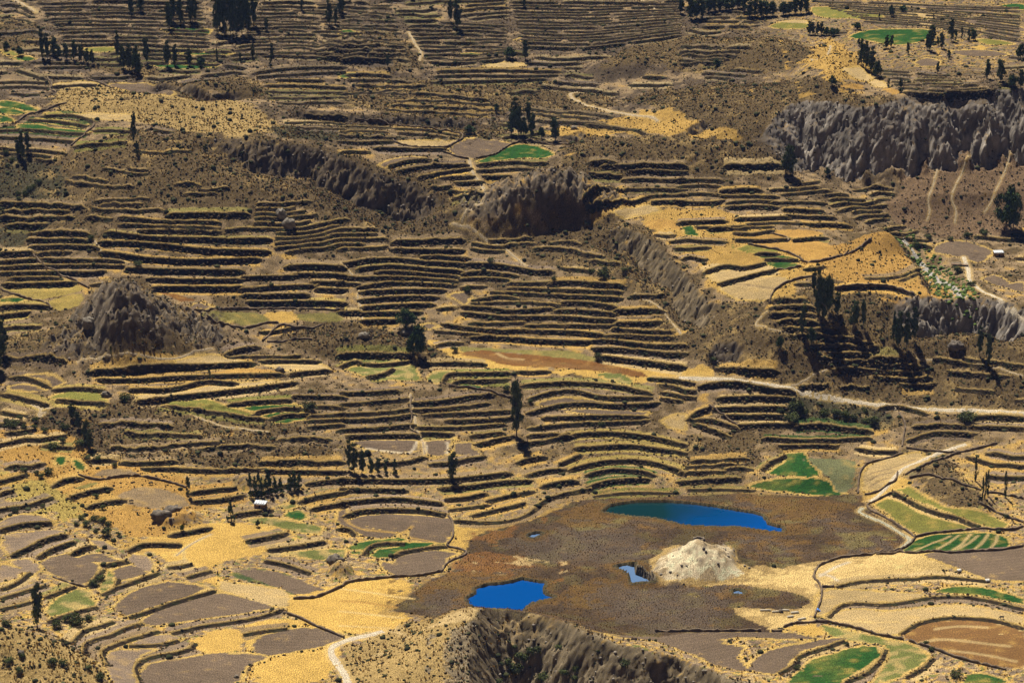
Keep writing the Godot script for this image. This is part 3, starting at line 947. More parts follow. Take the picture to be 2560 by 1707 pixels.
func terraces() -> void:
	place = "just below the red wetland"
	order = 0
	bank([-98.5,1322,-79.5,1326,-56,1326.5], 2, 6.5, 3.1, "gyell")
	bank([-97,1310.5,-87.5,1319.5,-76,1317.5,-56,1324], 2, 3.1, 4.7, "gyell")
	bank([-50,1321.5,-30.5,1324,-13.5,1323.5], 2, 6.5, 6.2, "tan")
	far_bank([-81,1302,-71.5,1306.5,-65.5,1315.5], 2, 4.1, 6.5, "gyell")
	bank([-38.5,1301.5,-35,1310,-22.5,1312,0.5,1314.5], 2, 6.3, 3.3, "gyell")
	bank([-33.5,1299.5,-28.5,1304,-14,1306,-0.5,1308.5], 2, 3.2, 6.5, "gyell")
	bank([4.5,1301.5,26.5,1305.5,46.5,1305.5,62.5,1302.5,77.5,1296.5], 2, 6.5, 3.6, "gold")
	bank([8.5,1289,22,1296.5,34,1299,50,1294,77.5,1294.5], 2, 3.6, 2.7, "tan")
	bank([7,1276.5,26,1286,42,1288.5,58,1288,81.5,1290], 2, 2.8, 5.3, "plough")
	bank([15.5,1273,33.5,1275.5,53.5,1277.5,74.5,1278], 2, 5.3, 1.6, "tan")
	bank([7.5,1264.5,33.5,1271,57.5,1274,75,1276.5], 2, 1.8, 3.9, "tan")
	far_bank([7.5,1257.5,26.5,1261], 2, 3.8, 1.6, "gold")
	bank([25.5,1259,41.5,1263.5,57,1264.5,76.5,1262,94.5,1255], 2, 3.6, 4.7, "yell")
	bank([0.5,1250,17.5,1255,32.5,1263.5], 2, 2.6, 5.6, "gold")
	bank([32.5,1249.5,49,1252.5,64.5,1254,94,1249], 2, 4.5, 5.6, "yell")
	place = "behind the canyon rim"
	order = 0
	far_bank([239,1605.5,243,1602,248,1598,253.5,1595,259,1591.5], 0.9, 6.5, 2.5, "tan")
	far_bank([240.5,1597.5,245,1594,252,1590.5,259,1584.5], 0.9, 2.3, 3.2, "tan")
	far_bank([260,1590.5,267.5,1585,275.5,1581,281,1580.5], 1, 6.5, 2.4, "tan")
	far_bank([260,1582.5,269.5,1578,279.5,1576], 0.9, 1.6, 1.8, "tan")
	far_bank([280.5,1574.5,283.5,1574,285,1572], 0.9, 1.6, 3.2, "tan")
	far_bank([242.5,1585.5,248.5,1582,256,1574.5], 1.1, 5.6, 4.4, "tan")
	far_bank([257,1576,263.5,1573,270,1572,277,1570,283.5,1565.5,287.5,1563], 0.9, 3.3, 3.3, "tan")
	far_bank([244,1576.5,250,1571,258.5,1564], 0.9, 3.9, 2, "tan")
	far_bank([259.5,1563,266.5,1560.5,273,1558,280,1555.5,287,1555,292,1555], 0.9, 6.2, 1.6, "tan")
	far_bank([244.5,1570.5,251.5,1565,261.5,1559], 0.9, 1.6, 6.3, "tan")
	far_bank([282.5,1551.5,289.5,1552.5,295,1553], 1.6, 6.5, 3, "tan")
	far_bank([262.5,1556,271.5,1553,281.5,1551], 1.1, 1.7, 3.5, "tan")
	far_bank([245.5,1555.5,251.5,1553,259.5,1549.5], 1, 6, 3.6, "tan")
	bank([261.5,1546.5,269.5,1544.5,277,1544.5,286.5,1546,294.5,1546.5,300.5,1546.5], 2, 2.4, 1.6, "tan")
	bank([271.5,1543,279.5,1543.5,289,1544.5,297.5,1545,303.5,1546], 3.1, 1.6, 6.5, "tan")
	bank([247.5,1547,253.5,1544.5,262,1543,271,1542.5], 2.9, 2, 6.5, "tan")
	place = "on the terraced slope left of the red wetland"
	order = 0
	bank([-72.5,1430.5,-58.5,1433.5,-27.5,1440.5], 2.6, 6.5, 2.9, "gold")
	bank([-72,1425,-54,1427.5,-27.5,1431.5], 2.6, 3.1, 2.6, "gold")
	bank([-55,1422,-41,1424.5,-24,1425], 2.6, 2.6, 2.1, "tan")
	bank([-99.5,1408,-84,1414.5,-68.5,1418,-49.5,1419,-25.5,1420.5], 2.6, 2.4, 3, "tan")
	bank([-92,1405,-71,1411.5,-49.5,1412.5,-28,1414], 2.6, 3, 2.1, "tan")
	bank([-81,1405,-62,1408,-29,1409], 2.6, 2, 2, "tan")
	far_bank([-102.5,1398,-88.5,1399.5], 2.6, 1.6, 2.5, "tan")
	bank([-91.5,1398.5,-66.5,1403,-31.5,1405.5], 2.4, 2.1, 1.6, "tan")
	far_bank([-102.5,1392,-88,1394.5], 2.2, 1.6, 1.6, "tan")
	bank([-90.5,1391,-74.5,1397.5,-57.5,1400.5,-32,1402], 2.6, 1.6, 2.7, "tan")
	bank([-89.5,1387.5,-66,1392.5,-38,1396.5], 2.6, 2.8, 2.7, "tan")
	bank([-90,1380.5,-65.5,1387,-42,1390], 2.6, 2.7, 3.5, "tan")
	bank([-88,1374,-65.5,1379.5,-44.5,1383], 2.6, 3.5, 2.1, "gold")
	far_bank([-101,1368.5,-84.5,1371.5], 2.6, 4.2, 6.5, "tan")
	bank([-87.5,1370,-65.5,1374,-51,1376], 2.6, 1.7, 3.6, "gold")
	bank([-88,1362.5,-64,1367], 2.6, 3.8, 6.5, "gold")
	place = "between the rocky hill and the stone path"
	order = 0
	bank([-133.5,1399,-115,1403,-96,1405], 2.6, 6.5, 2.6, "tan")
	bank([-129,1394.5,-95.5,1400], 2.6, 2.6, 1.6, "tan")
	bank([-117.5,1390.5,-95,1393.5], 2.6, 2.7, 1.6, "tan")
	far_bank([-116.5,1386,-95,1389], 2.6, 1.6, 4.1, "tan")
	bank([-118.5,1374.5,-94.5,1377.5], 2.6, 4, 6.5, "yell")
	place = "on the big fan of terraces above the red wetland"
	order = 0
	bank([-28,1420,-6.5,1420.5,14.5,1414,25.5,1412], 2.7, 6.5, 3, "tan")
	bank([-30.5,1412,-15,1415,4.5,1412], 2.7, 2.5, 2, "tan")
	bank([-34,1406.5,-15,1409.5,0.5,1408.5], 2.2, 2.1, 1.6, "gold")
	far_bank([-3,1406,11,1404.5,23.5,1402.5], 2.2, 2.3, 1.6, "gold")
	bank([20.5,1401.5,36.5,1399,53,1392,66.5,1387], 2.7, 6.5, 1.9, "gold")
	bank([-3,1401.5,15,1398.5,36,1392.5,64.5,1383.5], 2.4, 2.2, 2, "gold")
	bank([-13,1398,2,1397,15,1394,32,1389.5], 2.3, 2, 2.2, "gold")
	bank([28,1390,44.5,1385,64.5,1378.5], 2.7, 2, 3.2, "gold")
	bank([-22.5,1389.5,-8,1393.5,4.5,1391.5], 2.3, 2.5, 1.6, "gold")
	bank([-24,1387,-8,1388.5,10.5,1387.5,28.5,1381.5], 2, 1.6, 2, "gold")
	bank([27,1383.5,44.5,1379,61,1372], 2.7, 3, 1.6, "gold")
	bank([-30,1383.5,-15,1383,2,1380.5,25,1380], 2.7, 2.4, 3.3, "gold")
	bank([23.5,1378,40,1374.5,61.5,1367.5], 2.7, 1.6, 3, "gold")
	bank([57,1370.5,73.5,1367.5,88.5,1364.5], 2.7, 3.9, 3.4, "gold")
	bank([-30,1377.5,-14.5,1376,-0.5,1373.5], 2.7, 3.2, 3.4, "gold")
	bank([-3.5,1374,13,1372.5,27.5,1370.5,44,1366,60,1362.5], 2.7, 3.3, 2.2, "gold")
	bank([-25.5,1367.5,-6.5,1368,9.5,1368.5], 2.2, 3, 2, "gold")
	bank([56.5,1361,73,1358,86,1355.5], 2.7, 3.5, 1.9, "gold")
	bank([5.5,1366.5,27.5,1364,44,1361.5,59.5,1359.5], 2.3, 1.6, 2.6, "gold")
	bank([-40.5,1365.5,-27,1363,-14.5,1361.5,-4.5,1360.5], 2.5, 3.3, 3, "gold")
	bank([55,1357.5,68.5,1353.5,92.5,1346], 2.7, 2.3, 2.1, "gold")
	bank([-8.5,1360.5,6.5,1361,19,1359,35.5,1356.5,53,1352], 2.7, 3, 3.4, "gold")
	bank([-44.5,1358,-23,1356.5,-8,1353.5], 1.8, 2.9, 1.6, "gold")
	bank([52,1351.5,68.5,1349.5,92,1341.5], 2.7, 2.1, 2.5, "gold")
	bank([-25.5,1354,-2,1354,14.5,1351,46,1347.5], 2.7, 2.7, 6.5, "gold")
	bank([43.5,1348,60,1346,98.5,1331.5], 2.7, 2.8, 2.6, "gold")
	bank([44.5,1341.5,68,1338,98.5,1324.5], 2.7, 2.6, 4.3, "straw")
	bank([49,1334,71.5,1327,97.5,1314.5], 2.7, 4.1, 6.5, "straw")
	place = "in the top left corner"
	order = 0
	far_bank([-361,1753,-358.5,1752.5,-355.5,1753,-352.5,1753.5,-349,1752,-345.5,1747.5], 1.8, 6, 5.9, "tan")
	far_bank([-358.5,1739.5,-356,1740.5,-353,1742.5,-348.5,1740.5], 2, 2.5, 6.5, "tan")
	far_bank([-345,1749.5,-338.5,1740,-334,1733], 1.9, 6.5, 1.6, "tan")
	far_bank([-348.5,1742.5,-344.5,1738.5,-340,1735,-336,1731,-333,1726], 1.2, 2, 2.1, "tan")
	far_bank([-356,1725.5,-352.5,1728,-347,1726.5], 1.8, 6.5, 4.3, "tan")
	far_bank([-346,1724.5,-343,1724.5,-340,1723.5,-336.5,1721.5,-333.5,1718.5,-331,1716], 1.3, 1.8, 2.9, "tan")
	far_bank([-354,1717,-351.5,1717.5,-348,1717.5,-344.5,1719], 1.3, 3, 1.6, "tan")
	far_bank([-343.5,1716.5,-339.5,1715.5,-335,1713], 1.7, 1.6, 6.5, "tan")
	far_bank([-334.5,1714,-332.5,1713.5,-330.5,1713.5], 1.2, 2.3, 1.6, "tan")
	place = "on the far terraced slope left of the big grove"
	order = 0
	bank([-298,1760.5,-281.5,1761,-265,1760.5,-247.5,1760.5,-231.5,1763,-220.5,1764.5], 2.3, 6, 5, "tan")
	far_bank([-336.5,1758,-321,1758,-300,1759.5], 1.9, 1.6, 5.1, "tan")
	bank([-332,1746.5,-321,1747.5,-305,1749.5,-287.5,1749,-271,1748.5], 1.8, 5.1, 1.6, "tan")
	bank([-269,1749,-249.5,1750.5,-231.5,1752,-218,1752], 1.8, 5, 2, "tan")
	far_bank([-331,1744.5,-318.5,1745.5,-300.5,1745], 1.6, 1.6, 4.2, "tan")
	far_bank([-298,1743.5,-275,1744.5,-252,1746.5], 1.4, 2, 2.6, "tan")
	far_bank([-250,1746,-230.5,1746,-217,1745], 1.7, 2.4, 4.1, "tan")
	bank([-328,1737.5,-317.5,1736.5,-303,1736.5,-287.5,1738,-272.5,1740,-257,1739.5], 1.8, 2.9, 4.4, "tan")
	far_bank([-254,1737.5,-231.5,1736.5,-215.5,1738], 1.7, 4.3, 2.9, "tan")
	bank([-293,1730.5,-276,1731.5,-259.5,1730,-242,1730,-226,1731,-214.5,1732.5], 1.8, 3.2, 4.4, "tan")
	far_bank([-323,1724,-310.5,1725,-293.5,1727], 1.7, 4.5, 2.1, "tan")
	bank([-321,1719,-310,1721,-295,1722,-277.5,1721,-262,1721.5,-245,1722.5], 1.5, 2.4, 3.1, "tan")
	far_bank([-242.5,1720.5,-225,1722,-212,1720.5], 1.7, 3.7, 3.1, "tan")
	bank([-318.5,1715,-309,1715,-295,1714.5,-280,1714,-265.5,1715], 1.8, 3, 4.2, "tan")
	bank([-263.5,1715,-244,1715.5,-225,1714.5,-211,1713.5], 1.7, 3.2, 4, "tan")
	bank([-314.5,1704.5,-304.5,1703.5,-290.5,1704.5,-275,1706.5,-260.5,1707,-245,1705.5], 1.5, 4, 1.7, "tan")
	far_bank([-243.5,1706.5,-223.5,1705.5,-209.5,1707.5], 1.5, 4.1, 2, "tan")
	bank([-312.5,1699,-302,1699.5,-287.5,1702,-271,1702.5,-256,1700.5,-239.5,1700], 1.7, 1.7, 5.3, "tan")
	far_bank([-237,1699.5,-220.5,1700.5,-208.5,1700], 1.7, 2.8, 4.3, "tan")
	far_bank([-308,1689,-294.5,1690.5,-275,1690.5], 2.1, 5.1, 3.7, "tan")
	far_bank([-272.5,1688.5,-257,1688,-241.5,1689.5], 1.9, 5.8, 1.9, "tan")
	far_bank([-240.5,1691.5,-220.5,1691.5,-206.5,1689.5], 1.7, 4.3, 2.2, "tan")
	bank([-305.5,1683,-296,1683,-282,1682.5,-267,1684,-253.5,1685,-238.5,1684.5], 1.6, 2.1, 3.4, "tan")
	far_bank([-237.5,1687,-218.5,1685,-205.5,1684.5], 1.6, 2.3, 3.4, "tan")
	bank([-302.5,1675,-294,1674.5,-282,1675.5,-268.5,1677,-255.5,1677.5,-243,1676,-229,1674], 2, 3.4, 4, "tan")
	far_bank([-227.5,1675.5,-213.5,1675.5,-203.5,1677], 1.8, 4.4, 2, "tan")
	place = "on the far terraced slope right of the big grove"
	order = 0
	bank([-179,1770,-173,1769,-165.5,1771.5,-156.5,1773.5,-149,1774,-140.5,1774.5], 2.2, 6, 3.8, "tan")
	far_bank([-139.5,1772.5,-128.5,1775,-120.5,1777.5], 1.4, 1.6, 2.7, "tan")
	far_bank([-179.5,1759.5,-174,1761.5,-166,1764,-156.5,1765,-148.5,1765,-139.5,1767], 1.7, 3.5, 2.5, "tan")
	far_bank([-138.5,1767,-127.5,1770,-120,1770.5], 1.8, 2.7, 3.3, "tan")
	far_bank([-180.5,1755.5,-171.5,1758,-158,1758.5], 1.5, 2.3, 3.2, "tan")
	far_bank([-130.5,1763,-124,1763,-119.5,1763], 1.2, 1.6, 1.6, "tan")
	far_bank([-157,1756.5,-145,1759.5,-131.5,1761.5], 1.2, 2, 1.6, "tan")
	far_bank([-150.5,1755.5,-138.5,1756,-126.5,1757.5], 1.4, 1.6, 2.9, "tan")
	far_bank([-181,1749.5,-173.5,1749,-162,1751,-151.5,1754.5], 1.7, 2.7, 3.8, "tan")
	far_bank([-125.5,1758.5,-122,1759,-119.5,1760], 1.3, 2.3, 1.6, "tan")
	bank([-182,1738,-176.5,1738.5,-169,1741,-160,1744,-152.5,1745,-144.5,1745,-136,1746], 1.7, 4.1, 2.6, "tan")
	far_bank([-134.5,1745,-125.5,1748.5,-119,1749.5], 2, 4.8, 3, "tan")
	far_bank([-182.5,1731.5,-174,1735.5,-162,1737], 1.4, 2.1, 3.1, "tan")
	far_bank([-161,1735,-149.5,1735.5,-138,1738.5], 1.2, 2.4, 1.6, "tan")
	far_bank([-136.5,1738.5,-126,1741.5,-118,1740.5], 1.5, 3.3, 1.8, "tan")
	bank([-183.5,1726,-177.5,1727.5,-169,1728.5,-159,1730,-151,1732.5,-142.5,1735,-133,1736.5], 1.5, 1.6, 3.8, "tan")
	far_bank([-132,1735.5,-123.5,1735,-118,1736], 1.1, 1.6, 1.6, "tan")
	bank([-184,1716.5,-178,1717,-169.5,1719,-160,1722.5,-151.5,1725,-142.5,1726,-133,1726], 1.9, 4.2, 3.4, "tan")
	far_bank([-131.5,1727,-123.5,1728.5,-117.5,1730], 1.5, 2.1, 3.3, "tan")
	far_bank([-163.5,1716,-153,1718,-141.5,1718], 1.4, 3.2, 1.6, "tan")
	far_bank([-185,1707,-176.5,1709.5,-165,1714.5], 1.2, 2.1, 1.9, "tan")
	far_bank([-140.5,1718,-127,1721,-117,1723], 1.5, 3.3, 1.7, "tan")
	far_bank([-185.5,1702,-174.5,1706.5,-159,1709], 1.7, 2.1, 4.7, "tan")
	far_bank([-158,1708.5,-147,1711,-134.5,1714.5], 1.7, 2.9, 3.7, "tan")
	far_bank([-133,1715,-123.5,1715.5,-116.5,1715.5], 2, 2.4, 6.5, "tan")
	bank([-186.5,1693,-180.5,1694,-171.5,1695.5,-161.5,1699,-153,1702,-144,1704,-134.5,1705], 1.5, 3.9, 1.9, "tan")
	far_bank([-133,1705,-122,1687,-114.5,1682.5], 0.9, 4.1, 1.6, "tan")
	far_bank([-163,1694.5,-151.5,1697.5,-139.5,1698.5], 1.5, 1.9, 3.7, "tan")
	far_bank([-138.5,1700,-124.5,1687.5,-114.5,1680.5], 1.1, 1.6, 1.6, "tan")
	far_bank([-187,1688,-177.5,1690,-164.5,1695], 1.5, 1.9, 3.5, "tan")
	far_bank([-187.5,1677.5,-176.5,1683.5,-160,1688], 1.6, 3.5, 2.5, "tan")
	bank([-158.5,1688,-150,1688.5,-140.5,1690.5,-130,1689.5,-120.5,1678.5,-114,1676], 1.6, 2.4, 1.6, "tan")
	far_bank([-156.5,1681.5,-142,1686.5,-126,1679], 1.4, 2.2, 1.9, "tan")
	far_bank([-188.5,1672,-181,1675.5,-170,1678.5,-157.5,1681], 1.5, 2.1, 2.9, "tan")
	far_bank([-124.5,1678.5,-118.5,1675,-114,1674], 2.4, 1.6, 1.9, "tan")
	far_bank([-163.5,1670.5,-153.5,1674.5,-143,1676.5,-131.5,1677,-121.5,1671.5], 1.4, 2.6, 1.6, "tan")
	far_bank([-189.5,1663,-179.5,1665,-165,1669.5], 1.7, 4.2, 1.6, "tan")
	far_bank([-120,1671,-116.5,1670.5,-114,1670], 2.4, 2, 1.6, "tan")
	bank([-170,1665.5,-159,1669,-150,1670,-140,1671,-130,1672.5,-120.5,1670,-114,1669], 2.1, 1.6, 6.5, "tan")
	far_bank([-190,1657,-182,1659,-171.5,1664.5], 2.1, 1.6, 6.5, "tan")
	place = "on the far slope below the lone dark tree"
	order = 0
	far_bank([-77,1753,-67,1755,-52.5,1759], 2.1, 6, 5, "tan")
	bank([-50.5,1757,-41,1758,-30.5,1758.5,-20,1758,-10,1758.5,-3,1758.5], 1.6, 1.6, 3.3, "tan")
	far_bank([-74.5,1742.5,-64,1746,-49,1749], 1.9, 4.9, 2.7, "tan")
	far_bank([-48,1749,-36,1749.5,-23,1751.5,-11,1752], 1.8, 3.6, 2.4, "tan")
	far_bank([-9.5,1754,-6,1753.5,-3,1752], 1.4, 2.3, 1.6, "tan")
	far_bank([-72.5,1737.5,-65,1739.5,-54,1741,-42,1742.5], 1.9, 2.7, 3.7, "tan")
	far_bank([-41,1743,-31.5,1745.5,-20.5,1746.5,-10.5,1746,-3.5,1745], 1.8, 2.5, 3.5, "tan")
	bank([-70.5,1730,-64.5,1730,-56.5,1731.5,-47.5,1734,-39,1736.5,-30,1737.5,-20.5,1738], 1.8, 3.6, 2.2, "tan")
	far_bank([-19,1738.5,-10,1739,-4,1740.5], 1.6, 3.7, 1.6, "tan")
	far_bank([-69,1724,-62.5,1725,-53.5,1728,-43,1731,-34,1731.5], 1.9, 2.2, 4.4, "tan")
	far_bank([-32.5,1729,-21.5,1731,-11.5,1733.5,-4,1734], 1.5, 1.9, 2.9, "tan")
	far_bank([-66.5,1715,-59.5,1718,-49,1719.5], 2.1, 4.2, 3.6, "tan")
	far_bank([-23,1725,-12,1727,-4.5,1727.5], 1.5, 2.8, 1.6, "tan")
	far_bank([-48,1719.5,-36,1720.5,-24,1723.5], 2.1, 4.2, 3.2, "tan")
	far_bank([-64.5,1708.5,-57.5,1710,-47.5,1711,-37,1714], 1.7, 3.6, 1.8, "tan")
	far_bank([-36,1713,-28,1716,-19,1717.5,-10.5,1718.5,-4.5,1719.5], 1.4, 2.5, 1.6, "tan")
	far_bank([-63.5,1704,-58,1704,-50,1705.5,-41.5,1709,-33.5,1711], 1.9, 1.8, 4.7, "tan")
	far_bank([-32.5,1708.5,-22.5,1710,-12,1712,-5,1716], 1.5, 2.2, 2.4, "tan")
	far_bank([-22.5,1703,-12.5,1708,-5,1710.5], 1.4, 2.3, 1.6, "tan")
	far_bank([-60.5,1693,-55,1694.5,-48,1697,-39.5,1699,-31.5,1700,-23.5,1702], 1.8, 3.3, 2.7, "tan")
	far_bank([-11.5,1701.5,-8,1702,-5.5,1702.5], 1.5, 3.2, 1.6, "tan")
	far_bank([-59,1688,-53.5,1691,-45,1691.5], 1.7, 2.7, 3.1, "tan")
	far_bank([-44,1690,-36,1691,-28.5,1693,-20.5,1697.5,-12.5,1700.5], 1.3, 1.6, 2.2, "tan")
	far_bank([-23,1691.5,-13,1695,-5.5,1698.5], 2.4, 2.4, 6.5, "tan")
	bank([-57,1682.5,-52.5,1683,-45.5,1683.5,-38,1685,-31,1688.5,-24,1690.5], 2.3, 2, 6.5, "tan")
	place = "on the far slope left of the stony mound"
	order = 0
	far_bank([-123,1779.5,-119.5,1779.5,-114.5,1780.5], 2.2, 6, 1.6, "tan")
	far_bank([-114,1781,-108,1781.5,-102.5,1780.5], 2.5, 6, 4.2, "tan")
	far_bank([-101.5,1778.5,-93,1779,-87,1781], 1.5, 1.6, 2.8, "tan")
	far_bank([-122.5,1769.5,-119.5,1771,-115.5,1772.5,-110.5,1772,-105.5,1771.5,-101.5,1771.5], 1.9, 3.8, 2.9, "tan")
	far_bank([-101,1773,-92,1774.5,-85.5,1774], 1.5, 2.8, 1.9, "tan")
	far_bank([-122,1764.5,-118.5,1765.5,-113.5,1764,-108.5,1764,-103.5,1765.5], 1.4, 2.9, 1.6, "tan")
	far_bank([-102.5,1763,-96,1764.5,-89,1763.5,-84,1763], 1.5, 2.4, 2.2, "tan")
	far_bank([-107.5,1757.5,-102.5,1759,-97,1758.5,-90.5,1757], 1.6, 3.2, 1.8, "tan")
	far_bank([-121.5,1754,-115.5,1753.5,-108,1755.5], 1.4, 1.6, 2.8, "tan")
	far_bank([-90,1757,-86,1757,-83,1758.5], 2, 3.3, 3.6, "tan")
	far_bank([-120.5,1744,-116.5,1745.5,-110.5,1748,-104,1748], 1.5, 2.8, 2.3, "tan")
	far_bank([-103.5,1749.5,-98,1749,-91.5,1749,-85.5,1750,-81.5,1751], 1.8, 3.9, 2.3, "tan")
	far_bank([-120,1734.5,-114,1737.5,-105.5,1738], 1.2, 1.8, 1.6, "tan")
	far_bank([-90,1741,-84,1741.5,-80,1741], 1.7, 4.2, 1.6, "tan")
	far_bank([-105,1737,-98.5,1737.5,-91,1740], 1.9, 5.2, 1.6, "tan")
	far_bank([-120,1732,-115.5,1732.5,-110,1732.5,-103.5,1734,-97.5,1736], 1.4, 1.6, 2.8, "tan")
	far_bank([-97,1736.5,-90,1736.5,-83.5,1735.5,-79,1736], 1.8, 1.6, 4.6, "tan")
	far_bank([-119.5,1720.5,-113,1721,-104.5,1724], 1.5, 2.1, 2.8, "tan")
	far_bank([-103.5,1725.5,-95.5,1726,-85.5,1725.5], 1.8, 4.5, 1.7, "tan")
	far_bank([-85,1727.5,-81,1728.5,-77.5,1729.5], 1.7, 4.1, 1.6, "tan")
	far_bank([-117,1687,-113,1686.5,-110,1715.5,-104,1717.5,-98.5,1717.5,-92.5,1717], 0.9, 4.3, 4.7, "tan")
	far_bank([-91.5,1715,-82.5,1717.5,-75.5,1718.5], 1.4, 2.1, 2.3, "tan")
	far_bank([-116.5,1681,-113,1681,-108,1682,-102,1683.5,-98,1709,-92.5,1710.5,-86.5,1712], 0.9, 2.3, 3.3, "tan")
	far_bank([-85.5,1711,-79,1711,-74.5,1710.5], 1.4, 1.6, 3, "tan")
	far_bank([-116.5,1677,-112.5,1677,-107,1676.5,-100.5,1676.5,-95,1678,-89,1684.5], 2.1, 2.6, 1.6, "tan")
	far_bank([-89.5,1704,-80,1704,-73.5,1705], 2.2, 3.5, 5.3, "tan")
	far_bank([-116,1673.5,-110.5,1673,-103,1673,-95,1673.5], 1.9, 1.6, 1.6, "tan")
	far_bank([-94.5,1673.5,-87.5,1675.5,-80,1685.5], 1.6, 3.9, 2.7, "tan")
	far_bank([-80,1696.5,-75.5,1698.5,-72.5,1699], 1.9, 3.9, 5.5, "tan")
	far_bank([-116,1670.5,-111.5,1670.5,-105,1670.5,-98,1670], 1.8, 1.6, 1.6, "tan")
	far_bank([-97,1669.5,-90,1670,-82.5,1673,-75.5,1681.5,-70.5,1688], 1.6, 2.2, 1.8, "tan")
	bank([-116,1668,-112,1667.5,-106,1667,-99.5,1666,-93.5,1666,-87,1667,-80.5,1669.5], 2.5, 1.6, 6.5, "tan")
	far_bank([-79.5,1669.5,-73.5,1671,-69,1672], 2.5, 4.3, 6.5, "tan")
	place = "on the wide far slope right of the lone dark tree"
	order = 0
	far_bank([108.5,1806,117.5,1808,124.5,1808.5], 1.8, 6, 1.6, "tan")
	bank([-2,1804,12.5,1803.5,33.5,1804.5], 2.2, 6, 1.8, "tan")
	bank([35.5,1805.5,54.5,1805.5,71,1805,89,1804,106.5,1805.5], 2, 6, 1.6, "tan")
	far_bank([92,1803,111,1804,124,1804], 1.3, 1.6, 2.9, "tan")
	bank([-1.5,1798.5,9.5,1799.5,24.5,1800,41.5,1800.5,58,1799,73,1799,89.5,1801], 1.4, 1.9, 2.3, "tan")
	far_bank([84.5,1796,107.5,1796.5,124,1797], 1.6, 3.3, 3.1, "tan")
	bank([-0.5,1794,11.5,1794.5,28.5,1794,47.5,1792.5,64,1793,82,1796], 1.6, 2.5, 2.9, "tan")
	bank([57.5,1786.5,75,1788.5,94,1788.5,111,1790,123.5,1793], 1.4, 3, 1.6, "tan")
	bank([0.5,1788,14.5,1786.5,34.5,1786.5,55.5,1787], 1.6, 2.9, 2.2, "tan")
	far_bank([73,1783,92.5,1784.5,110.5,1788,123.5,1789.5], 1.3, 1.6, 2.6, "tan")
	bank([1,1781,14,1781.5,33,1782.5,53,1782.5,70.5,1782.5], 1.4, 2.2, 2.3, "tan")
	far_bank([73.5,1775.5,92.5,1779.5,110.5,1782,123,1781.5], 1.3, 2.5, 1.9, "tan")
	bank([1.5,1775.5,15,1777.5,33.5,1777.5,53.5,1776,71,1776.5], 1.8, 2.3, 3.8, "tan")
	far_bank([75,1773,93.5,1774.5,110.5,1776,122.5,1777], 1.1, 1.9, 1.6, "tan")
	bank([48,1764,63.5,1766,79.5,1767.5,96.5,1769.5,111.5,1771.5,122.5,1774.5], 1.4, 1.6, 3.1, "tan")
	far_bank([113,1766.5,118,1767,122,1767], 1.2, 2.5, 1.6, "tan")
	bank([2.5,1769,16,1769,35,1766.5,55,1767.5,72.5,1770], 1.6, 3.8, 1.6, "tan")
	far_bank([3,1764,21,1762.5,46,1763], 1.5, 1.9, 2.9, "tan")
	bank([63,1756,88,1759.5,111.5,1765.5], 1.7, 3.8, 2.4, "tan")
	far_bank([89.5,1755,108,1758,121.5,1759], 1.2, 2.1, 2, "tan")
	bank([4,1757.5,19,1757,40.5,1757,61,1757], 1.8, 2.9, 3.4, "tan")
	far_bank([80,1748.5,104,1752.5,121.5,1756.5], 1.1, 1.6, 1.8, "tan")
	far_bank([36.5,1750,54,1748.5,69.5,1751,87.5,1755.5], 1.3, 2.4, 1.6, "tan")
	far_bank([74,1742,92.5,1745,109,1749.5,121,1754.5], 1.1, 1.7, 1.6, "tan")
	far_bank([5,1749.5,17,1750.5,34,1749], 1.4, 2.6, 1.6, "tan")
	bank([5.5,1748,16,1746.5,30.5,1744.5,47.5,1743.5,62,1746.5,78,1750], 1.6, 1.6, 3.5, "tan")
	bank([38.5,1734.5,54,1734.5,67.5,1735.5,82.5,1739,98,1744.5,111.5,1748,121,1749.5], 1.5, 1.6, 3.5, "tan")
	bank([6,1740,18.5,1737.5,36.5,1737,55.5,1738,72,1740], 1.5, 3.3, 1.6, "tan")
	bank([56.5,1725.5,73,1729.5,91.5,1735.5,108.5,1739.5,120.5,1741], 1.7, 3.5, 2.7, "tan")
	bank([82.5,1727,104.5,1732.5,120,1738], 2.1, 2.5, 6.5, "tan")
	far_bank([6.5,1734,19,1734,36.5,1733.5], 1.4, 1.6, 2.4, "tan")
	bank([7.5,1729,19.5,1729,36.5,1726.5,55,1726], 1.8, 2.6, 3.7, "tan")
	bank([48,1718,63.5,1721.5,80.5,1725.5], 2.3, 2.7, 6.5, "tan")
	bank([8.5,1722.5,24,1720,46,1718], 2.2, 3.9, 6.5, "tan")
	place = "under the dark pine wood"
	order = 0
	far_bank([152.5,1783.5,158.5,1783,163.5,1781.5,169,1778.5,174,1779,178,1779], 1.7, 6, 3.5, "gold")
	far_bank([138.5,1779.5,144,1779,151.5,1781], 1.4, 1.6, 4.8, "gold")
	far_bank([137,1769.5,141,1771,146.5,1772,152.5,1771,158,1769], 1.6, 4.4, 3.4, "gold")
	far_bank([158.5,1769,165.5,1767.5,172,1767.5,177,1764.5], 1.6, 5.8, 3.5, "gold")
	far_bank([136,1763.5,140,1764,145.5,1763.5,151.5,1762,157,1761.5,162.5,1761.5], 1.7, 3.2, 5.6, "gold")
	far_bank([163.5,1762,171,1758.5,176.5,1755.5], 1.5, 3.4, 5.2, "gold")
	far_bank([169.5,1748,173,1747,176,1747.5], 1.3, 5.3, 1.6, "gold")
	far_bank([152,1750.5,160.5,1749,168.5,1745], 2, 6, 6.5, "gold")
	far_bank([134.5,1753,139,1750.5,145,1750.5,151.5,1751], 2.2, 5.5, 6.5, "gold")
	place = "left of the small pale plots on the right scrub dome"
	order = 0
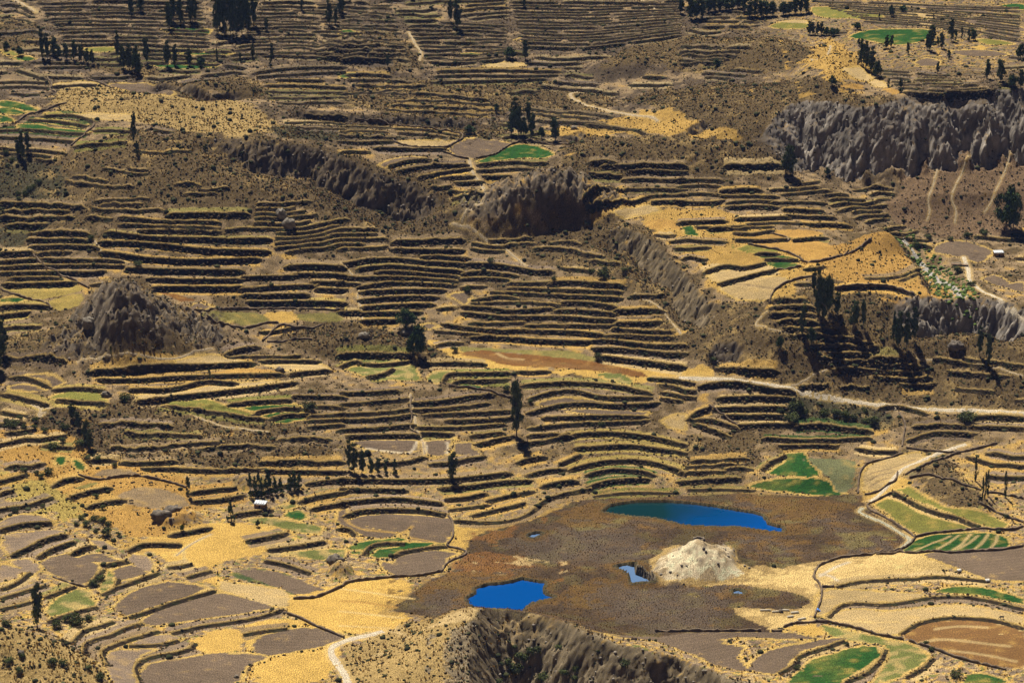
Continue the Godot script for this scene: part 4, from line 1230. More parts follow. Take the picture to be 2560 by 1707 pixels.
	far_bank([116,1702.5,120,1697.5,125.5,1693.5,132,1691,138,1687.5,144,1683], 1.5, 6.5, 3.6, "tan")
	far_bank([145,1683,155,1678,162.5,1675], 1.7, 6.5, 2.4, "tan")
	far_bank([143,1677.5,151,1675,156.5,1672], 1.5, 2.4, 1.7, "tan")
	far_bank([115,1691.5,119,1689,124.5,1687,130.5,1683.5,136.5,1680,142,1678], 1.5, 3.6, 2, "tan")
	far_bank([115,1686,119,1685,124.5,1681.5,130.5,1678,136.5,1676.5], 1.6, 2, 2.4, "tan")
	far_bank([137,1676.5,142.5,1674,148,1671.5,152,1669], 1.8, 1.7, 1.7, "tan")
	far_bank([144,1668.5,147,1668.5], 1.5, 2.1, 1.6, "tan")
	far_bank([125,1676,130.5,1675,135,1673,140.5,1671,145,1669], 1.3, 1.9, 1.6, "tan")
	far_bank([114.5,1677.5,118.5,1676.5,124.5,1675.5], 1.6, 4.2, 2.5, "tan")
	far_bank([129,1671.5,133,1670,137.5,1669,141.5,1668.5,144.5,1667.5], 1.7, 1.6, 6.5, "tan")
	far_bank([114,1672.5,118,1673,123,1673.5,128,1671.5], 1.6, 2, 6.5, "tan")
	place = "round the pale green plots beside the ploughed steps"
	order = 0
	bank([-152.5,1260.5,-141,1265,-117,1271], 2, 6.5, 4.1, "gyell")
	bank([-139,1252.5,-129,1259.5,-111,1263], 2, 4.6, 2, "gyell")
	bank([-189.5,1258,-171,1255.5,-155.5,1253,-144.5,1251.5,-129.5,1250.5], 2, 2.5, 6.5, "gyell")
	far_bank([-130.5,1250.5,-118.5,1257,-107.5,1258.5], 2, 2.6, 6, "gyell")
	place = "between the upper left trees"
	order = 0
	bank([-253.5,1669.5,-246.5,1668,-236.5,1667.5,-226,1668.5,-218,1669,-208.5,1668], 1.8, 3.4, 4.4, "gyell")
	far_bank([-207.5,1667.5,-196.5,1669,-188.5,1671], 1.4, 4.2, 4, "gyell")
	far_bank([-249,1658,-242.5,1659,-233.5,1659,-224,1658,-215.5,1657.5], 1.6, 4.5, 1.6, "gyell")
	far_bank([-214.5,1658.5,-205.5,1659.5,-197,1661,-191,1660], 1.3, 4.4, 1.6, "gyell")
	far_bank([-247,1654.5,-241,1654.5,-232,1653.5], 1.6, 1.9, 6.5, "gyell")
	far_bank([-231,1655,-224,1654,-217.5,1655,-210.5,1656.5,-203,1656,-197,1655,-192.5,1655.5], 1.5, 1.6, 3, "gyell")
	far_bank([-243.5,1647,-237.5,1646,-229,1646], 1.6, 3.7, 6.5, "gyell")
	far_bank([-228,1645.5,-221,1647,-214,1647,-206.5,1646,-200,1645.5,-195.5,1646.5], 1.4, 4.2, 6.5, "gyell")
	place = "on the scrubby round hill behind the dark outcrop"
	order = 0
	far_bank([47,1511,57,1511,65.5,1509.5], 2.2, 6.5, 2.4, "tan")
	bank([54,1507.5,79.5,1508,109,1506], 2.2, 5, 1.6, "tan")
	bank([72.5,1505.5,109,1503], 2.2, 1.6, 3.7, "tan")
	far_bank([47,1502.5,68,1501], 2.2, 3.1, 6.5, "gold")
	bank([65.5,1497,83.5,1497.5,108.5,1495], 2.2, 3.6, 4.7, "tan")
	bank([71.5,1487,87.5,1487,108,1485.5], 2.2, 1.6, 4.2, "gyell")
	bank([42,1455.5,55.5,1471,72,1488], 2.2, 6.5, 2.8, "gold")
	far_bank([81,1478.5,107.5,1478.5], 1.9, 2.4, 1.8, "gold")
	far_bank([82.5,1472.5,107,1472.5], 2.2, 2.6, 6.5, "gold")
	bank([44,1454.5,59.5,1463.5,83,1478], 2.2, 3.8, 6.5, "gold")
	place = "on the dark hillside flight behind the upper plateau"
	order = 0
	bank([130.5,1506,149.5,1507,170,1508.5], 2.4, 6.5, 6.5, "tan")
	bank([101,1495.5,116,1495.5,131,1494], 2.4, 3.8, 2.4, "tan")
	bank([100.5,1488,116.5,1489,130.5,1487.5], 2.1, 3.1, 1.6, "tan")
	bank([125,1481.5,140.5,1483.5,153.5,1483.5], 2.4, 6.5, 2.4, "gold")
	far_bank([100,1479,114,1480,129,1477.5], 2.1, 2.8, 2.1, "gold")
	bank([126.5,1476.5,145,1477.5,163.5,1477], 2.2, 2.8, 2.8, "gold")
	bank([99.5,1472,115.5,1470.5,129.5,1472], 2.4, 2, 6.5, "gold")
	far_bank([129.5,1468.5,144.5,1471,161.5,1471], 1.9, 2.8, 1.7, "tan")
	bank([156.5,1469.5,173.5,1473.5,192.5,1477], 1.9, 1.8, 2.6, "tan")
	bank([128.5,1464,146,1465.5,163.5,1466], 2.4, 2.4, 6.5, "gold")
	bank([162,1462.5,177,1464.5,189.5,1467.5], 2.4, 3.7, 4.4, "gold")
	bank([163.5,1453.5,180.5,1456.5,196.5,1461], 2.3, 4.5, 3.2, "gold")
	bank([133,1448,150,1449,168.5,1452.5], 2.4, 6.3, 2.8, "tan")
	bank([98,1446,113.5,1446,129.5,1446], 2.4, 6.5, 2.8, "tan")
	bank([138,1442,157.5,1444.5,178.5,1446], 1.5, 2.8, 2.2, "gold")
	bank([175.5,1445.5,188.5,1450,205,1455], 2.4, 4.1, 6.5, "gold")
	bank([115,1438,130.5,1440,142,1439.5], 2.4, 2.2, 6.5, "gold")
	place = "among the tan plots at the upper left"
	order = 0
	far_bank([-321.5,1644.5,-290,1643.5], 1.5, 6.5, 3.2, "straw")
	far_bank([-343.5,1642.5,-325.5,1642.5], 1.5, 6.5, 6.5, "straw")
	far_bank([-315,1636,-296,1637.5,-277,1638], 1.5, 3.6, 6.5, "straw")
	far_bank([-329.5,1632.5,-309,1619.5,-302.5,1614.5], 1.5, 4.2, 4.8, "straw")
	far_bank([-310.5,1620,-282,1618.5], 1.5, 6.5, 3.6, "straw")
	far_bank([-337.5,1610,-321,1612,-301,1610], 1.5, 5.4, 3.8, "straw")
	far_bank([-303,1604,-286.5,1607.5,-269,1607], 1.5, 4.9, 6.5, "straw")
	far_bank([-336,1602,-316.5,1604.5,-298.5,1601.5], 1.5, 3.8, 6.5, "straw")
	far_bank([-297.5,1545,-276.5,1544.5,-260,1530.5], 1.5, 6.5, 4.5, "green")
	bank([-306,1540.5,-284,1534.5,-263,1523], 1.5, 4.6, 6.5, "green")
	far_bank([-260.5,1514.5,-248,1514.5,-234,1509], 1.5, 6.5, 5.2, "gyell")
	bank([-321,1521.5,-300.5,1521.5,-285.5,1516.5,-260.5,1509.5], 1.5, 6.5, 5.3, "green")
	bank([-319,1512,-293.5,1508,-269,1501], 1.5, 5.2, 6.5, "tan")
	far_bank([-269.5,1495,-250.5,1494.5,-235,1495.5], 1.5, 6.4, 6.5, "gyell")
	place = "just below the rocky hill"
	order = 0
	bank([-159.5,1311,-150,1319.5,-140.5,1326], 2.6, 6.5, 3.5, "straw")
	bank([-158,1310.5,-137.5,1316,-117.5,1319.5], 1.5, 2.4, 2, "straw")
	bank([-140.5,1310.5,-125.5,1314.5,-105.5,1317], 2.1, 2, 5.3, "straw")
	bank([-229.5,1282,-206.5,1287.5,-183.5,1293.5,-160.5,1301,-141,1307.5], 2.6, 6.5, 4.5, "gold")
	bank([-124,1297,-112.5,1302,-99,1306.5], 2.5, 6.5, 4.9, "straw")
	bank([-166.5,1288,-147.5,1292.5,-124,1297.5], 2.3, 5.4, 3.3, "ochre")
	bank([-225,1278.5,-205.5,1279,-186,1283.5,-164,1289], 2.5, 3.8, 4.5, "gold")
	bank([-207.5,1269.5,-188.5,1271,-177.5,1275.5,-166.5,1283,-148,1283.5], 2.5, 3.7, 4.5, "gold")
	bank([-202,1257,-180,1265,-157.5,1273,-138.5,1280.5,-117,1290.5], 2.6, 4.7, 6.5, "straw")
	place = "at the left edge below the dark tree"
	order = 0
	bank([-280.5,1301,-260,1297.5,-242,1288], 1.8, 6.5, 6.5, "plough")
	far_bank([-273,1280,-261,1279,-247,1269.5], 1.8, 6.5, 6.5, "plough")
	far_bank([-247.5,1267.5,-232,1270,-218,1267.5], 1.8, 4.3, 5.7, "yell")
	bank([-273.5,1263,-261.5,1259,-244,1251], 1.8, 6.5, 6.5, "yell")
	bank([-245,1258,-229.5,1256,-214,1255], 1.8, 5.8, 6.5, "yell")
	place = "on the steep slope above the rocky hill"
	order = 0
	bank([-232,1419,-206,1418.5,-171.5,1421.5], 2.5, 1.6, 1.6, "gold")
	bank([-220,1414,-197.5,1416.5,-171,1419], 3, 1.6, 2.9, "gold")
	bank([-239,1413.5,-222.5,1410.5,-205,1409,-171.5,1413,-141,1418.5], 3, 3.1, 3, "gold")
	bank([-242,1406,-221.5,1405,-201,1404,-179,1404,-141,1409.5], 3, 3, 3.5, "gold")
	bank([-240.5,1398.5,-224.5,1395.5,-212,1393.5,-186.5,1394.5,-146,1403.5], 3, 3, 3.9, "gold")
	bank([-225,1384.5,-202.5,1384.5,-177.5,1388,-155,1392], 3, 4.2, 3.3, "tan")
	bank([-159.5,1386.5,-144,1390,-125,1394], 3, 2, 2.7, "gold")
	bank([-210.5,1377,-185,1379.5,-154.5,1386], 3, 2.2, 3, "tan")
	bank([-158,1377.5,-135,1384,-112.5,1389.5], 2.8, 1.6, 2.9, "gold")
	bank([-206.5,1370,-176,1375,-154,1380], 3, 3.1, 6.5, "gold")
	bank([-156.5,1372,-134.5,1376.5,-116.5,1380.5], 3, 2.9, 2.6, "gold")
	bank([-153,1367.5,-134,1371,-114,1375.5], 3, 2.6, 6.5, "gold")
	place = "on the slope between the rocky hill and the left edge"
	order = 0
	bank([-286.5,1421,-262,1417,-247,1413], 2.6, 3.5, 2.6, "gold")
	bank([-285.5,1415,-265.5,1412,-245.5,1408], 2.6, 2.5, 2.8, "gold")
	bank([-283,1408.5,-260,1405.5,-240,1401.5], 2.6, 2.6, 1.9, "tan")
	bank([-279.5,1402,-268.5,1402.5,-256.5,1400.5], 2.6, 1.6, 2.8, "tan")
	bank([-301,1404,-285.5,1403,-278,1403], 2.6, 6.5, 1.9, "tan")
	bank([-300,1397.5,-287,1397,-273.5,1397.5], 2.6, 2.8, 2.5, "tan")
	bank([-275,1397,-254,1393,-224,1390], 2.6, 3, 1.6, "plight")
	bank([-272,1391.5,-249.5,1389,-222,1387], 2.6, 1.6, 2.6, "plight")
	bank([-299,1392,-284,1392,-268.5,1391], 2.6, 2.4, 3.2, "tan")
	bank([-264.5,1384.5,-244,1382,-233.5,1383], 2.6, 3, 3.9, "plight")
	bank([-298,1386,-278.5,1385,-261.5,1383.5], 2.6, 3.1, 2.2, "tan")
	bank([-290.5,1381,-273.5,1380.5,-258,1379], 2.4, 2.2, 2.5, "yell")
	bank([-293.5,1375.5,-272.5,1375,-249,1374], 2.6, 2.6, 6.5, "yell")
	bank([-292,1351,-277.5,1352.5,-259.5,1350.5], 2.6, 6.5, 2.9, "yell")
	far_bank([-291,1344,-271.5,1347.5], 2.6, 2.7, 6.5, "yell")
	place = "below the brown cliff at the left"
	order = 0
	bank([-308.5,1448.5,-283.5,1443.5,-252.5,1434], 2.6, 6.5, 1.7, "gold")
	bank([-305,1442,-282.5,1439.5,-262,1434], 2.6, 1.9, 3.1, "gold")
	bank([-205,1426,-181.5,1429.5,-155,1434], 2.6, 6.5, 2.6, "gold")
	bank([-306.5,1436,-277,1431.5,-258.5,1428.5], 2.6, 3.1, 2.6, "gold")
	bank([-232.5,1424.5,-206.5,1421.5,-171.5,1425], 2.6, 2.8, 1.6, "gold")
	bank([-300,1429.5,-274,1426], 2.6, 2.5, 6.5, "gold")
	place = "beside the eroded knoll at the upper left"
	order = 0
	bank([-172.5,1632.5,-146.5,1646.5,-110.5,1658], 1.9, 6.5, 3.7, "tan")
	bank([-170.5,1626.5,-141,1638.5,-110,1650.5], 1.9, 3.7, 5.1, "tan")
	far_bank([-156.5,1624,-135,1628,-123,1630.5], 1.9, 4.3, 5.7, "gold")
	bank([-162.5,1612,-134.5,1616.5,-108,1620], 1.9, 5.8, 5.9, "gold")
	bank([-161.5,1600.5,-143,1602,-107.5,1609.5], 1.5, 5.7, 4.5, "gold")
	bank([-159,1587.5,-132.5,1592,-107,1601.5], 1.3, 4.4, 6.3, "gold")
	far_bank([-152.5,1573.5,-106.5,1588.5], 1.2, 6.3, 6.5, "tan")
	far_bank([-132.5,1558,-104.5,1557.5], 1.9, 6.5, 6.5, "tan")
	far_bank([-144.5,1534,-124,1540.5,-103.5,1542.5], 0.9, 6.5, 4.4, "tan")
	far_bank([-134.5,1527.5,-102.5,1532], 1.6, 4, 6.5, "tan")
	place = "round the ploughed plots of the lower left corner"
	order = 0
	bank([-251,1125.5,-239.5,1134,-223.5,1138], 2.2, 6.5, 6.5, "tan")
	bank([-240.5,1102,-232,1113,-226.5,1120.5,-215.5,1128], 2.2, 6.5, 6.5, "plight")
	bank([-228,1101.5,-220.5,1113,-210.5,1122.5], 1.9, 5.5, 6.1, "straw")
	far_bank([-212.5,1107,-207,1115,-201,1118.5], 2.1, 6.5, 6.5, "tan")
	far_bank([-196,1098.5,-188.5,1103.5,-182.5,1106], 1.4, 6.5, 2.2, "tan")
	far_bank([-121,1117,-109,1113.5,-94.5,1105], 1.4, 6.5, 6.5, "tan")
	far_bank([-200,1077,-197.5,1087.5,-194.5,1097.5], 1.1, 3, 6.5, "tan")
	far_bank([-187,1078.5,-178,1087,-168.5,1097], 1.3, 5.9, 6.5, "tan")
	far_bank([-239.5,1067,-232.5,1076,-227.5,1089], 1.1, 6.5, 4.9, "tan")
	far_bank([-192.5,1069.5,-187,1077.5,-187,1090], 1, 4.1, 4.5, "tan")
	far_bank([-218,1062.5,-211,1070,-204.5,1078.5], 1.1, 6.5, 6.5, "tan")
	far_bank([-238,1058,-230.5,1065,-217.5,1077.5], 0.9, 4.9, 5.6, "tan")
	bank([-177.5,1048.5,-168.5,1057,-159.5,1066,-150.5,1074,-138.5,1083.5], 1.2, 6.5, 6.5, "tan")
	far_bank([-236,1047.5,-228,1053,-220.5,1060], 0.9, 5.6, 6, "tan")
	far_bank([-212.5,1037,-204,1048,-190,1059.5], 0.9, 6.5, 6.5, "tan")
	bank([-156.5,1036,-140.5,1046.5,-127.5,1052,-115,1059,-105,1068], 0.9, 6.5, 3.9, "tan")
	bank([-199.5,1003,-194.5,1031.5,-189,1037.5,-181,1046.5], 0.9, 6.5, 6.5, "tan")
	far_bank([-125,1038,-114.5,1043.5,-100.5,1048], 0.9, 6.5, 6, "tan")
	bank([-187.5,995.5,-191,1014.5,-190,1022,-181.5,1031,-175,1040,-167,1047], 0.9, 5.7, 6.2, "tan")
	far_bank([-174.5,1022,-164,1024,-154.5,1028,-148.5,1033.5], 0.9, 2.2, 5.8, "tan")
	bank([-177,994,-182,1009.5,-181,1016.5,-174,1026,-165.5,1034,-159.5,1039.5], 0.9, 6.5, 2.3, "tan")
	bank([-161.5,982.5,-166,998,-165,1006.5,-159.5,1013.5,-150,1018.5,-145,1023.5,-143.5,1030.5], 0.9, 6.5, 6, "tan")
	place = "among the golden lower left plots"
	order = 0
	bank([-131.5,1209.5,-113.5,1213,-86.5,1217.5], 1.9, 6.5, 3.5, "gold")
	bank([-202,1199,-187.5,1200.5,-171.5,1204.5], 1.9, 6.5, 1.8, "gold")
	bank([-190.5,1196.5,-172.5,1199,-157.5,1200,-127,1205.5], 1.9, 2, 6.5, "gold")
	bank([-129.5,1203.5,-109,1206,-84.5,1209.5], 1.9, 3.6, 4.3, "gold")
	far_bank([-232,1172,-225.5,1180,-216.5,1182.5], 1.9, 6.5, 6.5, "gold")
	far_bank([-106.5,1195,-94,1200,-84,1202], 1.9, 4.1, 4.7, "tan")
	far_bank([-164,1176,-152,1181.5,-140,1185.5], 1.9, 6.5, 4, "ochre")
	far_bank([-222.5,1162.5,-211.5,1170.5,-201.5,1176], 1.9, 6.5, 6.5, "gold")
	bank([-109,1177.5,-100,1184.5,-83.5,1193], 1.9, 3.6, 5.2, "gold")
	bank([-162,1169,-147.5,1173.5,-135.5,1180.5], 1.9, 4.2, 6.5, "ochre")
	far_bank([-212.5,1154,-203,1161,-193,1165], 1.9, 6.5, 6.5, "gold")
	far_bank([-102.5,1171.5,-92.5,1177.5,-83,1181.5], 1.9, 5, 6.5, "gold")
	far_bank([-141,1159,-130,1164,-120,1168.5], 1.9, 6.5, 6.5, "gold")
	far_bank([-169,1133.5,-158.5,1139,-148,1145.5], 1.9, 6.5, 5.3, "gold")
	far_bank([-132,1133.5,-122,1139,-111,1146.5], 1.9, 6.5, 6.5, "straw")
	bank([-120.5,1126.5,-107,1132.5,-90.5,1141], 1.8, 6.5, 6.5, "straw")
	bank([-186.5,1114.5,-181,1122,-174,1124.5,-159.5,1126], 1.9, 5.8, 6.5, "gold")
	place = "on the long terraces above the ravine"
	order = 0
	bank([-51.5,1665.5,-7.5,1677,35,1675.5], 1.9, 6.5, 3.6, "gold")
	far_bank([-112,1643,-97.5,1648.5,-80.5,1650], 1.9, 6.5, 4.3, "gold")
	bank([-53,1657,-17.5,1667,33,1670], 1.9, 3.6, 3.5, "gold")
	bank([-55,1647,-17,1658.5,25,1665.5], 1.9, 3.1, 6.5, "gold")
	bank([-111,1635.5,-90,1640,-65.5,1643.5], 1.9, 4.5, 4.4, "gold")
	bank([-104.5,1627.5,-80,1631.5,-57.5,1640], 1.9, 4.5, 6, "gold")
	far_bank([-88.5,1618,-71,1627.5], 1.1, 3.7, 1.6, "gold")
	far_bank([-114.5,1605.5,-94,1615,-67.5,1620.5], 1.1, 1.6, 4.5, "gold")
	bank([-66,1622,-41,1624.5,-14.5,1623.5], 1.9, 6.5, 3.5, "gold")
	bank([-78,1600.5,-45.5,1614.5,-6.5,1617], 1.5, 4.1, 4.7, "gold")
	bank([-79.5,1590.5,-45.5,1601.5,-5.5,1608.5], 1.5, 5, 4.9, "gold")
	bank([-81,1580,-45,1589,-14.5,1599], 1.2, 4.9, 6.5, "gold")
	bank([10,1615,40.5,1598,66,1578.5], 1.5, 6.5, 3.2, "gold")
	far_bank([12,1607.5,31,1596.5,52,1582], 1.3, 3.2, 5, "gold")
	bank([14.5,1593.5,40,1578.5,61,1568], 1.9, 5.2, 6.5, "gold")
	bank([47,1573,68,1561.5,85,1537], 1.4, 2.7, 6.5, "gold")
	place = "around the green and ploughed plots behind the dark outcrop"
	order = 0
	far_bank([-110.5,1536.5,-94.5,1540,-75.5,1544], 0.9, 2.5, 3, "gold")
	far_bank([-109.5,1526,-94,1532,-76,1535], 1.3, 2.2, 5, "gold")
	far_bank([-76,1542.5,-53.5,1548.5,-32,1547.5], 1.1, 6.5, 3.5, "gold")
	far_bank([-73.5,1535.5,-56.5,1540,-39.5,1542.5], 1.6, 3.3, 6.5, "gold")
	bank([-109.5,1517.5,-89,1521.5,-70.5,1527], 1.8, 4.7, 4, "plough")
	bank([-108.5,1507.5,-88.5,1513.5,-73,1520], 2, 3.5, 5.2, "plough")
	bank([-86,1506,-61,1512.5,-41,1520.5], 2, 6.4, 6.5, "plight")
	bank([-77.5,1486,-62.5,1498,-49.5,1503], 2, 6.5, 3.3, "plough")
	bank([-22.5,1505.5,2.5,1516.5,23,1514.5], 2, 6.5, 3.3, "gold")
	far_bank([-50.5,1497.5,-37.5,1500,-26,1504.5], 2, 6.3, 1.6, "plough")
	far_bank([-71.5,1483.5,-58.5,1492,-45,1499.5], 2, 3.6, 4.4, "plough")
	bank([-22.5,1499.5,2.5,1508,16.5,1508.5], 2, 3.1, 3.1, "gold")
	bank([-58.5,1481.5,-42.5,1493,-24.5,1502], 2, 1.6, 2.7, "ygold")
	far_bank([-19,1495,0,1499.5], 2, 2.9, 6.5, "gold")
	far_bank([-45,1486.5,-22.5,1494], 2, 2.6, 2.2, "gold")
	far_bank([-36,1485,-17,1490], 2, 2.4, 4.5, "gold")
	far_bank([-37.5,1478.5,-16,1473], 1.1, 4.2, 3.7, "gold")
	far_bank([-36.5,1471,-17.5,1465], 2, 3.7, 6.5, "gold")
	place = "on the far plain at the top right"
	order = 0
	far_bank([218,1803.5,232.5,1795.5,253,1789], 0.8, 6, 1.6, "plough")
	far_bank([221,1794.5,234,1791.5,252.5,1785,273,1776,290.5,1766.5], 0.7, 1.6, 1.6, "gyell")
	bank([255.5,1789,276,1782.5,292.5,1776,312,1770,331.5,1764,349.5,1762,362,1761.5], 0.8, 6, 3.2, "plough")
	bank([223.5,1791.5,236,1788,252.5,1778,272,1769.5,289.5,1762.5,308,1758], 0.9, 1.9, 2.2, "plough")
	far_bank([293,1767.5,318.5,1761,343,1755,360,1749], 0.8, 3.4, 3.3, "plough")
	bank([226.5,1787,238,1779.5,254.5,1770,273.5,1764,290.5,1758.5,308,1751,325.5,1741], 0.8, 2.1, 1.6, "plough")
	bank([228,1780.5,241,1773.5,260.5,1767,281.5,1758.5,299.5,1749,319.5,1739], 0.9, 1.6, 2.6, "gyell")
	far_bank([231,1773,246,1768.5,266.5,1758,287.5,1746], 0.9, 2.1, 1.8, "gyell")
	far_bank([233.5,1770.5,251.5,1760.5,276.5,1746], 0.8, 1.8, 2.4, "straw")
	far_bank([310.5,1755,338,1744.5,357.5,1736], 0.8, 4.6, 2.9, "gyell")
	far_bank([328.5,1742.5,344.5,1735.5,357,1732.5], 0.8, 2.6, 4, "plough")
	far_bank([238.5,1756,251.5,1749.5,270,1742,289,1731], 0.9, 1.6, 1.6, "plough")
	bank([236.5,1764,248,1754.5,265,1747,284,1740,300.5,1730.5,317.5,1717], 0.9, 1.6, 1.6, "gyell")
	far_bank([279.5,1743.5,299,1735.5,320,1724.5], 0.9, 2.5, 1.6, "plough")
	far_bank([321.5,1736,341,1728,355,1722.5], 0.8, 3.4, 2.8, "straw")
	far_bank([289.5,1745.5,306.5,1737,325.5,1729,341.5,1720,353,1712], 0.9, 3.3, 2.5, "plough")
	far_bank([244,1746.5,255,1739.5,270,1729,286.5,1720], 0.9, 2.4, 2.5, "straw")
	bank([241,1752,251,1748,264.5,1740,279.5,1729.5,294,1720.5,308,1712,323,1703], 0.9, 1.6, 2.7, "gyell")
	far_bank([322,1725,339.5,1712.5,351.5,1705], 0.7, 3.3, 3.8, "plough")
	bank([246.5,1738.5,255.5,1731.5,268,1725,282,1718,295,1710,307,1698.5,319.5,1684.5], 0.8, 2.2, 6.5, "tan")
	far_bank([290.5,1731.5,306,1719.5,323,1708.5,338,1698,349,1690.5], 0.9, 2.3, 3.1, "straw")
	far_bank([319.5,1717,337.5,1704.5,350.5,1698.5], 0.7, 3.6, 2.4, "plough")
	far_bank([289,1716.5,304.5,1707.5,320,1692.5,334,1676,344.5,1667], 0.9, 3.1, 1.6, "straw")
	far_bank([324.5,1699,337.5,1687.5,346.5,1677.5], 0.9, 3.9, 5.1, "plough")
	far_bank([321.5,1685.5,334.5,1672.5,344,1664.5], 0.8, 1.6, 6, "plough")
	place = "between the golden plots of the upper plateau"
	order = 0
	bank([109,1441,135,1438.5,156.5,1439.5], 1.5, 1.6, 2.9, "gold")
	far_bank([131,1431.5,143,1429.5,156,1434.5], 2, 3.6, 4, "gold")
	far_bank([163,1419.5,175.5,1424.5,187.5,1429], 2, 5.8, 6.5, "gold")
	bank([130.5,1423,147.5,1420.5,165.5,1423], 2, 4.1, 6.5, "gold")
	far_bank([141.5,1403,156.5,1401.5], 2, 6.5, 4.1, "gyell")
	far_bank([144.5,1396.5,167.5,1393.5], 2, 3.3, 4.7, "gyell")
	bank([110,1387.5,123,1392.5,136,1388,149.5,1392.5], 2, 6.5, 4.9, "straw")
	bank([117.5,1376,134.5,1378.5,154,1383], 2, 4.6, 6.5, "straw")
	bank([201.5,1373,223.5,1384.5,248,1421], 0.9, 6.5, 2.2, "gold")
	far_bank([221.5,1376.5,249,1412], 0.9, 2.1, 6.5, "gold")
	bank([181,1357.5,199.5,1362,216.5,1364,229.5,1352.5], 2, 6, 6.5, "gold")
	far_bank([144,1337.5,158,1338.5], 2, 1.6, 4.8, "gold")
	place = "on the ploughed terraces left of the tall eucalyptus"
	order = 0
	bank([-95.5,1279.5,-77.5,1283,-59.5,1288.5], 2.2, 6.5, 1.7, "plough")
	bank([-56.5,1275.5,-37.5,1281,-22,1287.5,-8.5,1291.5], 2.2, 6.5, 3.3, "plough")
	bank([-95,1268.5,-77,1273.5,-53.5,1281], 2, 4.2, 1.6, "plough")
	bank([-55.5,1269.5,-37.5,1274,-11.5,1283], 2.1, 3.3, 1.8, "plough")
	bank([-94.5,1260,-72.5,1265,-52.5,1272], 1.9, 2.8, 2.3, "plough")
	bank([-48.5,1267.5,-21.5,1273.5,0.5,1278.5], 2.2, 2.1, 3.3, "plough")
	bank([-92,1255.5,-72.5,1259.5,-51.5,1267], 2.2, 2.4, 4.3, "plough")
	bank([-36.5,1263.5,-17.5,1267.5,3,1272.5], 2.2, 3, 2.6, "plough")
	bank([-52,1255,-29.5,1259,-3.5,1266.5], 2, 2.3, 2.2, "tan")
	bank([-93.5,1245,-72,1250.5,-51,1257.5], 2.2, 3.1, 2.8, "plough")
	far_bank([-50.5,1251.5,-30.5,1253.5], 2.2, 2, 6.5, "tan")
	far_bank([-23,1252.5,-3.5,1259], 2.2, 3.5, 1.9, "gold")
	bank([-88.5,1241,-68,1245.5,-47,1249.5], 2.2, 2.5, 6.5, "plough")
	bank([-20.5,1245.5,-9.5,1252.5,1,1257.5], 2.2, 1.9, 6.5, "gold")
	place = "on the dark ploughed steps left of the stone path"
	order = 0
	bank([-120.5,1274,-88.5,1277.5], 2, 5.6, 3.4, "plough")
	far_bank([-108.5,1266.5,-88,1267.5], 2, 3.1, 3.2, "plough")
	far_bank([-111.5,1256,-87.5,1261.5], 1.7, 2.2, 2.3, "plough")
	far_bank([-111,1251.5,-87,1256.5], 1.8, 2.3, 2.5, "plough")
	far_bank([-109,1246,-87,1252.5], 2, 2.3, 3.9, "plough")
	place = "around the curved plots at the lower right"
	order = 0
	bank([197.5,1206.5,206,1191,215,1179,225,1170.5,235.5,1157], 1.6, 6.5, 6.5, "straw")
	far_bank([189.5,1102,203.5,1105,229,1097.5], 0.9, 6.5, 6.5, "straw")
	far_bank([152.5,1095,168,1102,192.5,1103.5], 0.9, 6.5, 6.5, "straw")
	bank([145,1059.5,153.5,1074,161.5,1077,174.5,1075,185.5,1077.5,196,1081,210,1081.5,223,1077,240,1065], 0.9, 6.5, 6.5, "straw")
	bank([175,1039.5,185,1051.5,196,1057.5,209.5,1058,222.5,1054.5,236,1044.5], 0.9, 6.5, 6.5, "straw")
	far_bank([125,1016.5,131,1022.5,142,1030,152.5,1038.5], 0.9, 6.5, 6.5, "straw")
	far_bank([144,993,154.5,1001,163,1013.5,168.5,1028.5], 0.9, 6.5, 6, "straw")
	far_bank([115.5,1001.5,123,1009.5,128.5,1017.5], 0.9, 2.2, 6, "straw")
	far_bank([171,996,181,1006,188.5,1018], 0.9, 6.5, 6, "straw")
	place = "on the hillside flight below the eucalyptus clump"
	order = 0
	far_bank([145,1348.5,167,1344.5], 2.5, 6.5, 2.7, "gold")
	bank([144.5,1342.5,170.5,1339], 2.5, 2.6, 1.7, "gold")
	bank([145.5,1337.5,171.5,1334.5], 2.5, 1.6, 2.7, "gold")
	bank([147.5,1331,171.5,1329.5], 2.5, 2.6, 2.1, "gold")
	bank([151.5,1326.5,163.5,1325.5,181.5,1327], 2.5, 2, 1.6, "gold")
	bank([154.5,1323,174.5,1323,187,1323.5,201.5,1322], 2.5, 1.6, 1.8, "gold")
	bank([165.5,1317.5,182.5,1319.5,203,1321], 2.5, 1.6, 1.7, "gold")
	bank([175.5,1315,199.5,1317.5], 2.5, 1.8, 1.6, "gold")
	bank([169.5,1312,186,1313,202,1314.5], 2.5, 1.6, 1.7, "gold")
	far_bank([197,1315,216.5,1314.5], 2.5, 6.5, 1.6, "gold")
	bank([196.5,1312.5,214.5,1312.5,228,1310.5], 2.5, 1.6, 1.6, "gold")
	bank([112.5,1312.5,129,1306,147.5,1304], 2.5, 6.5, 4.2, "gold")
	bank([176.5,1307.5,198,1310,225.5,1309], 2.5, 1.6, 2, "gold")
	bank([199.5,1307,214,1305.5,232,1304], 2.5, 1.8, 1.6, "gold")
	far_bank([213.5,1303.5,225.5,1301.5,233.5,1300.5], 2.5, 1.6, 6.5, "gold")
	place = "on the scrubby old terraces above the small pines"
	order = 0
	bank([-217.5,1234,-200,1237,-178,1236], 1.7, 6.5, 4.2, "tan")
	bank([-204,1227.5,-183.5,1228.5,-162,1229.5], 1.7, 4.4, 4.1, "tan")
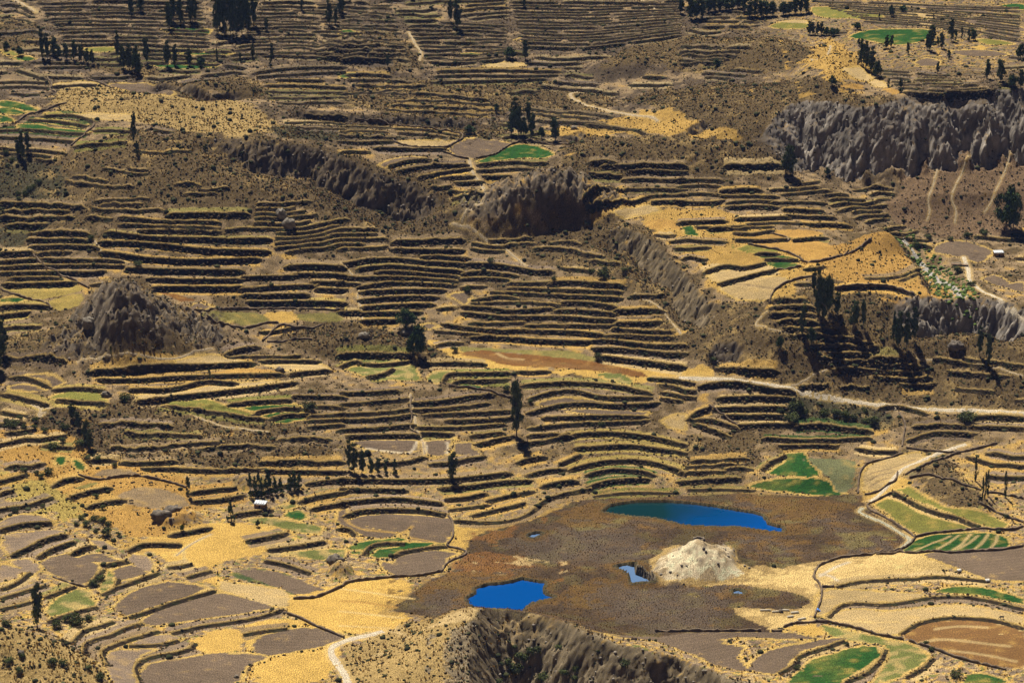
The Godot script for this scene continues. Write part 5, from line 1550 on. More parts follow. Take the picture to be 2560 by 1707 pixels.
	bank([-125,1230.5,-111.5,1235.5,-94.5,1236.5], 1.7, 5.2, 6.5, "tan")
	bank([-210,1213,-189.5,1215,-175,1220,-150,1226], 1.7, 4.7, 4.7, "tan")
	bank([-163.5,1218.5,-141,1224.5,-123.5,1225.5], 1.7, 2.1, 6.5, "tan")
	place = "above the brown marsh left of the upper pond"
	order = 0
	far_bank([1.5,1232.5,9.5,1237,18.5,1240.5], 2.2, 6.5, 5.5, "gold")
	far_bank([22.5,1232,30,1238,38,1246], 2.2, 4, 2.8, "gold")
	bank([29,1228.5,44.5,1236.5,60,1240,75.5,1238.5,91.5,1229.5], 2.2, 6.1, 3.8, "yell")
	bank([6.5,1221.5,17.5,1227,29,1230], 2.2, 4.1, 3.9, "gold")
	bank([38,1224.5,52,1231,67.5,1230.5,76.5,1226.5], 2.2, 4.1, 3.8, "green")
	bank([-91,1200.5,-73.5,1203.5,-58.5,1205.5,-36,1210,-17,1216.5,0.5,1223], 2.2, 6.5, 3.2, "gold")
	bank([38.5,1215.5,51.5,1221,73.5,1224], 2.2, 4.1, 3.4, "green")
	far_bank([14,1211,23.5,1216,35,1219.5], 2.2, 5.8, 2.4, "gold")
	bank([-39,1202.5,-21,1208,-6.5,1214,11.5,1218], 2.2, 3, 5.6, "gold")
	bank([-90.5,1193,-73,1195.5,-53,1198], 2.2, 3.9, 3.3, "gold")
	bank([40.5,1209,59,1213.5,89,1214.5], 2.2, 4, 6, "gyell")
	bank([-14.5,1193,-2,1201,11.5,1208], 1.7, 3.3, 4.3, "gold")
	bank([-36.5,1191.5,-24.5,1195,-12.5,1202], 2, 5.5, 3.2, "gold")
	bank([-89.5,1180,-72.5,1186,-56.5,1189.5,-33.5,1188], 2.2, 4.2, 4.9, "tan")
	bank([-31.5,1170.5,-16.5,1172.5,-2,1176.5,8.5,1186,17,1201,28.5,1210.5,41.5,1215.5], 1.4, 2.9, 5.6, "gold")
	far_bank([-34,1181.5,-20.5,1187,-10,1191.5], 1.2, 2.2, 3.2, "gold")
	far_bank([-21,1177,-7,1185.5,7,1195], 1.4, 4.8, 3.9, "gold")
	bank([-85.5,1166.5,-78,1173.5,-65,1177.5,-46.5,1179.5,-31.5,1176], 2.1, 4.9, 6.5, "plight")
	far_bank([-88,1154,-81,1154.5,-76,1147], 1.9, 6.5, 6.4, "gold")
	far_bank([-73.5,1127,-70,1137.5,-63,1142,-50.5,1142.5], 1.4, 6.5, 3.9, "green")
	bank([-59.5,1125.5,-55.5,1132.5,-45,1138,-30.5,1143.5], 1.4, 6.5, 6, "green")
	place = "on the right shore above the upper pond"
	order = 0
	bank([94.5,1240.5,108.5,1242,126.5,1244], 1.8, 6.5, 2.2, "gold")
	far_bank([130.5,1231.5,135.5,1239.5,147.5,1249], 1.8, 3.1, 6.5, "gold")
	bank([91,1235.5,104.5,1237.5,124,1239], 1.6, 2.3, 2.2, "gold")
	far_bank([111.5,1233.5,119.5,1235,128,1233.5], 1.6, 2.3, 2.4, "gold")
	far_bank([86,1230,100,1231,114,1232.5], 1.8, 2.1, 3.2, "gold")
	bank([85.5,1222,103.5,1225,120.5,1226], 1.8, 3.1, 3.2, "gold")
	bank([91.5,1217.5,110.5,1218.5,127,1217.5], 1.8, 3.1, 6.5, "gold")
	place = "below the pale road on the right"
	order = 0
	bank([102,1299.5,116.5,1300,131,1298], 2.2, 4.8, 4.3, "straw")
	bank([127.5,1298.5,140,1295,155.5,1293.5], 2.2, 4.4, 1.7, "straw")
	bank([112,1291,132,1291,155,1290.5], 2.2, 1.9, 3.2, "straw")
	bank([109,1284,127.5,1284.5,150,1284.5], 2.2, 2.9, 2.5, "straw")
	far_bank([94,1276,100,1282,109,1286], 2.2, 2.8, 4.9, "gold")
	bank([113.5,1279.5,131,1279.5,151,1279.5], 2.2, 2.5, 3.1, "straw")
	bank([248,1271.5,277.5,1264.5], 2.2, 6.5, 4.3, "tan")
	bank([96.5,1278,111,1275.5,124.5,1269], 2.2, 2.9, 2.2, "gold")
	bank([121,1272,138.5,1273,154.5,1273], 2.2, 3.3, 1.6, "straw")
	bank([215.5,1269,232.5,1267,244.5,1262.5], 2.2, 6.5, 2.5, "plough")
	bank([97,1276.5,106.5,1271,118.5,1264], 2.2, 1.6, 6.5, "gold")
	bank([151.5,1271,162,1273,174,1272,195.5,1267], 2.2, 6.5, 4.3, "green")
	bank([245,1263,276,1255.5], 2.2, 4.3, 2.5, "tan")
	bank([210,1255.5,220,1261,231.5,1261.5,249,1256], 2.2, 2.7, 6.5, "plough")
	bank([134,1262,153,1260.5,169,1260.5,194,1261.5], 2.2, 4.8, 1.9, "green")
	bank([142.5,1256.5,160.5,1257.5,177,1256], 2.2, 1.8, 6.5, "gold")

func marsh_and_fields() -> void:
	field("brown reed marsh round the blue ponds", "marsh", "marsh", [-35.5,1060.4,-56,1069.4,-51.3,1079.3,-44.7,1094.3,-38.8,1104.5,-28.6,1114.8,-24.8,1134.7,-16.5,1159.9,0.9,1171.4,20.9,1188.6,34.7,1204.5,73.2,1209.2,118.7,1213.8,152.3,1210.3,179.7,1212.4,182.3,1197.5,186.7,1181.2,196,1169.3,195.2,1148.5,184.8,1136.1,153.9,1128.1,136.3,1121.7,120.8,1115.6,110.3,1116.6,108.8,1147.3,97.8,1119.9,82.9,1147.4,69,1129.8,66,1114.2,69.3,1097.3,83.7,1094.7,108.8,1097.5,136.7,1087.4,139.7,1077.5,126.7,1070.2,104.6,1072.7,104,1065.4,118.3,1046.4,96.4,1046.4,40,1030.9,22.5,1040.5,4.8,1049.2,-19,1041.2])
	tint("rust", 5, [-28.8,1124.7,-18.4,1134.9,3,1133,11.5,1125.5,-7.5,1105,-24.3,1109.9])
	tint("straw", 5, [-5.5,1125.2,0.9,1131.4,13.6,1130.6,9.3,1122.9,-2.3,1120.2])
	tint("rust", 5, [-22.8,1144.6,-16.6,1162.4,5.3,1171.8,0.9,1158.5,-14.3,1150])
	tint("ochrebrown", 5, [18.5,1177.9,50.5,1205.7,54.2,1185.5,42.7,1173.9,27.3,1173.2])
	tint("ochrebrown", 5, [118.6,1211.6,163,1204.8,175,1193.3,149,1179.4,130.2,1191.3])
	tint("ochrebrown", 5, [21.4,1085,34.3,1105.1,50.9,1104.9,54.3,1085,31.3,1070.2,21.2,1072.7])
	tint("ochrebrown", 5, [-44.7,1094.3,-20.2,1115,-5.4,1105,-23.8,1084.9,-42.2,1079.6])
	tint("marshgrey", 5, [42.4,1100,62.9,1094.3,95.6,1087.5,94.8,1051.1,60.8,1051.1,41.4,1070.2])
	tint("marshgrey", 5, [0.9,1155.9,49.1,1168.7,65.9,1152.7,58.1,1124.8,22.1,1125.6,3,1140.6])
	tint("marshgrey", 5, [-42.2,1079.6,-26.2,1097.3,-19.8,1089.9,-23.6,1072.6,-37.6,1065.2])
	tint("ochrebrown", 5, [121.3,1166.4,133.6,1157.9,149.9,1168.3,133.6,1180])
	plot("dark green plot between stone path and gold strip at the upper centre", "green", [-21.5,1510.5,-15,1520.5,-10.5,1527,-2.5,1539,2.5,1546.5,8,1547.5,16.5,1544.5,24.5,1529,26,1524,20.5,1523,11.5,1526,-2,1521,-10.5,1513.5,-17.5,1508])
	plot("brown ploughed plot left of the green plot at the upper centre", "plough", [-39.5,1521,-27.5,1545,-16,1548.5,-0.5,1547,-2.5,1541.5,-11.5,1526.5,-22.5,1516.5,-28.5,1513])
	plot("crescent of pale stubble inside the curved wall at the upper centre", "straw", [-71,1520.5,-52.5,1530,-33.5,1538,-38,1529.5,-45,1521,-56,1517.5,-67.5,1516])
	plot("gold stubble strip below the ploughed plots above the cliff", "ygold", [-56.5,1483,-42.5,1493,-26.5,1501,-27.5,1495.5,-41,1489,-51.5,1484])
	plot("grey ploughed plot at the cliff top below the terraces", "plough", [-81,1488,-73,1496,-62.5,1502,-53,1502.5,-60.5,1497.5,-69.5,1491,-78,1487.5])
	plot("pale striped plot at the corner of the upper plateau", "straw", [61.5,1457.5,73,1466,86.5,1468.5,89,1461.5,77.5,1457.5,69,1455])
	plot("tan plot with grey stubble on the plateau edge", "ochre", [78.5,1449,90,1452.5,97,1451,99.5,1443.5,102.5,1440,83.5,1441])
	plot("green plot in front of the big eucalyptus grove", "green", [-240.5,1707,-232.5,1712,-217,1712,-208.5,1709,-209,1702,-223,1701,-237,1703])
	plot("grey ploughed plot left of the eroded knoll", "plough", [-264,1610,-248.5,1610,-234,1608,-216.5,1575,-219,1571.5,-235,1581,-252,1599,-261.5,1605])
	plot("tan plot with straight edges at the far left of the upper plots", "tan", [-337.5,1623.5,-330,1625,-318.5,1616,-321.5,1610.5,-335,1610])
	plot("yellow plot above the small eroded bump", "straw", [-300,1607.5,-287.5,1612.5,-277,1614,-271.5,1607.5,-284.5,1604.5])
	plot("pale gold strip behind the lone cypress", "straw", [-277,1546,-258.5,1547.5,-238.5,1544,-238,1535,-257,1536,-267,1538.5])
	plot("upper of three green strips at the left edge", "green", [-328.5,1574.5,-318.5,1573.5,-304.5,1561,-300.5,1555,-306.5,1556,-318.5,1562,-326.5,1564.5])
	plot("middle of three green strips at the left edge", "green", [-326,1561.5,-320.5,1562,-307.5,1552,-312.5,1550,-324,1551.5])
	plot("lowest of three green strips at the left edge", "green", [-323.5,1548,-315,1541.5,-313,1536.5,-321,1535])
	plot("long green strip left of the lone cypress", "green", [-309.5,1531,-297,1530.5,-284,1521.5,-272.5,1518.5,-262.5,1513.5,-264.5,1510,-281,1515,-295,1519,-307,1523.5])
	plot("thin green strip above the long green strip", "green", [-299,1541,-284.5,1536,-265.5,1528.5,-266,1524.5,-280.5,1528.5,-293.5,1536.5])
	plot("green plot among the tan plots at the left", "gyell", [-296,1551,-286.5,1548.5,-284,1545.5,-292.5,1547])
	plot("pale green plot on the left below the far terraces", "gyell", [-344.5,1663.5,-338.5,1663.5,-330.5,1656.5,-339.5,1656])
	plot("bright green plot beside the round bush at the far left", "green", [-335,1652.5,-323.5,1654,-319,1650.5,-327,1648])
	plot("far green terrace strip behind the upper left trees", "green", [-226.5,1663,-207,1666,-188.5,1666.5,-206.5,1661])
	plot("second green terrace strip behind the upper left trees", "green", [-239.5,1642.5,-224,1645,-197,1645,-213.5,1638,-228.5,1638.5])
	plot("pale green plot left of the grove on the far slope", "gyell", [-290,1668.5,-277,1671,-266.5,1669,-273.5,1663.5,-285.5,1663.5])
	plot("green strip at the right of the far left slope", "green", [-120,1726,-114,1729,-106.5,1722.5,-113,1716.5,-119.5,1717.5])
	plot("green strip left of the golden knoll on the far slope", "green", [-115,1644,-109,1648,-103,1647,-109.5,1640,-114.5,1638.5])
	plot("narrow green strip in the centre of the far slope", "green", [-39.5,1699.5,-27.5,1704.5,-21.5,1704,-32.5,1698.5])
	plot("small tan plot beside two far trees", "straw", [-19.5,1683.5,-7.5,1693,2.5,1691.5,11.5,1689.5,-2.5,1685])
	plot("brown plot up on the far terraces", "plough", [2.5,1733.5,11,1739.5,17,1736,9,1731.5])
	plot("large green field at the top right below the far plain", "green", [232,1698.5,247.5,1711,267,1707,288,1700,281.5,1678,267,1665.5,254,1669.5,242,1686.5])
	plot("pale green plot between the pine wood and the far plain", "gyell", [216.5,1785.5,226,1785,244.5,1765,261,1750,256,1738,237,1750,222.5,1755,215.5,1769.5])
	plot("pale green plot beside the small pine clump", "gyell", [182,1743.5,191,1752.5,208,1744.5,205.5,1733,191.5,1735.5])
	plot("gold strip above the pale green plot by the pine clump", "straw", [188,1753.5,199.5,1755,209,1751,208,1745,191,1752])
	plot("long tan strip across the far plain", "straw", [275,1755.5,294,1752.5,302,1738,290,1737.5,281,1745.5])
	plot("thin pale strip on the far plain above the big green field", "straw", [269.5,1732,289.5,1722,303.5,1709,298.5,1703,282.5,1716.5])
	plot("brown strip on the far plain at the top edge", "plough", [268.5,1790,298,1777,326.5,1761,344,1741.5,324.5,1747.5,296,1763.5])
	plot("brown plot on the far plain at the right", "plough", [312,1735,330.5,1724.5,351.5,1702,349.5,1691.5,327.5,1707.5,315,1721.5])
	plot("green strip at the top right corner", "green", [349,1770.5,365,1773,362,1756.5,353.5,1761])
	plot("green strip on the far plain behind tall eucalyptus", "gyell", [314.5,1672.5,328.5,1667.5,336,1657,318.5,1658])
	plot("steep gold plot on the ridge right of the scrub dome", "straw", [213.5,1589.5,227,1608.5,232.5,1591,228.5,1582,221,1582])
	plot("pale plot below the steep gold plot", "straw", [229,1580,235.5,1586,239.5,1567.5,236.5,1567,231.5,1571.5])
	plot("small ochre plot left of the canyon rim", "ochre", [207,1559.5,219.5,1570.5,225.5,1572.5,223.5,1565.5,211.5,1558.5])
	plot("ochre plot on the rim beside the pale plots", "ochre", [235.5,1564.5,240.5,1562,246.5,1545.5,239.5,1547])
	plot("brown plot among far trees at the right", "plough", [264.5,1616.5,273.5,1626,280.5,1615.5,275,1605,266,1607])
	plot("bare brown plot at the far right above the canyon", "plough", [291.5,1640.5,311,1643,328.5,1631,313,1626,299,1629])
	plot("golden patch on the far right plots", "ygold", [306.5,1649,314.5,1656,318,1648,312,1643])
	plot("pale grey stubble plot at the tip of the upper plateau", "straw", [119,1371.5,129,1376.5,143.5,1377,159.5,1368,148.5,1361.5,145.5,1351.5,128.5,1358.5,122.5,1366])
	plot("tan plot with a scrubby lower edge on the upper plateau", "straw", [113,1385,122.5,1389.5,135,1388,148,1389.5,151.5,1383.5,134.5,1379.5,120,1376.5])
	plot("gold plot with a rounded front on the upper plateau", "gold", [115.5,1397.5,126.5,1406.5,136.5,1406.5,147.5,1392.5,136,1388.5,123,1393])
	plot("upper green plot on the upper plateau", "gyell", [132,1411,138,1414.5,146.5,1411,156,1404.5,145.5,1402.5,138,1404.5])
	plot("middle green plot on the upper plateau", "green", [144,1400,154,1401,164.5,1395.5,157,1394,147.5,1396])
	plot("lower green plot on the upper plateau", "green", [148,1392.5,161,1392.5,167,1385.5,154,1383])
	plot("wide ochre field in the middle of the upper plateau", "ochre", [141,1417.5,159.5,1420.5,181.5,1423.5,188,1414.5,182.5,1398,171,1391.5,167.5,1400.5,159.5,1405.5])
	plot("small ochre field behind the wide ochre field", "ochre", [154.5,1431.5,178.5,1438.5,185.5,1436,180,1426.5,166.5,1422,163.5,1426])
	plot("ochre strip at the back of the upper plateau", "ochre", [132,1424,148,1426.5,158.5,1428.5,162,1422.5,146.5,1420.5])
	plot("green scrap of plot at the left of the upper plateau", "green", [102,1441.5,107.5,1443,109.5,1435.5,111,1430,103,1432.5])
	plot("brown plot beyond the stream beside the white hut", "plough", [253,1442,263,1454.5,274.5,1453.5,287.5,1441.5,283,1431.5,275.5,1424.5,270,1432])
	plot("round brown plot beside the dirt road on the right", "plough", [273.5,1394,281.5,1399.5,287.5,1385,283,1375.5,276.5,1385.5])
	plot("brown plot at the right edge beside the dirt road", "plough", [284,1376.5,291.5,1385,295.5,1385,292.5,1367.5,288,1370])
	plot("wide pale gold plot left of the rocky hill", "yell", [-288,1371,-272,1372.5,-251,1372.5,-243,1368,-256.5,1362,-270,1358.5,-279,1363.5])
	plot("gold plot under the wide pale plot", "yell", [-264.5,1354.5,-256,1360.5,-245,1363.5,-245,1353,-256.5,1348])
	plot("thin green plot at the left edge by the stone wall", "green", [-291,1360,-285,1362,-277,1360.5,-280,1357.5,-290.5,1357])
	plot("rust red plot right of the rocky hill", "rust", [-204,1369.5,-193.5,1367,-180.5,1361.5,-188.5,1358.5,-196,1364])
	plot("brown plot behind the shallow olive pool", "plough", [-183,1352,-180,1357,-171,1357.5,-170.5,1354,-180,1349])
	plot("olive damp meadow below the centre terraces, left part", "olive", [-176.5,1341,-165.5,1351.5,-153.5,1358,-141.5,1358,-136.5,1352,-152.5,1344,-165.5,1338.5])
	plot("olive damp meadow below the centre terraces, right part", "olive", [-129,1360.5,-96.5,1369,-96,1361.5,-116.5,1357,-127,1357])
	plot("gold meadow beside the olive damp meadow", "ygold", [-141.5,1358,-137.5,1361.5,-125,1364,-121.5,1358,-124.5,1354.5,-136,1352])
	plot("ochre plot on the low terraces beside the grey boulder", "ochre", [-163.5,1291,-152.5,1300,-140.5,1303,-129,1299.5,-147.5,1293.5])
	plot("pale tan plot at the foot of the rocky hill", "straw", [-183.5,1294.5,-172.5,1303.5,-163,1309.5,-148,1307,-160.5,1302])
	plot("tan stubble plot right of the low terraces", "straw", [-137,1308,-121,1312,-109.5,1315,-100.5,1306.5,-116.5,1302.5,-128.5,1303.5])
	plot("long pale plot with a pointed left end below the low terraces", "straw", [-201,1264,-184.5,1270,-166,1277.5,-150.5,1283.5,-127.5,1290.5,-142.5,1281.5,-165,1271.5,-187.5,1262.5,-198,1259.5])
	plot("light green plot with a curved edge left of the ploughed steps", "gyell", [-186.5,1259,-176,1263.5,-164.5,1266,-152,1259,-140,1255,-135,1251.5,-147.5,1252.5,-163.5,1254.5])
	plot("upper green step left of the ploughed steps", "green", [-143.5,1259.5,-133,1264,-117.5,1266.5,-113.5,1264.5,-129,1260.5,-137,1256])
	plot("lower green step left of the ploughed steps", "green", [-133,1253.5,-125,1258,-112.5,1260.5,-117,1257,-129,1252.5])
	plot("small green oval step left of the ploughed steps", "green", [-128,1251,-117,1257,-110,1256,-118,1250.5])
	plot("curved brown plot at the left edge", "plough", [-263,1281.5,-252,1282,-242,1275,-247.5,1271,-250,1277])
	plot("brown oval plot at the left edge", "plough", [-270.5,1270.5,-263.5,1273,-250.5,1269,-258.5,1266.5,-268,1267])
	plot("pale green plot above the left road", "gyell", [-246.5,1259,-239,1266.5,-221,1266.5,-216.5,1256,-227.5,1256,-240,1258.5])
	plot("ploughed plot between the two centre flights", "plough", [-37,1392,-27.5,1396.5,-23.5,1392.5,-27.5,1386,-33.5,1391])
	plot("brown strip plot right of the dark trees", "plough", [-52.5,1363.5,-46.5,1365.5,-42,1363,-48,1360])
	plot("grass green plot with a hooked path right of the tree pair", "gpale", [-92.5,1310.5,-77,1317.5,-57.5,1322.5,-53,1311.5,-50.5,1303,-66.5,1301,-78.5,1301.5,-86.5,1305.5])
	plot("green strip above the hooked green plot", "gpale", [-95.5,1320,-79.5,1324,-59,1324.5,-75.5,1319.5,-87.5,1317.5])
	plot("pale green plot left of the curved terrace", "gpale", [-47,1303.5,-43.5,1312.5,-33.5,1313.5,-38.5,1303,-42,1300])
	plot("small bright green oval among the curved terraces", "green", [-31.5,1299,-25.5,1302.5,-17.5,1301,-17,1298,-25.5,1297])
	plot("rust red wetland below the fan of terraces", "rust", [-30,1336,-18.5,1339,-2,1337.5,27,1333,51,1327,71.5,1317,76.5,1311.5,59,1316,43,1319,18.5,1322,-2,1323.5,-14.5,1330.5])
	plot("olive grass along the upper edge of the red wetland", "olive", [-31,1342.5,-14.5,1342.5,10.5,1340.5,31,1339,45,1334.5,50.5,1329,35,1331.5,10.5,1336,-14.5,1339.5,-28.5,1338])
	plot("pale meadow at the right end of the red wetland", "gpale", [47.5,1315,59,1316.5,67,1310.5,65,1305,54.5,1309.5])
	plot("rectangular ploughed plot between the stone path and small pines", "plough", [-84.5,1238.5,-67.5,1242,-50,1244.5,-50.5,1235.5,-56,1232.5,-76.5,1232])
	plot("square ploughed plot right of the stone path", "plough", [-45.5,1243,-33,1248.5,-30,1249.5,-35,1241,-34.5,1234.5,-44.5,1233])
	plot("ploughed plot right of the square ploughed plot", "plough", [-30,1244.5,-22,1247.5,-21.5,1242.5,-17.5,1238,-30.5,1235.5])
	plot("upper brown plot on the curve right of the tall eucalyptus", "plough", [14,1286,26,1291.5,38,1292,54,1288.5,34,1286,19.5,1283.5])
	plot("lower brown plot on the curve right of the tall eucalyptus", "plough", [30.5,1280,42,1283.5,58,1284,74.5,1282.5,69.5,1279.5,53.5,1278,40,1278])
	plot("furrowed tan plot on the right of the centre", "straw", [82,1276,89.5,1280,93.5,1281,93,1269.5,86,1271])
	plot("dark green wedge plot above the upper pond", "green", [135,1231,145,1241,147,1249.5,156,1249,156.5,1242,161.5,1227,149.5,1227])
	plot("pale green triangular plot right of the dark green wedge", "sage", [157.5,1243.5,171,1243,182,1239.5,179.5,1225.5,175,1215.5,170,1214.5,167,1223.5,162,1233])
	plot("long dark green plot along the shore of the upper pond", "green", [124.5,1221,138,1224.5,157,1224.5,167,1222,167.5,1216,173.5,1213,159.5,1212,142.5,1215.5])
	plot("furrowed tan plot beside the dirt track", "straw", [183.5,1216,186,1229.5,191.5,1236.5,205.5,1242,217,1243,219,1233.5,210.5,1223.5,201,1220.5,190,1212.5])
	plot("yellow green plot with a rounded end by the spring channel", "gyell", [187.5,1197.5,193.5,1200,199,1194,211,1175,227,1162,229.5,1158.5,215.5,1156.5,204.5,1157,195,1177])
	plot("upper pale green strip plot by the spring channel", "gyell", [199,1207,205.5,1208.5,213.5,1193.5,222.5,1180,236.5,1174.5,248.5,1160,244.5,1157,234.5,1161,222,1176,209.5,1190.5])
	plot("long green field with pale furrow lines", "green", [193,1135.5,201.5,1151.5,214.5,1152.5,229,1152.5,239.5,1150.5,245,1145,244,1135.5,233,1132,211,1129.5])
	plot("broad grey ploughed field at the right edge", "plough", [200.5,1125.5,217.5,1132,252.5,1133.5,245.5,1098,238,1097.5,226,1101,216.5,1112.5,207.5,1117.5])
	plot("green crescent plot above the big curved bank", "green", [199.5,1088,208.5,1092,222,1092,231.5,1085,240,1076.5,239,1071.5,226.5,1078.5,214,1083.5])
	plot("brown bowl shaped field in the lower right corner", "brown", [177.5,1041.5,186,1050.5,199,1056,212.5,1056.5,225,1050,233,1040.5,226,1004.5,216.5,1006,202,1015.5,188,1028.5,181,1034])
	plot("tan field between the curved banks at the lower right", "straw", [145.5,1060,153,1068,163.5,1070,177,1067,194.5,1070.5,208.5,1071.5,221,1067.5,236,1057.5,234.5,1049.5,222.5,1056,209.5,1059.5,196,1058.5,185,1053,176,1042,164,1045])
	plot("pale tan plot enclosed by the stone wall on the right", "straw", [147,1089.5,163,1091.5,180,1088,193.5,1085.5,195,1082,185.5,1078.5,168,1076.5,154.5,1077.5,147,1066.5,142.5,1063])
	plot("dark green rounded field at the bottom right", "green", [121.5,993.5,123,999,128,1006.5,134,1016.5,144.5,1022.5,158.5,1030,164.5,1029.5,165,1022,159,1011.5,148,998.5,142.5,993])
	plot("light green meadow right of the dark green rounded field", "gpale", [143,1052,154,1047,166,1039,174,1034,179,1032,186,1018,179.5,1007.5,169,998,162,992.5,158.5,993,164,1005.5,169.5,1020,168.5,1031,159,1034.5,146,1041])
	plot("gold plot behind the low wall at the bottom right", "ygold", [125,1049,131,1053.5,140,1053.5,142,1042.5,136.5,1041,130.5,1046])
	plot("green scrap of plot at the bottom right corner", "green", [197.5,991,200,998,206,1000,214.5,994.5,217,990.5])
	plot("grey brown ploughed field behind the cliff edge", "plough", [75,1043.5,114.5,1045.5,125,1046,138.5,1038.5,130,1038,110,1039.5,96,1038.5,95.5,1033,105,1030.5,100.5,1019,105.5,1006.5,100,1006.5,90,1010,82,1021.5,74,1027.5])
	plot("curved ploughed strip left of the dark green rounded field", "plough", [106,1013.5,116,1026,129,1032.5,140.5,1037.5,152.5,1038,143.5,1032.5,132,1026,124.5,1016.5,121,1007,115.5,1002.5,109.5,1004,105,1007])
	plot("ploughed strip behind the long stone wall of the marsh", "plough", [43,1029.5,79.5,1044.5,78.5,1029,64.5,1032,54,1030.5])
	plot("brown oval plot above the two green tongues", "plough", [-82,1164,-77,1171,-65.5,1175,-49.5,1175.5,-30.5,1173,-29.5,1160.5,-34,1146,-50,1148,-51.5,1158.5,-58,1153.5,-72.5,1159])
	plot("outer brown plot round the oval plot", "plough", [-87.5,1173,-84.5,1176.5,-82.5,1166,-71,1157.5,-56,1152.5,-66.5,1148,-78.5,1151.5,-86.5,1160])
	plot("upper green tongue left of the marsh", "green", [-81.5,1134.5,-75.5,1141.5,-63.5,1146,-54,1149,-53,1145.5,-63,1141.5,-70,1137.5,-72.5,1132])
	plot("lower green tongue left of the marsh", "green", [-68.5,1128.5,-65.5,1135,-56,1139,-52.5,1144,-38.5,1144,-41.5,1139.5,-52,1135.5,-59,1128.5,-66.5,1126.5])
	plot("furrowed brown plot at the marsh corner", "plough", [-64,1122.5,-57,1120.5,-56,1130,-45,1136,-33.5,1138.5,-26.5,1135.5,-32.5,1130,-33.5,1115.5,-40,1111,-53.5,1107.5,-61.5,1114])
	plot("long green plot left of the stony mound", "gpale", [-111,1126,-100,1130,-82.5,1133,-82,1124.5,-92,1122.5,-103,1123])
	plot("green strip plot below the small tin roofed hut", "gpale", [-133,1156.5,-124,1160.5,-109.5,1158,-94.5,1154,-96,1148,-105,1148,-116,1152])
	plot("bright green patch beside the pine clump hut", "green", [-114,1163,-112.5,1168,-106.5,1169.5,-103,1163.5,-106,1160])
	plot("small green patch beside the hut path", "gpale", [-117,1173,-111.5,1177,-108.5,1174.5,-114,1170.5])
	plot("green and brown plot right of the grazing cattle", "gstripe", [-134.5,1099,-129.5,1105.5,-119,1106.5,-108.5,1104.5,-98.5,1095.5,-88.5,1089.5,-96.5,1084,-104.5,1082.5,-111,1090.5,-125,1093.5])
	plot("pale plot under the green and brown plot", "straw", [-138.5,1091.5,-131.5,1091,-117.5,1089.5,-107.5,1086,-104,1080,-107.5,1069,-116,1071.5,-130.5,1080.5,-137.5,1084])
	plot("bare oval plot with dry grass beside cattle", "tan", [-198,1168.5,-192,1177,-177.5,1179,-165.5,1173,-161,1165,-175,1159.5,-186,1159,-195,1163.5])
	plot("rounded plot in front of the grey rock heap", "ochre", [-192,1140.5,-188,1148.5,-183,1149.5,-181,1135,-186.5,1137.5])
	plot("large dark ploughed plot at the lower left", "plough", [-224.5,1098.5,-221,1105.5,-214,1108.5,-200.5,1103,-197,1098,-198,1086.5,-202,1079.5,-211.5,1084.5,-220,1091])
	plot("brown plot right of the small bank at the lower left", "plough", [-208.5,1106.5,-204,1111,-196.5,1110,-187.5,1105,-193.5,1101,-200.5,1103])
	plot("grey triangular plot near the track at the lower left", "plight", [-185,1109,-182,1114,-175.5,1112,-171.5,1104.5,-172,1096.5,-178.5,1100.5])
	plot("dark ploughed plot under the triangular plot", "plough", [-189.5,1096,-183,1102.5,-177,1100.5,-173,1094.5,-179.5,1089.5,-186,1086.5])
	plot("brown oval plot between curving edges at the lower left", "plight", [-205,1124,-198.5,1124,-191.5,1117.5,-194.5,1115.5,-202,1119.5])
	plot("tan plot at the left edge with a big bank", "plight", [-251,1134,-247.5,1140.5,-241,1144,-232,1144,-225.5,1138.5,-239.5,1133.5,-249.5,1128])
	plot("grey tan plot below the big bank at the left edge", "plight", [-246.5,1123.5,-235,1127,-224,1130.5,-218.5,1129,-226,1121,-232.5,1112.5,-239.5,1104])
	plot("brown plot in the corner left of the ploughed plot", "plight", [-238.5,1098.5,-231.5,1102,-225,1097,-224.5,1090.5,-227,1085,-233.5,1091])
	plot("grey plot at the lower left edge", "plight", [-243,1095,-235.5,1092.5,-229.5,1088.5,-233,1080,-239.5,1074.5])
	plot("upper dark ploughed plot of the middle pair", "plough", [-183.5,1058.5,-178.5,1074,-169,1085,-158.5,1088,-144.5,1084.5,-149.5,1076.5,-162.5,1065,-177.5,1051])
	plot("lower dark ploughed plot of the middle pair", "plough", [-170,1046,-163.5,1059.5,-151,1074,-137,1080,-121.5,1074.5,-111,1068,-117,1064.5,-134.5,1057,-155,1048,-164,1043.5])
	plot("green grazed plot beside the lone eucalyptus", "gpale", [-213.5,1049.5,-210,1065.5,-203,1076,-198,1073.5,-193,1059,-201.5,1053,-210,1043.5])
	plot("ploughed oval plot by the white track", "plough", [-117,1029,-113.5,1039,-103.5,1046,-89.5,1048,-76,1040,-84.5,1030.5,-98,1024,-108.5,1019.5,-115,1021.5])
	plot("large ploughed plot at the bottom edge left", "plough", [-163,994,-160,1005.5,-147,1012.5,-130.5,1020.5,-112.5,1019.5,-109.5,1017,-118.5,1007.5,-122.5,991,-159,984.5])
	plot("grey ploughed tongue inside the hooked banks", "plight", [-180.5,1007,-178.5,1014,-169.5,1019.5,-159.5,1020.5,-165.5,1013.5,-167,1004,-166,994.5,-162.5,980.5,-170,972])
	plot("small brown tongue between the hooked banks", "plight", [-171.5,1022,-165.5,1032,-156.5,1035.5,-150,1032,-161,1025.5])
	plot("green narrow plot along the scrubby gully", "gpale", [-193,1076,-191.5,1095.5,-189,1091.5,-188,1081,-191,1071.5])
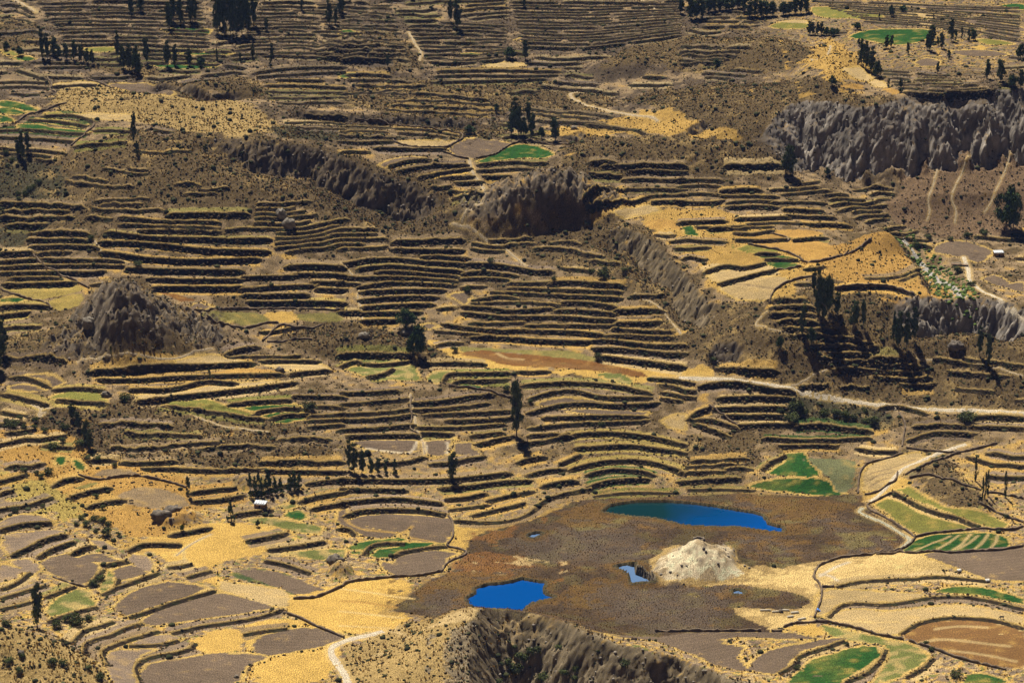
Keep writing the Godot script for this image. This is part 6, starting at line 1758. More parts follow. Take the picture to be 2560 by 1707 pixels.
	plot("gold stubble plot above the S shaped banks", "ygold", [-103.5,1077,-89.5,1084.5,-80,1095,-77,1046.5,-87,1052,-104.5,1063])
	plot("pale yellow ground left of the white track", "ygold", [-145,1031,-136.5,1041,-125.5,1045,-121.5,1032,-124.5,1023,-137,1019,-143.5,1024])
	plot("small green patch with orange grass at the upper left corner", "green", [-234,1198,-233,1202.5,-229.5,1202,-229.5,1195.5,-231.5,1194])
	plot("second small green patch beside the gully", "green", [-225,1200,-222.5,1199.5,-218,1192.5,-220.5,1190.5,-223,1193.5])
	plot("brown pool of stubble beside orange grass", "olive", [-220.5,1172.5,-215.5,1177.5,-210,1180.5,-210,1176,-216,1171])
	plot("pale plot enclosed by the low stone wall", "tan", [-212.5,1186.5,-209,1192.5,-194,1194.5,-191.5,1191,-202,1186.5])
	streak("straw", 1.0, [198,1137.5,206,1142.5,213,1146.5,218,1150.5])
	streak("straw", 1.0, [209,1136,216,1143,219.5,1147.5,222,1150.5])
	streak("straw", 1.1, [216.5,1134.5,222,1140.5,225.5,1147,228,1151])
	streak("straw", 1.0, [219,1135,226,1142,231.5,1149.5])
	streak("straw", 1.1, [225.5,1132.5,231,1139.5,234.5,1146,236.5,1150])
	streak("straw", 1.0, [234,1133.5,238.5,1140.5,241,1149])
	streak("white", 0.9, [-76.5,1232,-63.5,1231,-54,1232,-51.5,1236.5,-50.5,1244])
	streak("white", 0.9, [-46.5,1243,-45,1237.5,-46,1232.5])
	streak("white", 0.9, [-34.5,1245,-34,1240,-34.5,1235])
	streak("gold", 1.2, [-84.5,1168,-81.5,1161,-75,1155.5,-64,1155,-55,1154,-51.5,1158.5,-50,1163])
	streak("gold", 1.0, [-52.5,1150.5,-38.5,1146])
	streak("plough", 0.8, [-50.5,1163.5,-42,1161.5,-34.5,1157])
	streak("plough", 0.8, [-42,1150,-36,1156,-31,1160.5])
	streak("plough", 0.7, [-55,1124,-44.5,1126.5,-34,1128.5])
	streak("plough", 0.7, [-55.5,1120,-44.5,1122.5,-34,1124.5])
	streak("plough", 0.7, [-55.5,1115,-44.5,1118.5,-34.5,1120.5])
	streak("pale", 1.2, [-81.5,1091,-67.5,1088,-53.5,1084,-46.5,1082.5])
	streak("pale", 1.2, [-80,1066.5,-66,1064,-51,1061])
	streak("pale", 1.0, [-79,1051,-65.5,1050,-56,1049.5])
	streak("ochre", 1.5, [-79.5,1077.5,-67,1076.5,-54.5,1072.5])
	streak("pale", 1.0, [152,1125.5,168,1128.5,189,1126])
	streak("white", 1.3, [148.5,1108.5,156.5,1118.5,164,1125])
	streak("white", 1.2, [148.5,1111,154,1108,156,1103])
	streak("straw", 1.5, [129.5,1372.5,142.5,1363.5,148.5,1360.5])
	streak("tan", 1.0, [126,1375.5,137.5,1368.5,148.5,1361.5])
	streak("pale", 1.2, [-167.5,1099.5,-165.5,1105.5,-161.5,1109])
	streak("pale", 1.2, [-148,1138,-156.5,1127.5,-163,1115])
	streak("pale", 1.0, [-159.5,1121,-157.5,1110,-154.5,1097])
	streak("brown", 2.0, [183,1039.5,193.5,1043.5,206.5,1040,222,1036])
	streak("straw", 1.6, [185.5,1033,195.5,1035.5,208.5,1032,224,1027])
	streak("straw", 1.5, [194,1046.5,204.5,1049,217.5,1047])
	streak("brown", 2.0, [194.5,1028,207,1026,222,1017.5])
	streak("straw", 1.5, [197,1023.5,209.5,1019.5,224,1011.5])
	streak("tan", 0.8, [188,1226,200,1230.5,214,1236.5])
	streak("tan", 0.8, [187.5,1221.5,199.5,1226,214,1227.5])
	streak("tan", 0.8, [187,1217,196.5,1220,210,1222])
	streak("pale", 1.0, [150.5,1058.5,165,1055.5,178.5,1055.5])
	streak("rust", 2.5, [-6,1334,10.5,1333.5,22.5,1328.5])
	streak("straw", 1.5, [-8,1336.5,-2,1331,6,1330.5])
	streak("brown", 3.0, [-22.5,1335,2,1328,35,1324,59,1319.5])
	stone_wall("long straight stone wall along the lower edge of the marsh", [65.5,1046.2,76.9,1046.3,97,1046.5,114.1,1046.6], 1.5)
	stone_wall("short piece of stone wall right of the marsh outlet", [118.8,1046.6,123.8,1046.6], 1.5)
	stone_wall("stone wall curving round the gold plot below the spring", [124.9,1050.5,128.6,1053.7,134.8,1055.3,140.3,1056], 1.5)
	stone_wall("long winding stone wall along the right side of the pale ground", [140.2,1060.9,142,1068.1,145.6,1081.2,147.3,1092.9,146.6,1101.5,145.2,1106.6,147.1,1115.3,149.9,1121.3,155.5,1126.4,162.5,1131.4,172.1,1133.4,183.1,1135.4,189.4,1139,194.3,1142.8,198.9,1149.2,201.2,1155], 1.5)
	stone_wall("stone wall beside the spring channel", [201.2,1155,198.6,1162.4,193.7,1173.7,188.4,1183.4,184.1,1190.2,183.2,1198.1,188.6,1201.6,196.5,1204.4], 1.4)
	stone_wall("stone wall above the long green furrowed field", [201.5,1155,211.3,1154.6,222.4,1155.8,235,1156.9,240.4,1154.6,249,1153.9,255.4,1157.6], 1.6)
	stone_wall("stone wall under the long green furrowed field", [178.6,1131.5,185.7,1128.8,189.9,1132.5,196.2,1127.6,211,1130.4,225.5,1131.6,240,1132.3,251.3,1135.7], 1.5)
	stone_wall("stone wall from the spring down to the brown bowl field", [140.4,1056.8,148.2,1054.3,157.6,1049.3,166.7,1041.9,172.9,1038.5,177.8,1035.9], 1.7)
	stone_wall("stone wall along the lower rim of the brown bowl field", [180.2,1034.2,187.8,1027.6,198.9,1015.7,210.5,1007.7,218.1,1003], 1.7)
	stone_wall("stone wall round the dry plot beside the pale ground", [147.6,1095.5,153.5,1095.4], 1.4)
	stone_wall("stone wall beside the dirt track at the right", [205.3,1219.2,209.3,1220.9,218.1,1224.1,231.7,1236.9,237.4,1238.8], 1.5)
	stone_wall("stone wall below the furrowed tan plot", [183.5,1211.5,190.6,1211,196.3,1214,200.2,1217.1,202.3,1224.7], 1.5)
	stone_wall("curved low wall between green plot and furrowed plot", [180.3,1213.2,182,1223.7,184.4,1231,188.6,1236.7,197.5,1240.1,208.2,1244.6], 1.2)
	stone_wall("stone wall on the hillock with poplars", [207,1215.3,216.3,1212.1,226.3,1203.9,232.9,1198.1,240.7,1194.9], 1.3)
	stone_wall("stone wall behind the poplars at the right edge", [243.3,1192.5,250.9,1193,261.1,1188], 1.5)
	stone_wall("stone wall below the poplars", [237.5,1180.8,244,1175.2,250.1,1168,256.2,1161.7], 1.5)
	stone_wall("stone wall round the marsh corner on the left", [-33.6,1114.6,-31,1124.7,-23,1134.1,-23.4,1139,-28.5,1142.1,-32.2,1143.5,-29.5,1154.3,-30.2,1169.1,-32.2,1175.3], 1.3)
	stone_wall("stone wall running down to the left of the marsh", [-81.6,1091.7,-77.2,1098.6,-64.8,1103.2,-53.1,1106.7,-43.3,1108.9,-33.6,1114.6], 1.6)
	stone_wall("stone wall along the gold stubble plot", [-102.8,1077.9,-94,1079.5,-89.4,1083,-79.9,1094.3], 1.6)
	stone_wall("stone wall from the fork down to the white track", [-106.3,1063,-97.8,1057.5,-90.5,1050.3,-76.4,1038.7], 1.5)
	stone_wall("low stone wall in front of the cattle plot", [-220.2,1184.6,-210.3,1182.4,-201.9,1185.7,-191.9,1188.6,-182.1,1187.4,-172.2,1184.9,-165.2,1182], 1.4)
	stone_wall("stone wall right of the dark ploughed plot at the lower left", [-216.3,1085.1,-207.9,1080.3,-199.9,1077], 1.3)
	stone_wall("stone wall between the two upper left gold plots", [-293,1371.2,-287.2,1366.7,-272.5,1358.8,-266.2,1355.5,-260.2,1349.4], 1.4)
	stone_wall("stone wall running diagonally left of the rocky hill", [-280.1,1403.1,-271.9,1391.8,-261.2,1382.7,-251.7,1375.9,-242.3,1368.7], 1.4)
	stone_wall("stone wall above the olive damp meadow", [-179.7,1346.3,-173.4,1349.1,-167.3,1353.4,-158,1359.3,-141.8,1364,-125.4,1367.7,-96.4,1370.8], 1.4)
	stone_wall("stone wall under the olive damp meadow", [-174.7,1338.4,-164,1337.8,-152.1,1340.6,-140.6,1349.8,-132.5,1352.2], 1.3)
	stone_wall("oblique stone wall on the knoll right of the rocky hill", [-139.9,1332.3,-135.8,1341.5,-130.7,1350.5,-124,1349,-113.4,1351.1,-107.9,1355], 1.4)
	stone_wall("low wall under the knoll right of the rocky hill", [-137.4,1332.1,-127,1334.2,-112.2,1335], 1.2)
	stone_wall("stone wall below the curved terraces of the centre", [-34.9,1297.2,-23.7,1297,-14,1294.1,-0.4,1289.3], 1.5)
	stone_wall("stone wall across the middle of the upper plateau", [139.1,1415.9,149.8,1409.8,161.9,1402.4,167.1,1395.4,169.2,1390.5,180.5,1393.3,196.7,1407.5,206.6,1423.5,213.3,1429.6], 1.6)
	stone_wall("stone wall round the tip of the upper plateau", [145.3,1346.6,147.4,1355.6,152.1,1362.2,159.2,1367.3,167.1,1370.7,172.3,1372.3], 1.5)
	stone_wall("stone wall along the ochre slope edge of the upper plateau", [183.1,1357.3,193.5,1360.7,203.8,1362.9,216.5,1363.8,227.5,1354], 1.4)
	stone_wall("low wall dividing green and gold plots on the upper plateau", [152.3,1381.8,159.1,1382.5,166.9,1384.7], 1.3)
	stone_wall("curved wall round the crescent of stubble at the upper centre", [-74.2,1520.5,-68.6,1515.8,-57.7,1515.7,-44.2,1520.3,-36.3,1532.9,-31,1546.1,-34.8,1552.6,-48.7,1551.3,-62.6,1550.4,-81.5,1557.9,-100,1556.5], 1.4)
	stone_wall("wall between the brown and the green plot at the upper centre", [-22.3,1515.3,-11.4,1525.2,-4.1,1538.7,1.9,1548.9,11.7,1552.8,25.6,1547.5,35.6,1538.5], 1.4)
	stone_wall("wall below the brown plot at the upper centre", [-43.2,1517.3,-34,1512.7,-26.8,1512.6], 1.3)
	stone_wall("stone wall between the upper left plots", [-305.7,1618.6,-301,1607.3,-300.6,1599.1,-295.8,1593.3], 1.2)
	stone_wall("stone wall running down left of the lone cypress", [-270.7,1496.4,-265.2,1507.4,-260.9,1521.1,-261.3,1529.3], 1.3)
	stone_wall("diagonal wall on the upper left slope", [-311.6,1533.8,-305.1,1549.3,-294.1,1556.1,-283.9,1562.6], 1.3)
	stone_wall("wall along the ploughed plot left of the eroded knoll", [-278.6,1617.5,-267.7,1608.8,-260.8,1600.6], 1.2)
	stone_wall("wall line beside the ochre field on the ridge", [153.4,1430.5,162.3,1423.8,163.3,1421.1], 1.2)
	stone_wall("low wall right of the ploughed steps path", [-54.5,1283.5,-54.9,1273.4,-53.8,1264,-54.3,1254.6,-49,1248.3], 1.2)
	stone_wall("wall down the middle of the right flight below the road", [107.6,1286.2,115.1,1279.6,122.5,1271.6], 1.3)
	stone_wall("wall at the right edge of the green strips", [211,1282.8,212.8,1272.1,210.5,1261.3,208.4,1251.4], 1.2)
	stone_wall("wall round the brown plot at the right under the road", [210.4,1249.5,221.3,1244.4,236.1,1239.9,248,1242.1,257.7,1244.8], 1.3)
	path("pale dirt road across the foot of the right hillside", "road", [92.3,1307.7,111.2,1303,130,1298.9,148.9,1295.8,172.6,1292.8,196.2,1290.5,214.7,1286.4,241.8,1278.7,275.7,1269,298,1265.6], 3.3)
	path("white dirt track climbing past the grassy spur at the bottom", "road", [-69.8,964.7,-72.8,997.2,-78.7,1014.2,-81.2,1022.8,-80.7,1029.5,-74.3,1036.4,-64.7,1042.1,-58.9,1045.9], 4.0)
	path("dirt track between walls on the right", "road", [185.1,1202.2,195.5,1212.6,204.1,1225.9,213.9,1231.4,226.9,1241.4,241.6,1247.4], 3.2)
	path("dirt road beside the river on the right", "road", [269.5,1433.2,268.2,1410.5,265.7,1388.8,269.5,1367.7,277.9,1345.1,292.1,1328.6], 3.0)
	path("winding pale footpath on the scrub dome", "path", [54.5,1648,45.5,1641.7,39.1,1637.6,41.3,1627.3,50.6,1612.2,64.3,1592.7,77.7,1575.3,89.4,1565.3,92.8,1558.5], 2.6)
	path("stony footpath down the centre terraces", "path", [-100,1409.1,-95.4,1403.6,-90.8,1396.3,-88.8,1390.7,-89.3,1383.4,-86.7,1373.7,-85.7,1363.2], 1.5)
	path("footpath down through the ploughed steps", "path", [-55.4,1286.4,-54.1,1273.5,-52.2,1264.3,-51.1,1253.8,-47.7,1245.2,-46.7,1237.5,-45.8,1232.6], 1.8)
	path("pale footpath on the right hillside above the wetland", "path", [70.6,1380.5,80.3,1372.7,86,1367.9,88.9,1360.2,92.6,1351.4,95.4,1342.8], 1.6)
	path("stream path through the gully at the centre", "path", [-36.5,1451.5,-27.6,1447.6,-17,1442.5,-6.5,1437.5,2.2,1428.1,8.3,1420.2], 1.8)
	path("rocky stream bed beside the dark outcrop", "path", [-26.8,1513.6,-24.8,1500,-21.1,1490.7,-17.4,1483.1,-16.7,1463.4,-19.8,1458,-26.8,1454.2,-30.3,1450.3], 2.4)
	path("pale trail on the talus left of the others", "path", [265.6,1522.8,265.6,1516.9,261.6,1503.5,256.3,1490.2,256.4,1483.5,253.9,1477.2], 1.2)
	path("pale trail on the talus right of the first", "path", [285.6,1520.7,279.9,1510.9,273.7,1499.1,270.8,1490.6,272.7,1483.9,270.7,1475.5], 1.2)
	path("thin trail on the talus near the lone tree", "path", [312.8,1525.6,307.7,1514.3,298.6,1496.3,293.8,1487.6,289.6,1483], 1.0)
	path("thin trail high on the talus", "path", [300,1527.5,296,1523.3,296.5,1519], 1.0)
	path("footpath in the top left corner", "path", [-352.4,1762.6,-343.2,1751.5,-334.5,1736.7], 3.0)
	path("pale track on the golden ridge", "path", [216.6,1680.2,213.1,1659.1,203.1,1625,200,1646.8], 1.6)
	path("sandy path beside the scrubby terraces on the left", "path", [-169.8,1249.4,-162.3,1244.8,-154.3,1241.8,-146.4,1239.4,-138.7,1239.8,-128.7,1239.9], 1.4)
	path("white track at the left edge", "path", [-255.8,1254.5,-249.5,1248.8,-249.8,1241.5,-245.9,1250.4], 2.4)
	path("footpath along the flank of the rocky hill", "path", [-236.6,1288.2,-226.9,1292.1,-207,1292.8,-187.6,1295.5,-178,1302.8,-165.7,1314.3], 1.2)
	path("footpath down the left terraces", "path", [-244.3,1408.4,-238.7,1398.7,-235.4,1392.7,-223.2,1390.2], 1.4)
	path("cattle path across the gold ground", "path", [-148,1139.2,-154.2,1130.8,-158.9,1122.7,-162.2,1114.9], 1.2)
	path("narrow path on the upper plateau flight", "path", [143.5,1339.8,136.4,1331.7,152,1324.3,157.6,1322.5], 1.0)
	path("pale trail below the right hillside cliff", "path", [224.5,1315.2,238.7,1312.5,253.8,1306.2,268.7,1299.1,279.4,1292.5], 1.2)
	path("short trail on the scrub above the road", "path", [153.2,1296.9,160.7,1300.4,167.5,1304.8,174.3,1307.8], 1.2)
	path("trail on the far slope", "path", [-72.2,1732.8,-66.3,1709.8,-62.9,1699.9,-63.2,1679.6], 2.0)
	path("far trail at the top centre", "path", [94.5,1811.8,104,1790,98,1774.9], 1.6)
	path("pale crusted spring channel beside the marsh", "channel", [180.2,1195.1,178,1189.2,182.3,1182.4,188.6,1174.4,194.3,1162.9,198.1,1153.7,195.6,1147,191.1,1140.5], 2.6)
	path("rocky white stream bed in the side valley", "river", [236.5,1457,242.3,1441.1,246.6,1426.2,249.3,1410.2,253.7,1391.4,256,1375.2,255.5,1351.2], 4)

func dig_ponds() -> void:
	pond("deep blue pond in the brown marsh below the pale mound", [-21.4,1082.5,-17,1089.1,-17.4,1094.2,-11.5,1098.5,-5.9,1099.3,0.4,1101.9,5,1105.3,10.2,1102.7,15.8,1101,14.7,1093.4,15.6,1087.5,20.4,1084.1,15.5,1080.8,9.3,1077.5,6,1072.6,5.1,1067.7,-11.9,1064.4,-20.2,1077.5])
	pond("long blue and dark green pond at the top of the marsh", [46.6,1189.5,50.2,1197.1,63.9,1203,81.9,1203,99.6,1198.8,116.9,1191.2,127.5,1185.4,129.7,1173.9,136.8,1168.2,135.2,1162.6,127.7,1164.3,115,1169.9,101.9,1169.9,86.6,1172.2,76.1,1179.6,60.8,1183.6])
	pond("small grey blue pool at the foot of the pale mound", [50.2,1120.1,56,1122.8,59.4,1121,59.4,1113.1,63.8,1107.9,67.7,1102.7,67.8,1098.5,62.6,1098.5,57.3,1098.5,56.7,1107.9,53.5,1114])
	pond("tiny blue pool in the middle of the marsh", [8.1,1157.4,9.2,1160.2,12.9,1162.1,15.1,1161.1,12.5,1156.4,9.2,1155])
	pond("tiny pool in the dark marsh tongue right of the mound", [104.8,1091.7,107.6,1092.5,110.2,1090,108.9,1087.5,105.1,1087.1])
	var rim := pal("dscrub")
	var olive := pal("ochrebrown")
	for job in pond_jobs:
		var ring: PackedVector2Array = job[1]
		var closed := ring.duplicate()
		closed.append(ring[0])
		near(closed, 6.0)
		for n in touched:
			var d := sqrt(bd[n])
			if d < 3.0: H[n] = maxf(H[n] + (0.7 + n_fine[n] * 0.002) * (1.0 - d / 3.0), -0.45 + 0.9 * minf(d, 0.9))
			var k := clampf(1.0 - (d - 2.2) / 4.0, 0.0, 1.0) * 0.75
			var v := rim if d < 1.6 else olive
			CR[n] = lerpf(CR[n], v.x, k)
			CG[n] = lerpf(CG[n], v.y, k)
			CB[n] = lerpf(CB[n], v.z, k)
		var box := fill_polygon(ring, 1)
		for j in range(box[2], box[3] + 1):
			for i in range(box[0], box[1] + 1):
				if mask[j * NX + i]: H[j * NX + i] = -0.45 - 0.9 * minf(sqrt(bd[j * NX + i]) if stamp[j * NX + i] == stamp_id else 1.6, 1.6)


# ------------------------------------------------------------------ ground meshes
func finish_ground() -> void:
	var total := NX * NZ
	var v := PackedVector3Array()
	var nn := PackedVector3Array()
	var cc := PackedColorArray()
	v.resize(total)
	nn.resize(total)
	cc.resize(total)
	var rocks_c := [Vector3.ZERO, pal("earth"), pal("browncliff"), pal("grey"), pal("dark")]
	var pale := pal("pale")
	for j in NZ:
		var n := j * NX
		var up := NX if j < NZ - 1 else 0
		var dn := NX if j > 0 else 0
		for i in NX:
			var rt := 1 if i < NX - 1 else 0
			var lf := 1 if i > 0 else 0
			var gx := (H[n + rt] - H[n - lf]) / (DX * (rt + lf))
			var gz := (H[n + up] - H[n - dn]) / (DZ * (up + dn) / NX)
			var nv := Vector3(-gx, 1.0, gz).normalized()
			v[n] = Vector3(X0 + i * DX, H[n], -(D0 + j * DZ))
			nn[n] = nv
			var a := n_low[n] / 255.0
			var b := n_mid[n] / 255.0
			var c := n_fine[n] / 255.0
			var f := 0.48 + 0.30 * a + 0.32 * b + 0.42 * c
			if REG[n]: f = 0.66 + 0.26 * a + 0.24 * b + 0.18 * c
			var r := CR[n] * f
			var g := CG[n] * f
			var bl := CB[n] * f
			if ROCK[n] and nv.y < 0.80:
				var k := clampf((0.80 - nv.y) / 0.15, 0.0, 1.0) * ROCK[n] / 255.0
				var rc: Vector3 = rocks_c[ROCKC[n]] * (0.35 + ROCKT[n] / 230.0 + 0.30 * c) * (0.62 + n_facet[n] / 420.0) * smoothstep(-0.25, 0.22, n_crack[n] / 255.0)
				r = lerpf(r, rc.x, k)
				g = lerpf(g, rc.y, k)
				bl = lerpf(bl, rc.z, k)
				SHR[n] = mini(SHR[n], 2)
				if REG[n] == 0: v[n] += Vector3(rng.randf_range(-0.4, 0.4), rng.randf_range(-0.5, 0.5), rng.randf_range(-0.35, 0.35)) * k
			cc[n] = Color(r * VS, g * VS, bl * VS)
			n += 1
	# cells go to the field they lie in, or to the open ground
	var cells := []
	for k in regions.size() + 1: cells.append(PackedInt32Array())
	var open := PackedInt32Array()
	open.resize((NX - 1) * (NZ - 1) * 6)
	var at := 0
	for j in NZ - 1:
		var n := j * NX
		for i in NX - 1:
			var id := REG[n]
			if id == 0 and CLF[n] and ROCK[n] > 70 and nn[n].y < 0.84: id = CLF[n]
			if id == 0:
				open[at] = n
				open[at + 1] = n + NX
				open[at + 2] = n + NX + 1
				open[at + 3] = n
				open[at + 4] = n + NX + 1
				open[at + 5] = n + 1
				at += 6
			else:
				cells[id].append(n)
			n += 1
	open.resize(at)
	var ground := node_of("ground", mesh_from(v, cc, open, nn), M.ground)
	tag(ground, "dry terraced valley side with scrub, earth and golden grass", "ground", "", "structure")
	var remap := PackedInt32Array()
	remap.resize(total)
	stamp.fill(0)
	for id in range(1, regions.size() + 1):
		var list: PackedInt32Array = cells[id]
		if list.size() < 4: continue
		var fv := PackedVector3Array()
		var fn := PackedVector3Array()
		var fc := PackedColorArray()
		var fi := PackedInt32Array()
		for n in list:
			for q in [n, n + NX, n + NX + 1, n + 1]:
				if stamp[q] != id:
					stamp[q] = id
					remap[q] = fv.size()
					fv.append(v[q])
					fn.append(nn[q])
					fc.append(cc[q])
			fi.append_array([remap[n], remap[n + NX], remap[n + NX + 1], remap[n], remap[n + NX + 1], remap[n + 1]])
		var info: Array = regions[id - 1]
		if info[2] == "rock":
			var rk := node_of("cliff", mesh_from(fv, fc, fi, PackedVector3Array(), true), M.rock)
			tag(rk, info[0], "cliff", "", "structure")
			continue
		var o := node_of(info[1], mesh_from(fv, fc, fi, fn), M.marsh if info[2] == "marsh" else M.field)
		tag(o, info[0], "marsh" if info[2] == "marsh" else "field", "" if info[2] == "marsh" else "fields of the valley", "structure")

func land(x: float, d: float) -> float:
	var f := clampf((x + 480.0) / 40.0, 1.0, CNX - 2.001)
	var g := clampf((d - 880.0) / 25.0, 1.0, CNZ - 2.001)
	var i := int(f)
	var j := int(g)
	f -= i
	g -= j
	var y: float = lerpf(lerpf(CTRL[j][i], CTRL[j][i + 1], f), lerpf(CTRL[j + 1][i], CTRL[j + 1][i + 1], f), g)
	var rough := line_noise.get_noise_2d(x * 0.004, d * 0.004)
	if d > 1950.0: y += (d - 1950.0) * 0.16 + rough * minf((d - 1950.0) * 0.25, 160.0)
	if d < 935.0:
		var k := clampf((935.0 - d) / 90.0, 0.0, 1.0)
		y = lerpf(y, maxf(-60.0, 486.0 - 0.68 * maxf(d, 0.0)) + rough * 12.0 - (6.0 if d > 100.0 else 0.0), k)
	var out := maxf(0.0, absf(x) - 430.0)
	return y + rough * minf(out * 0.2, 60.0) + (out * 0.05 if d > 935.0 else out * 0.03)

func outer_land() -> void:
	var v := PackedVector3Array()
	var c := PackedColorArray()
	var idx := PackedInt32Array()
	var nx := 141
	var nz := 141
	var scrub := pal("scrub")
	for j in nz:
		for i in nx:
			var x := -2800.0 + i * 40.0
			var d := -400.0 + j * 36.0
			var y := land(x, d)
			if absf(x) < 420.0 and d > 960.0 and d < 1930.0: y -= 60.0
			v.append(Vector3(x, y - 0.8, -d))
			c.append(vcol(scrub * (0.8 + 0.4 * (line_noise.get_noise_2d(x * 0.02, d * 0.02) + 0.5))))
			if i < nx - 1 and j < nz - 1:
				if absf(x + 20.0) < 360.0 and d > 1000.0 and d < 1850.0: continue
				var n := j * nx + i
				idx.append_array([n, n + nx, n + nx + 1, n, n + nx + 1, n + 1])
	var o := node_of("outer_hills", mesh_from(v, c, idx), M.ground)
	tag(o, "dry scrub hills around the valley", "hills", "", "structure")


# ------------------------------------------------------------------ terrace banks, walls, paths, water
func build_bank(job: Array) -> void:
	var p := smooth(job[2], 1.25)
	var v := PackedVector3Array()
	var c := PackedColorArray()
	var idx := PackedInt32Array()
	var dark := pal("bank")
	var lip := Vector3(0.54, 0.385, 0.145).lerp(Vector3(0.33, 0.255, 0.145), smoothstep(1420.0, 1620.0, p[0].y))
	var olive := Vector3(0.06, 0.065, 0.03)
	var n := p.size()
	var prev_ok := false
	var s := 0.0
	var total := 0.0
	for k in n - 1: total += p[k].distance_to(p[k + 1])
	for k in n:
		var t := (p[mini(k + 1, n - 1)] - p[maxi(k - 1, 0)]).normalized()
		var out := Vector2(t.y, -t.x)
		if k > 0: s += p[k].distance_to(p[k - 1])
		var q := p[k]
		var yt := hat(q.x - out.x * 1.0, q.y - out.y * 1.0)
		var yb := hat(q.x + out.x * 2.0, q.y + out.y * 2.0)
		var high := yt - yb
		var worn := clampf(0.9 + 0.8 * line_noise.get_noise_2d(q.x * 0.07, q.y * 0.07 + 50.0) + 0.5 * line_noise.get_noise_2d(q.x * 0.3, q.y * 0.3 + 90.0), 0.3, 1.1)
		var l1 := line_noise.get_noise_2d(q.x * 0.45, q.y * 0.45)
		var l2 := line_noise.get_noise_2d(q.x * 0.9 + 40.0, q.y * 0.9)
		var l3 := line_noise.get_noise_2d(q.x * 0.12 + 9.0, q.y * 0.12)
		var ok := high > 0.4 and worn > 0.14
		var b := v.size()
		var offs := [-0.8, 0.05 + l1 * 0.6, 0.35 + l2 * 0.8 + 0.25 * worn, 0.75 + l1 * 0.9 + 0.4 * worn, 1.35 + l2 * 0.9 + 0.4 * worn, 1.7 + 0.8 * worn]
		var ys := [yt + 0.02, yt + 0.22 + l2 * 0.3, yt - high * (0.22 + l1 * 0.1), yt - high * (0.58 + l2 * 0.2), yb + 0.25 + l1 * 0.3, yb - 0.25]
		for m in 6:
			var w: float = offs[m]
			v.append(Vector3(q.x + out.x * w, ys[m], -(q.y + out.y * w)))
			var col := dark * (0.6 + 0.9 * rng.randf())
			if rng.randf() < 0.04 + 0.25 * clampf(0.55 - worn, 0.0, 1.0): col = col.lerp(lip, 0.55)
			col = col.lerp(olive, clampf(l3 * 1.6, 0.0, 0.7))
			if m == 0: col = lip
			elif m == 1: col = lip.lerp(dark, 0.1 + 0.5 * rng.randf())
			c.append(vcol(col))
		if ok and prev_ok:
			for m in 5: idx.append_array([b - 6 + m, b + m, b + m + 1, b - 6 + m, b + m + 1, b - 6 + m + 1])
		prev_ok = ok
		if ok:
			# golden grass along the lip, dry shrubs on the face
			for z in 3:
				var r := rng.randf_range(-1.0, 0.0)
				var g := q + out * r + t * rng.randf_range(-0.6, 0.6)
				add_tuft(Vector3(g.x, hat(g.x, g.y) if r < -0.4 else yt, -g.y), rng.randf_range(0.18, 0.38), lip * rng.randf_range(0.8, 1.1))
			for z in 2:
				var r := rng.randf_range(0.3, 2.6)
				var g := q + out * r + t * rng.randf_range(-0.6, 0.6)
				var size := rng.randf_range(0.3, 0.8) * clampf(high / 2.2, 0.5, 1.2)
				var tone := Vector3(0.085, 0.062, 0.036) if rng.randf() < 0.8 else Vector3(0.045, 0.052, 0.025)
				add_shrub(Vector3(g.x, lerpf(yt, yb, clampf(r / 2.0, 0.0, 1.0)) - 0.15, -g.y), size, tone * rng.randf_range(0.6, 1.3))
	if idx.size() == 0: return
	if job[0] == "":
		var base := rest_v.size()
		rest_v.append_array(v)
		rest_c.append_array(c)
		for q in idx: rest_i.append(q + base)
		return
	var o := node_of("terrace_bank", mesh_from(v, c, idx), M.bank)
	tag(o, job[0], "terrace", job[1])

func commit_rest() -> void:
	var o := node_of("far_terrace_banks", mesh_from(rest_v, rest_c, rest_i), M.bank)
	tag(o, "small far terrace banks on the upper slopes", "terrace", "", "stuff")

func add_tuft(at: Vector3, size: float, tone: Vector3) -> void:
	tufts.append(Transform3D(Basis(Vector3.UP, rng.randf() * TAU).scaled(Vector3(size, size * rng.randf_range(0.8, 1.5), size)), at))
	tuft_tint.append(vcol(tone))

func add_shrub(at: Vector3, size: float, tone: Vector3) -> void:
	shrubs.append(Transform3D(Basis(Vector3.UP, rng.randf() * TAU).scaled(Vector3(size, size * rng.randf_range(0.65, 1.1), size)), at))
	shrub_tint.append(vcol(tone))

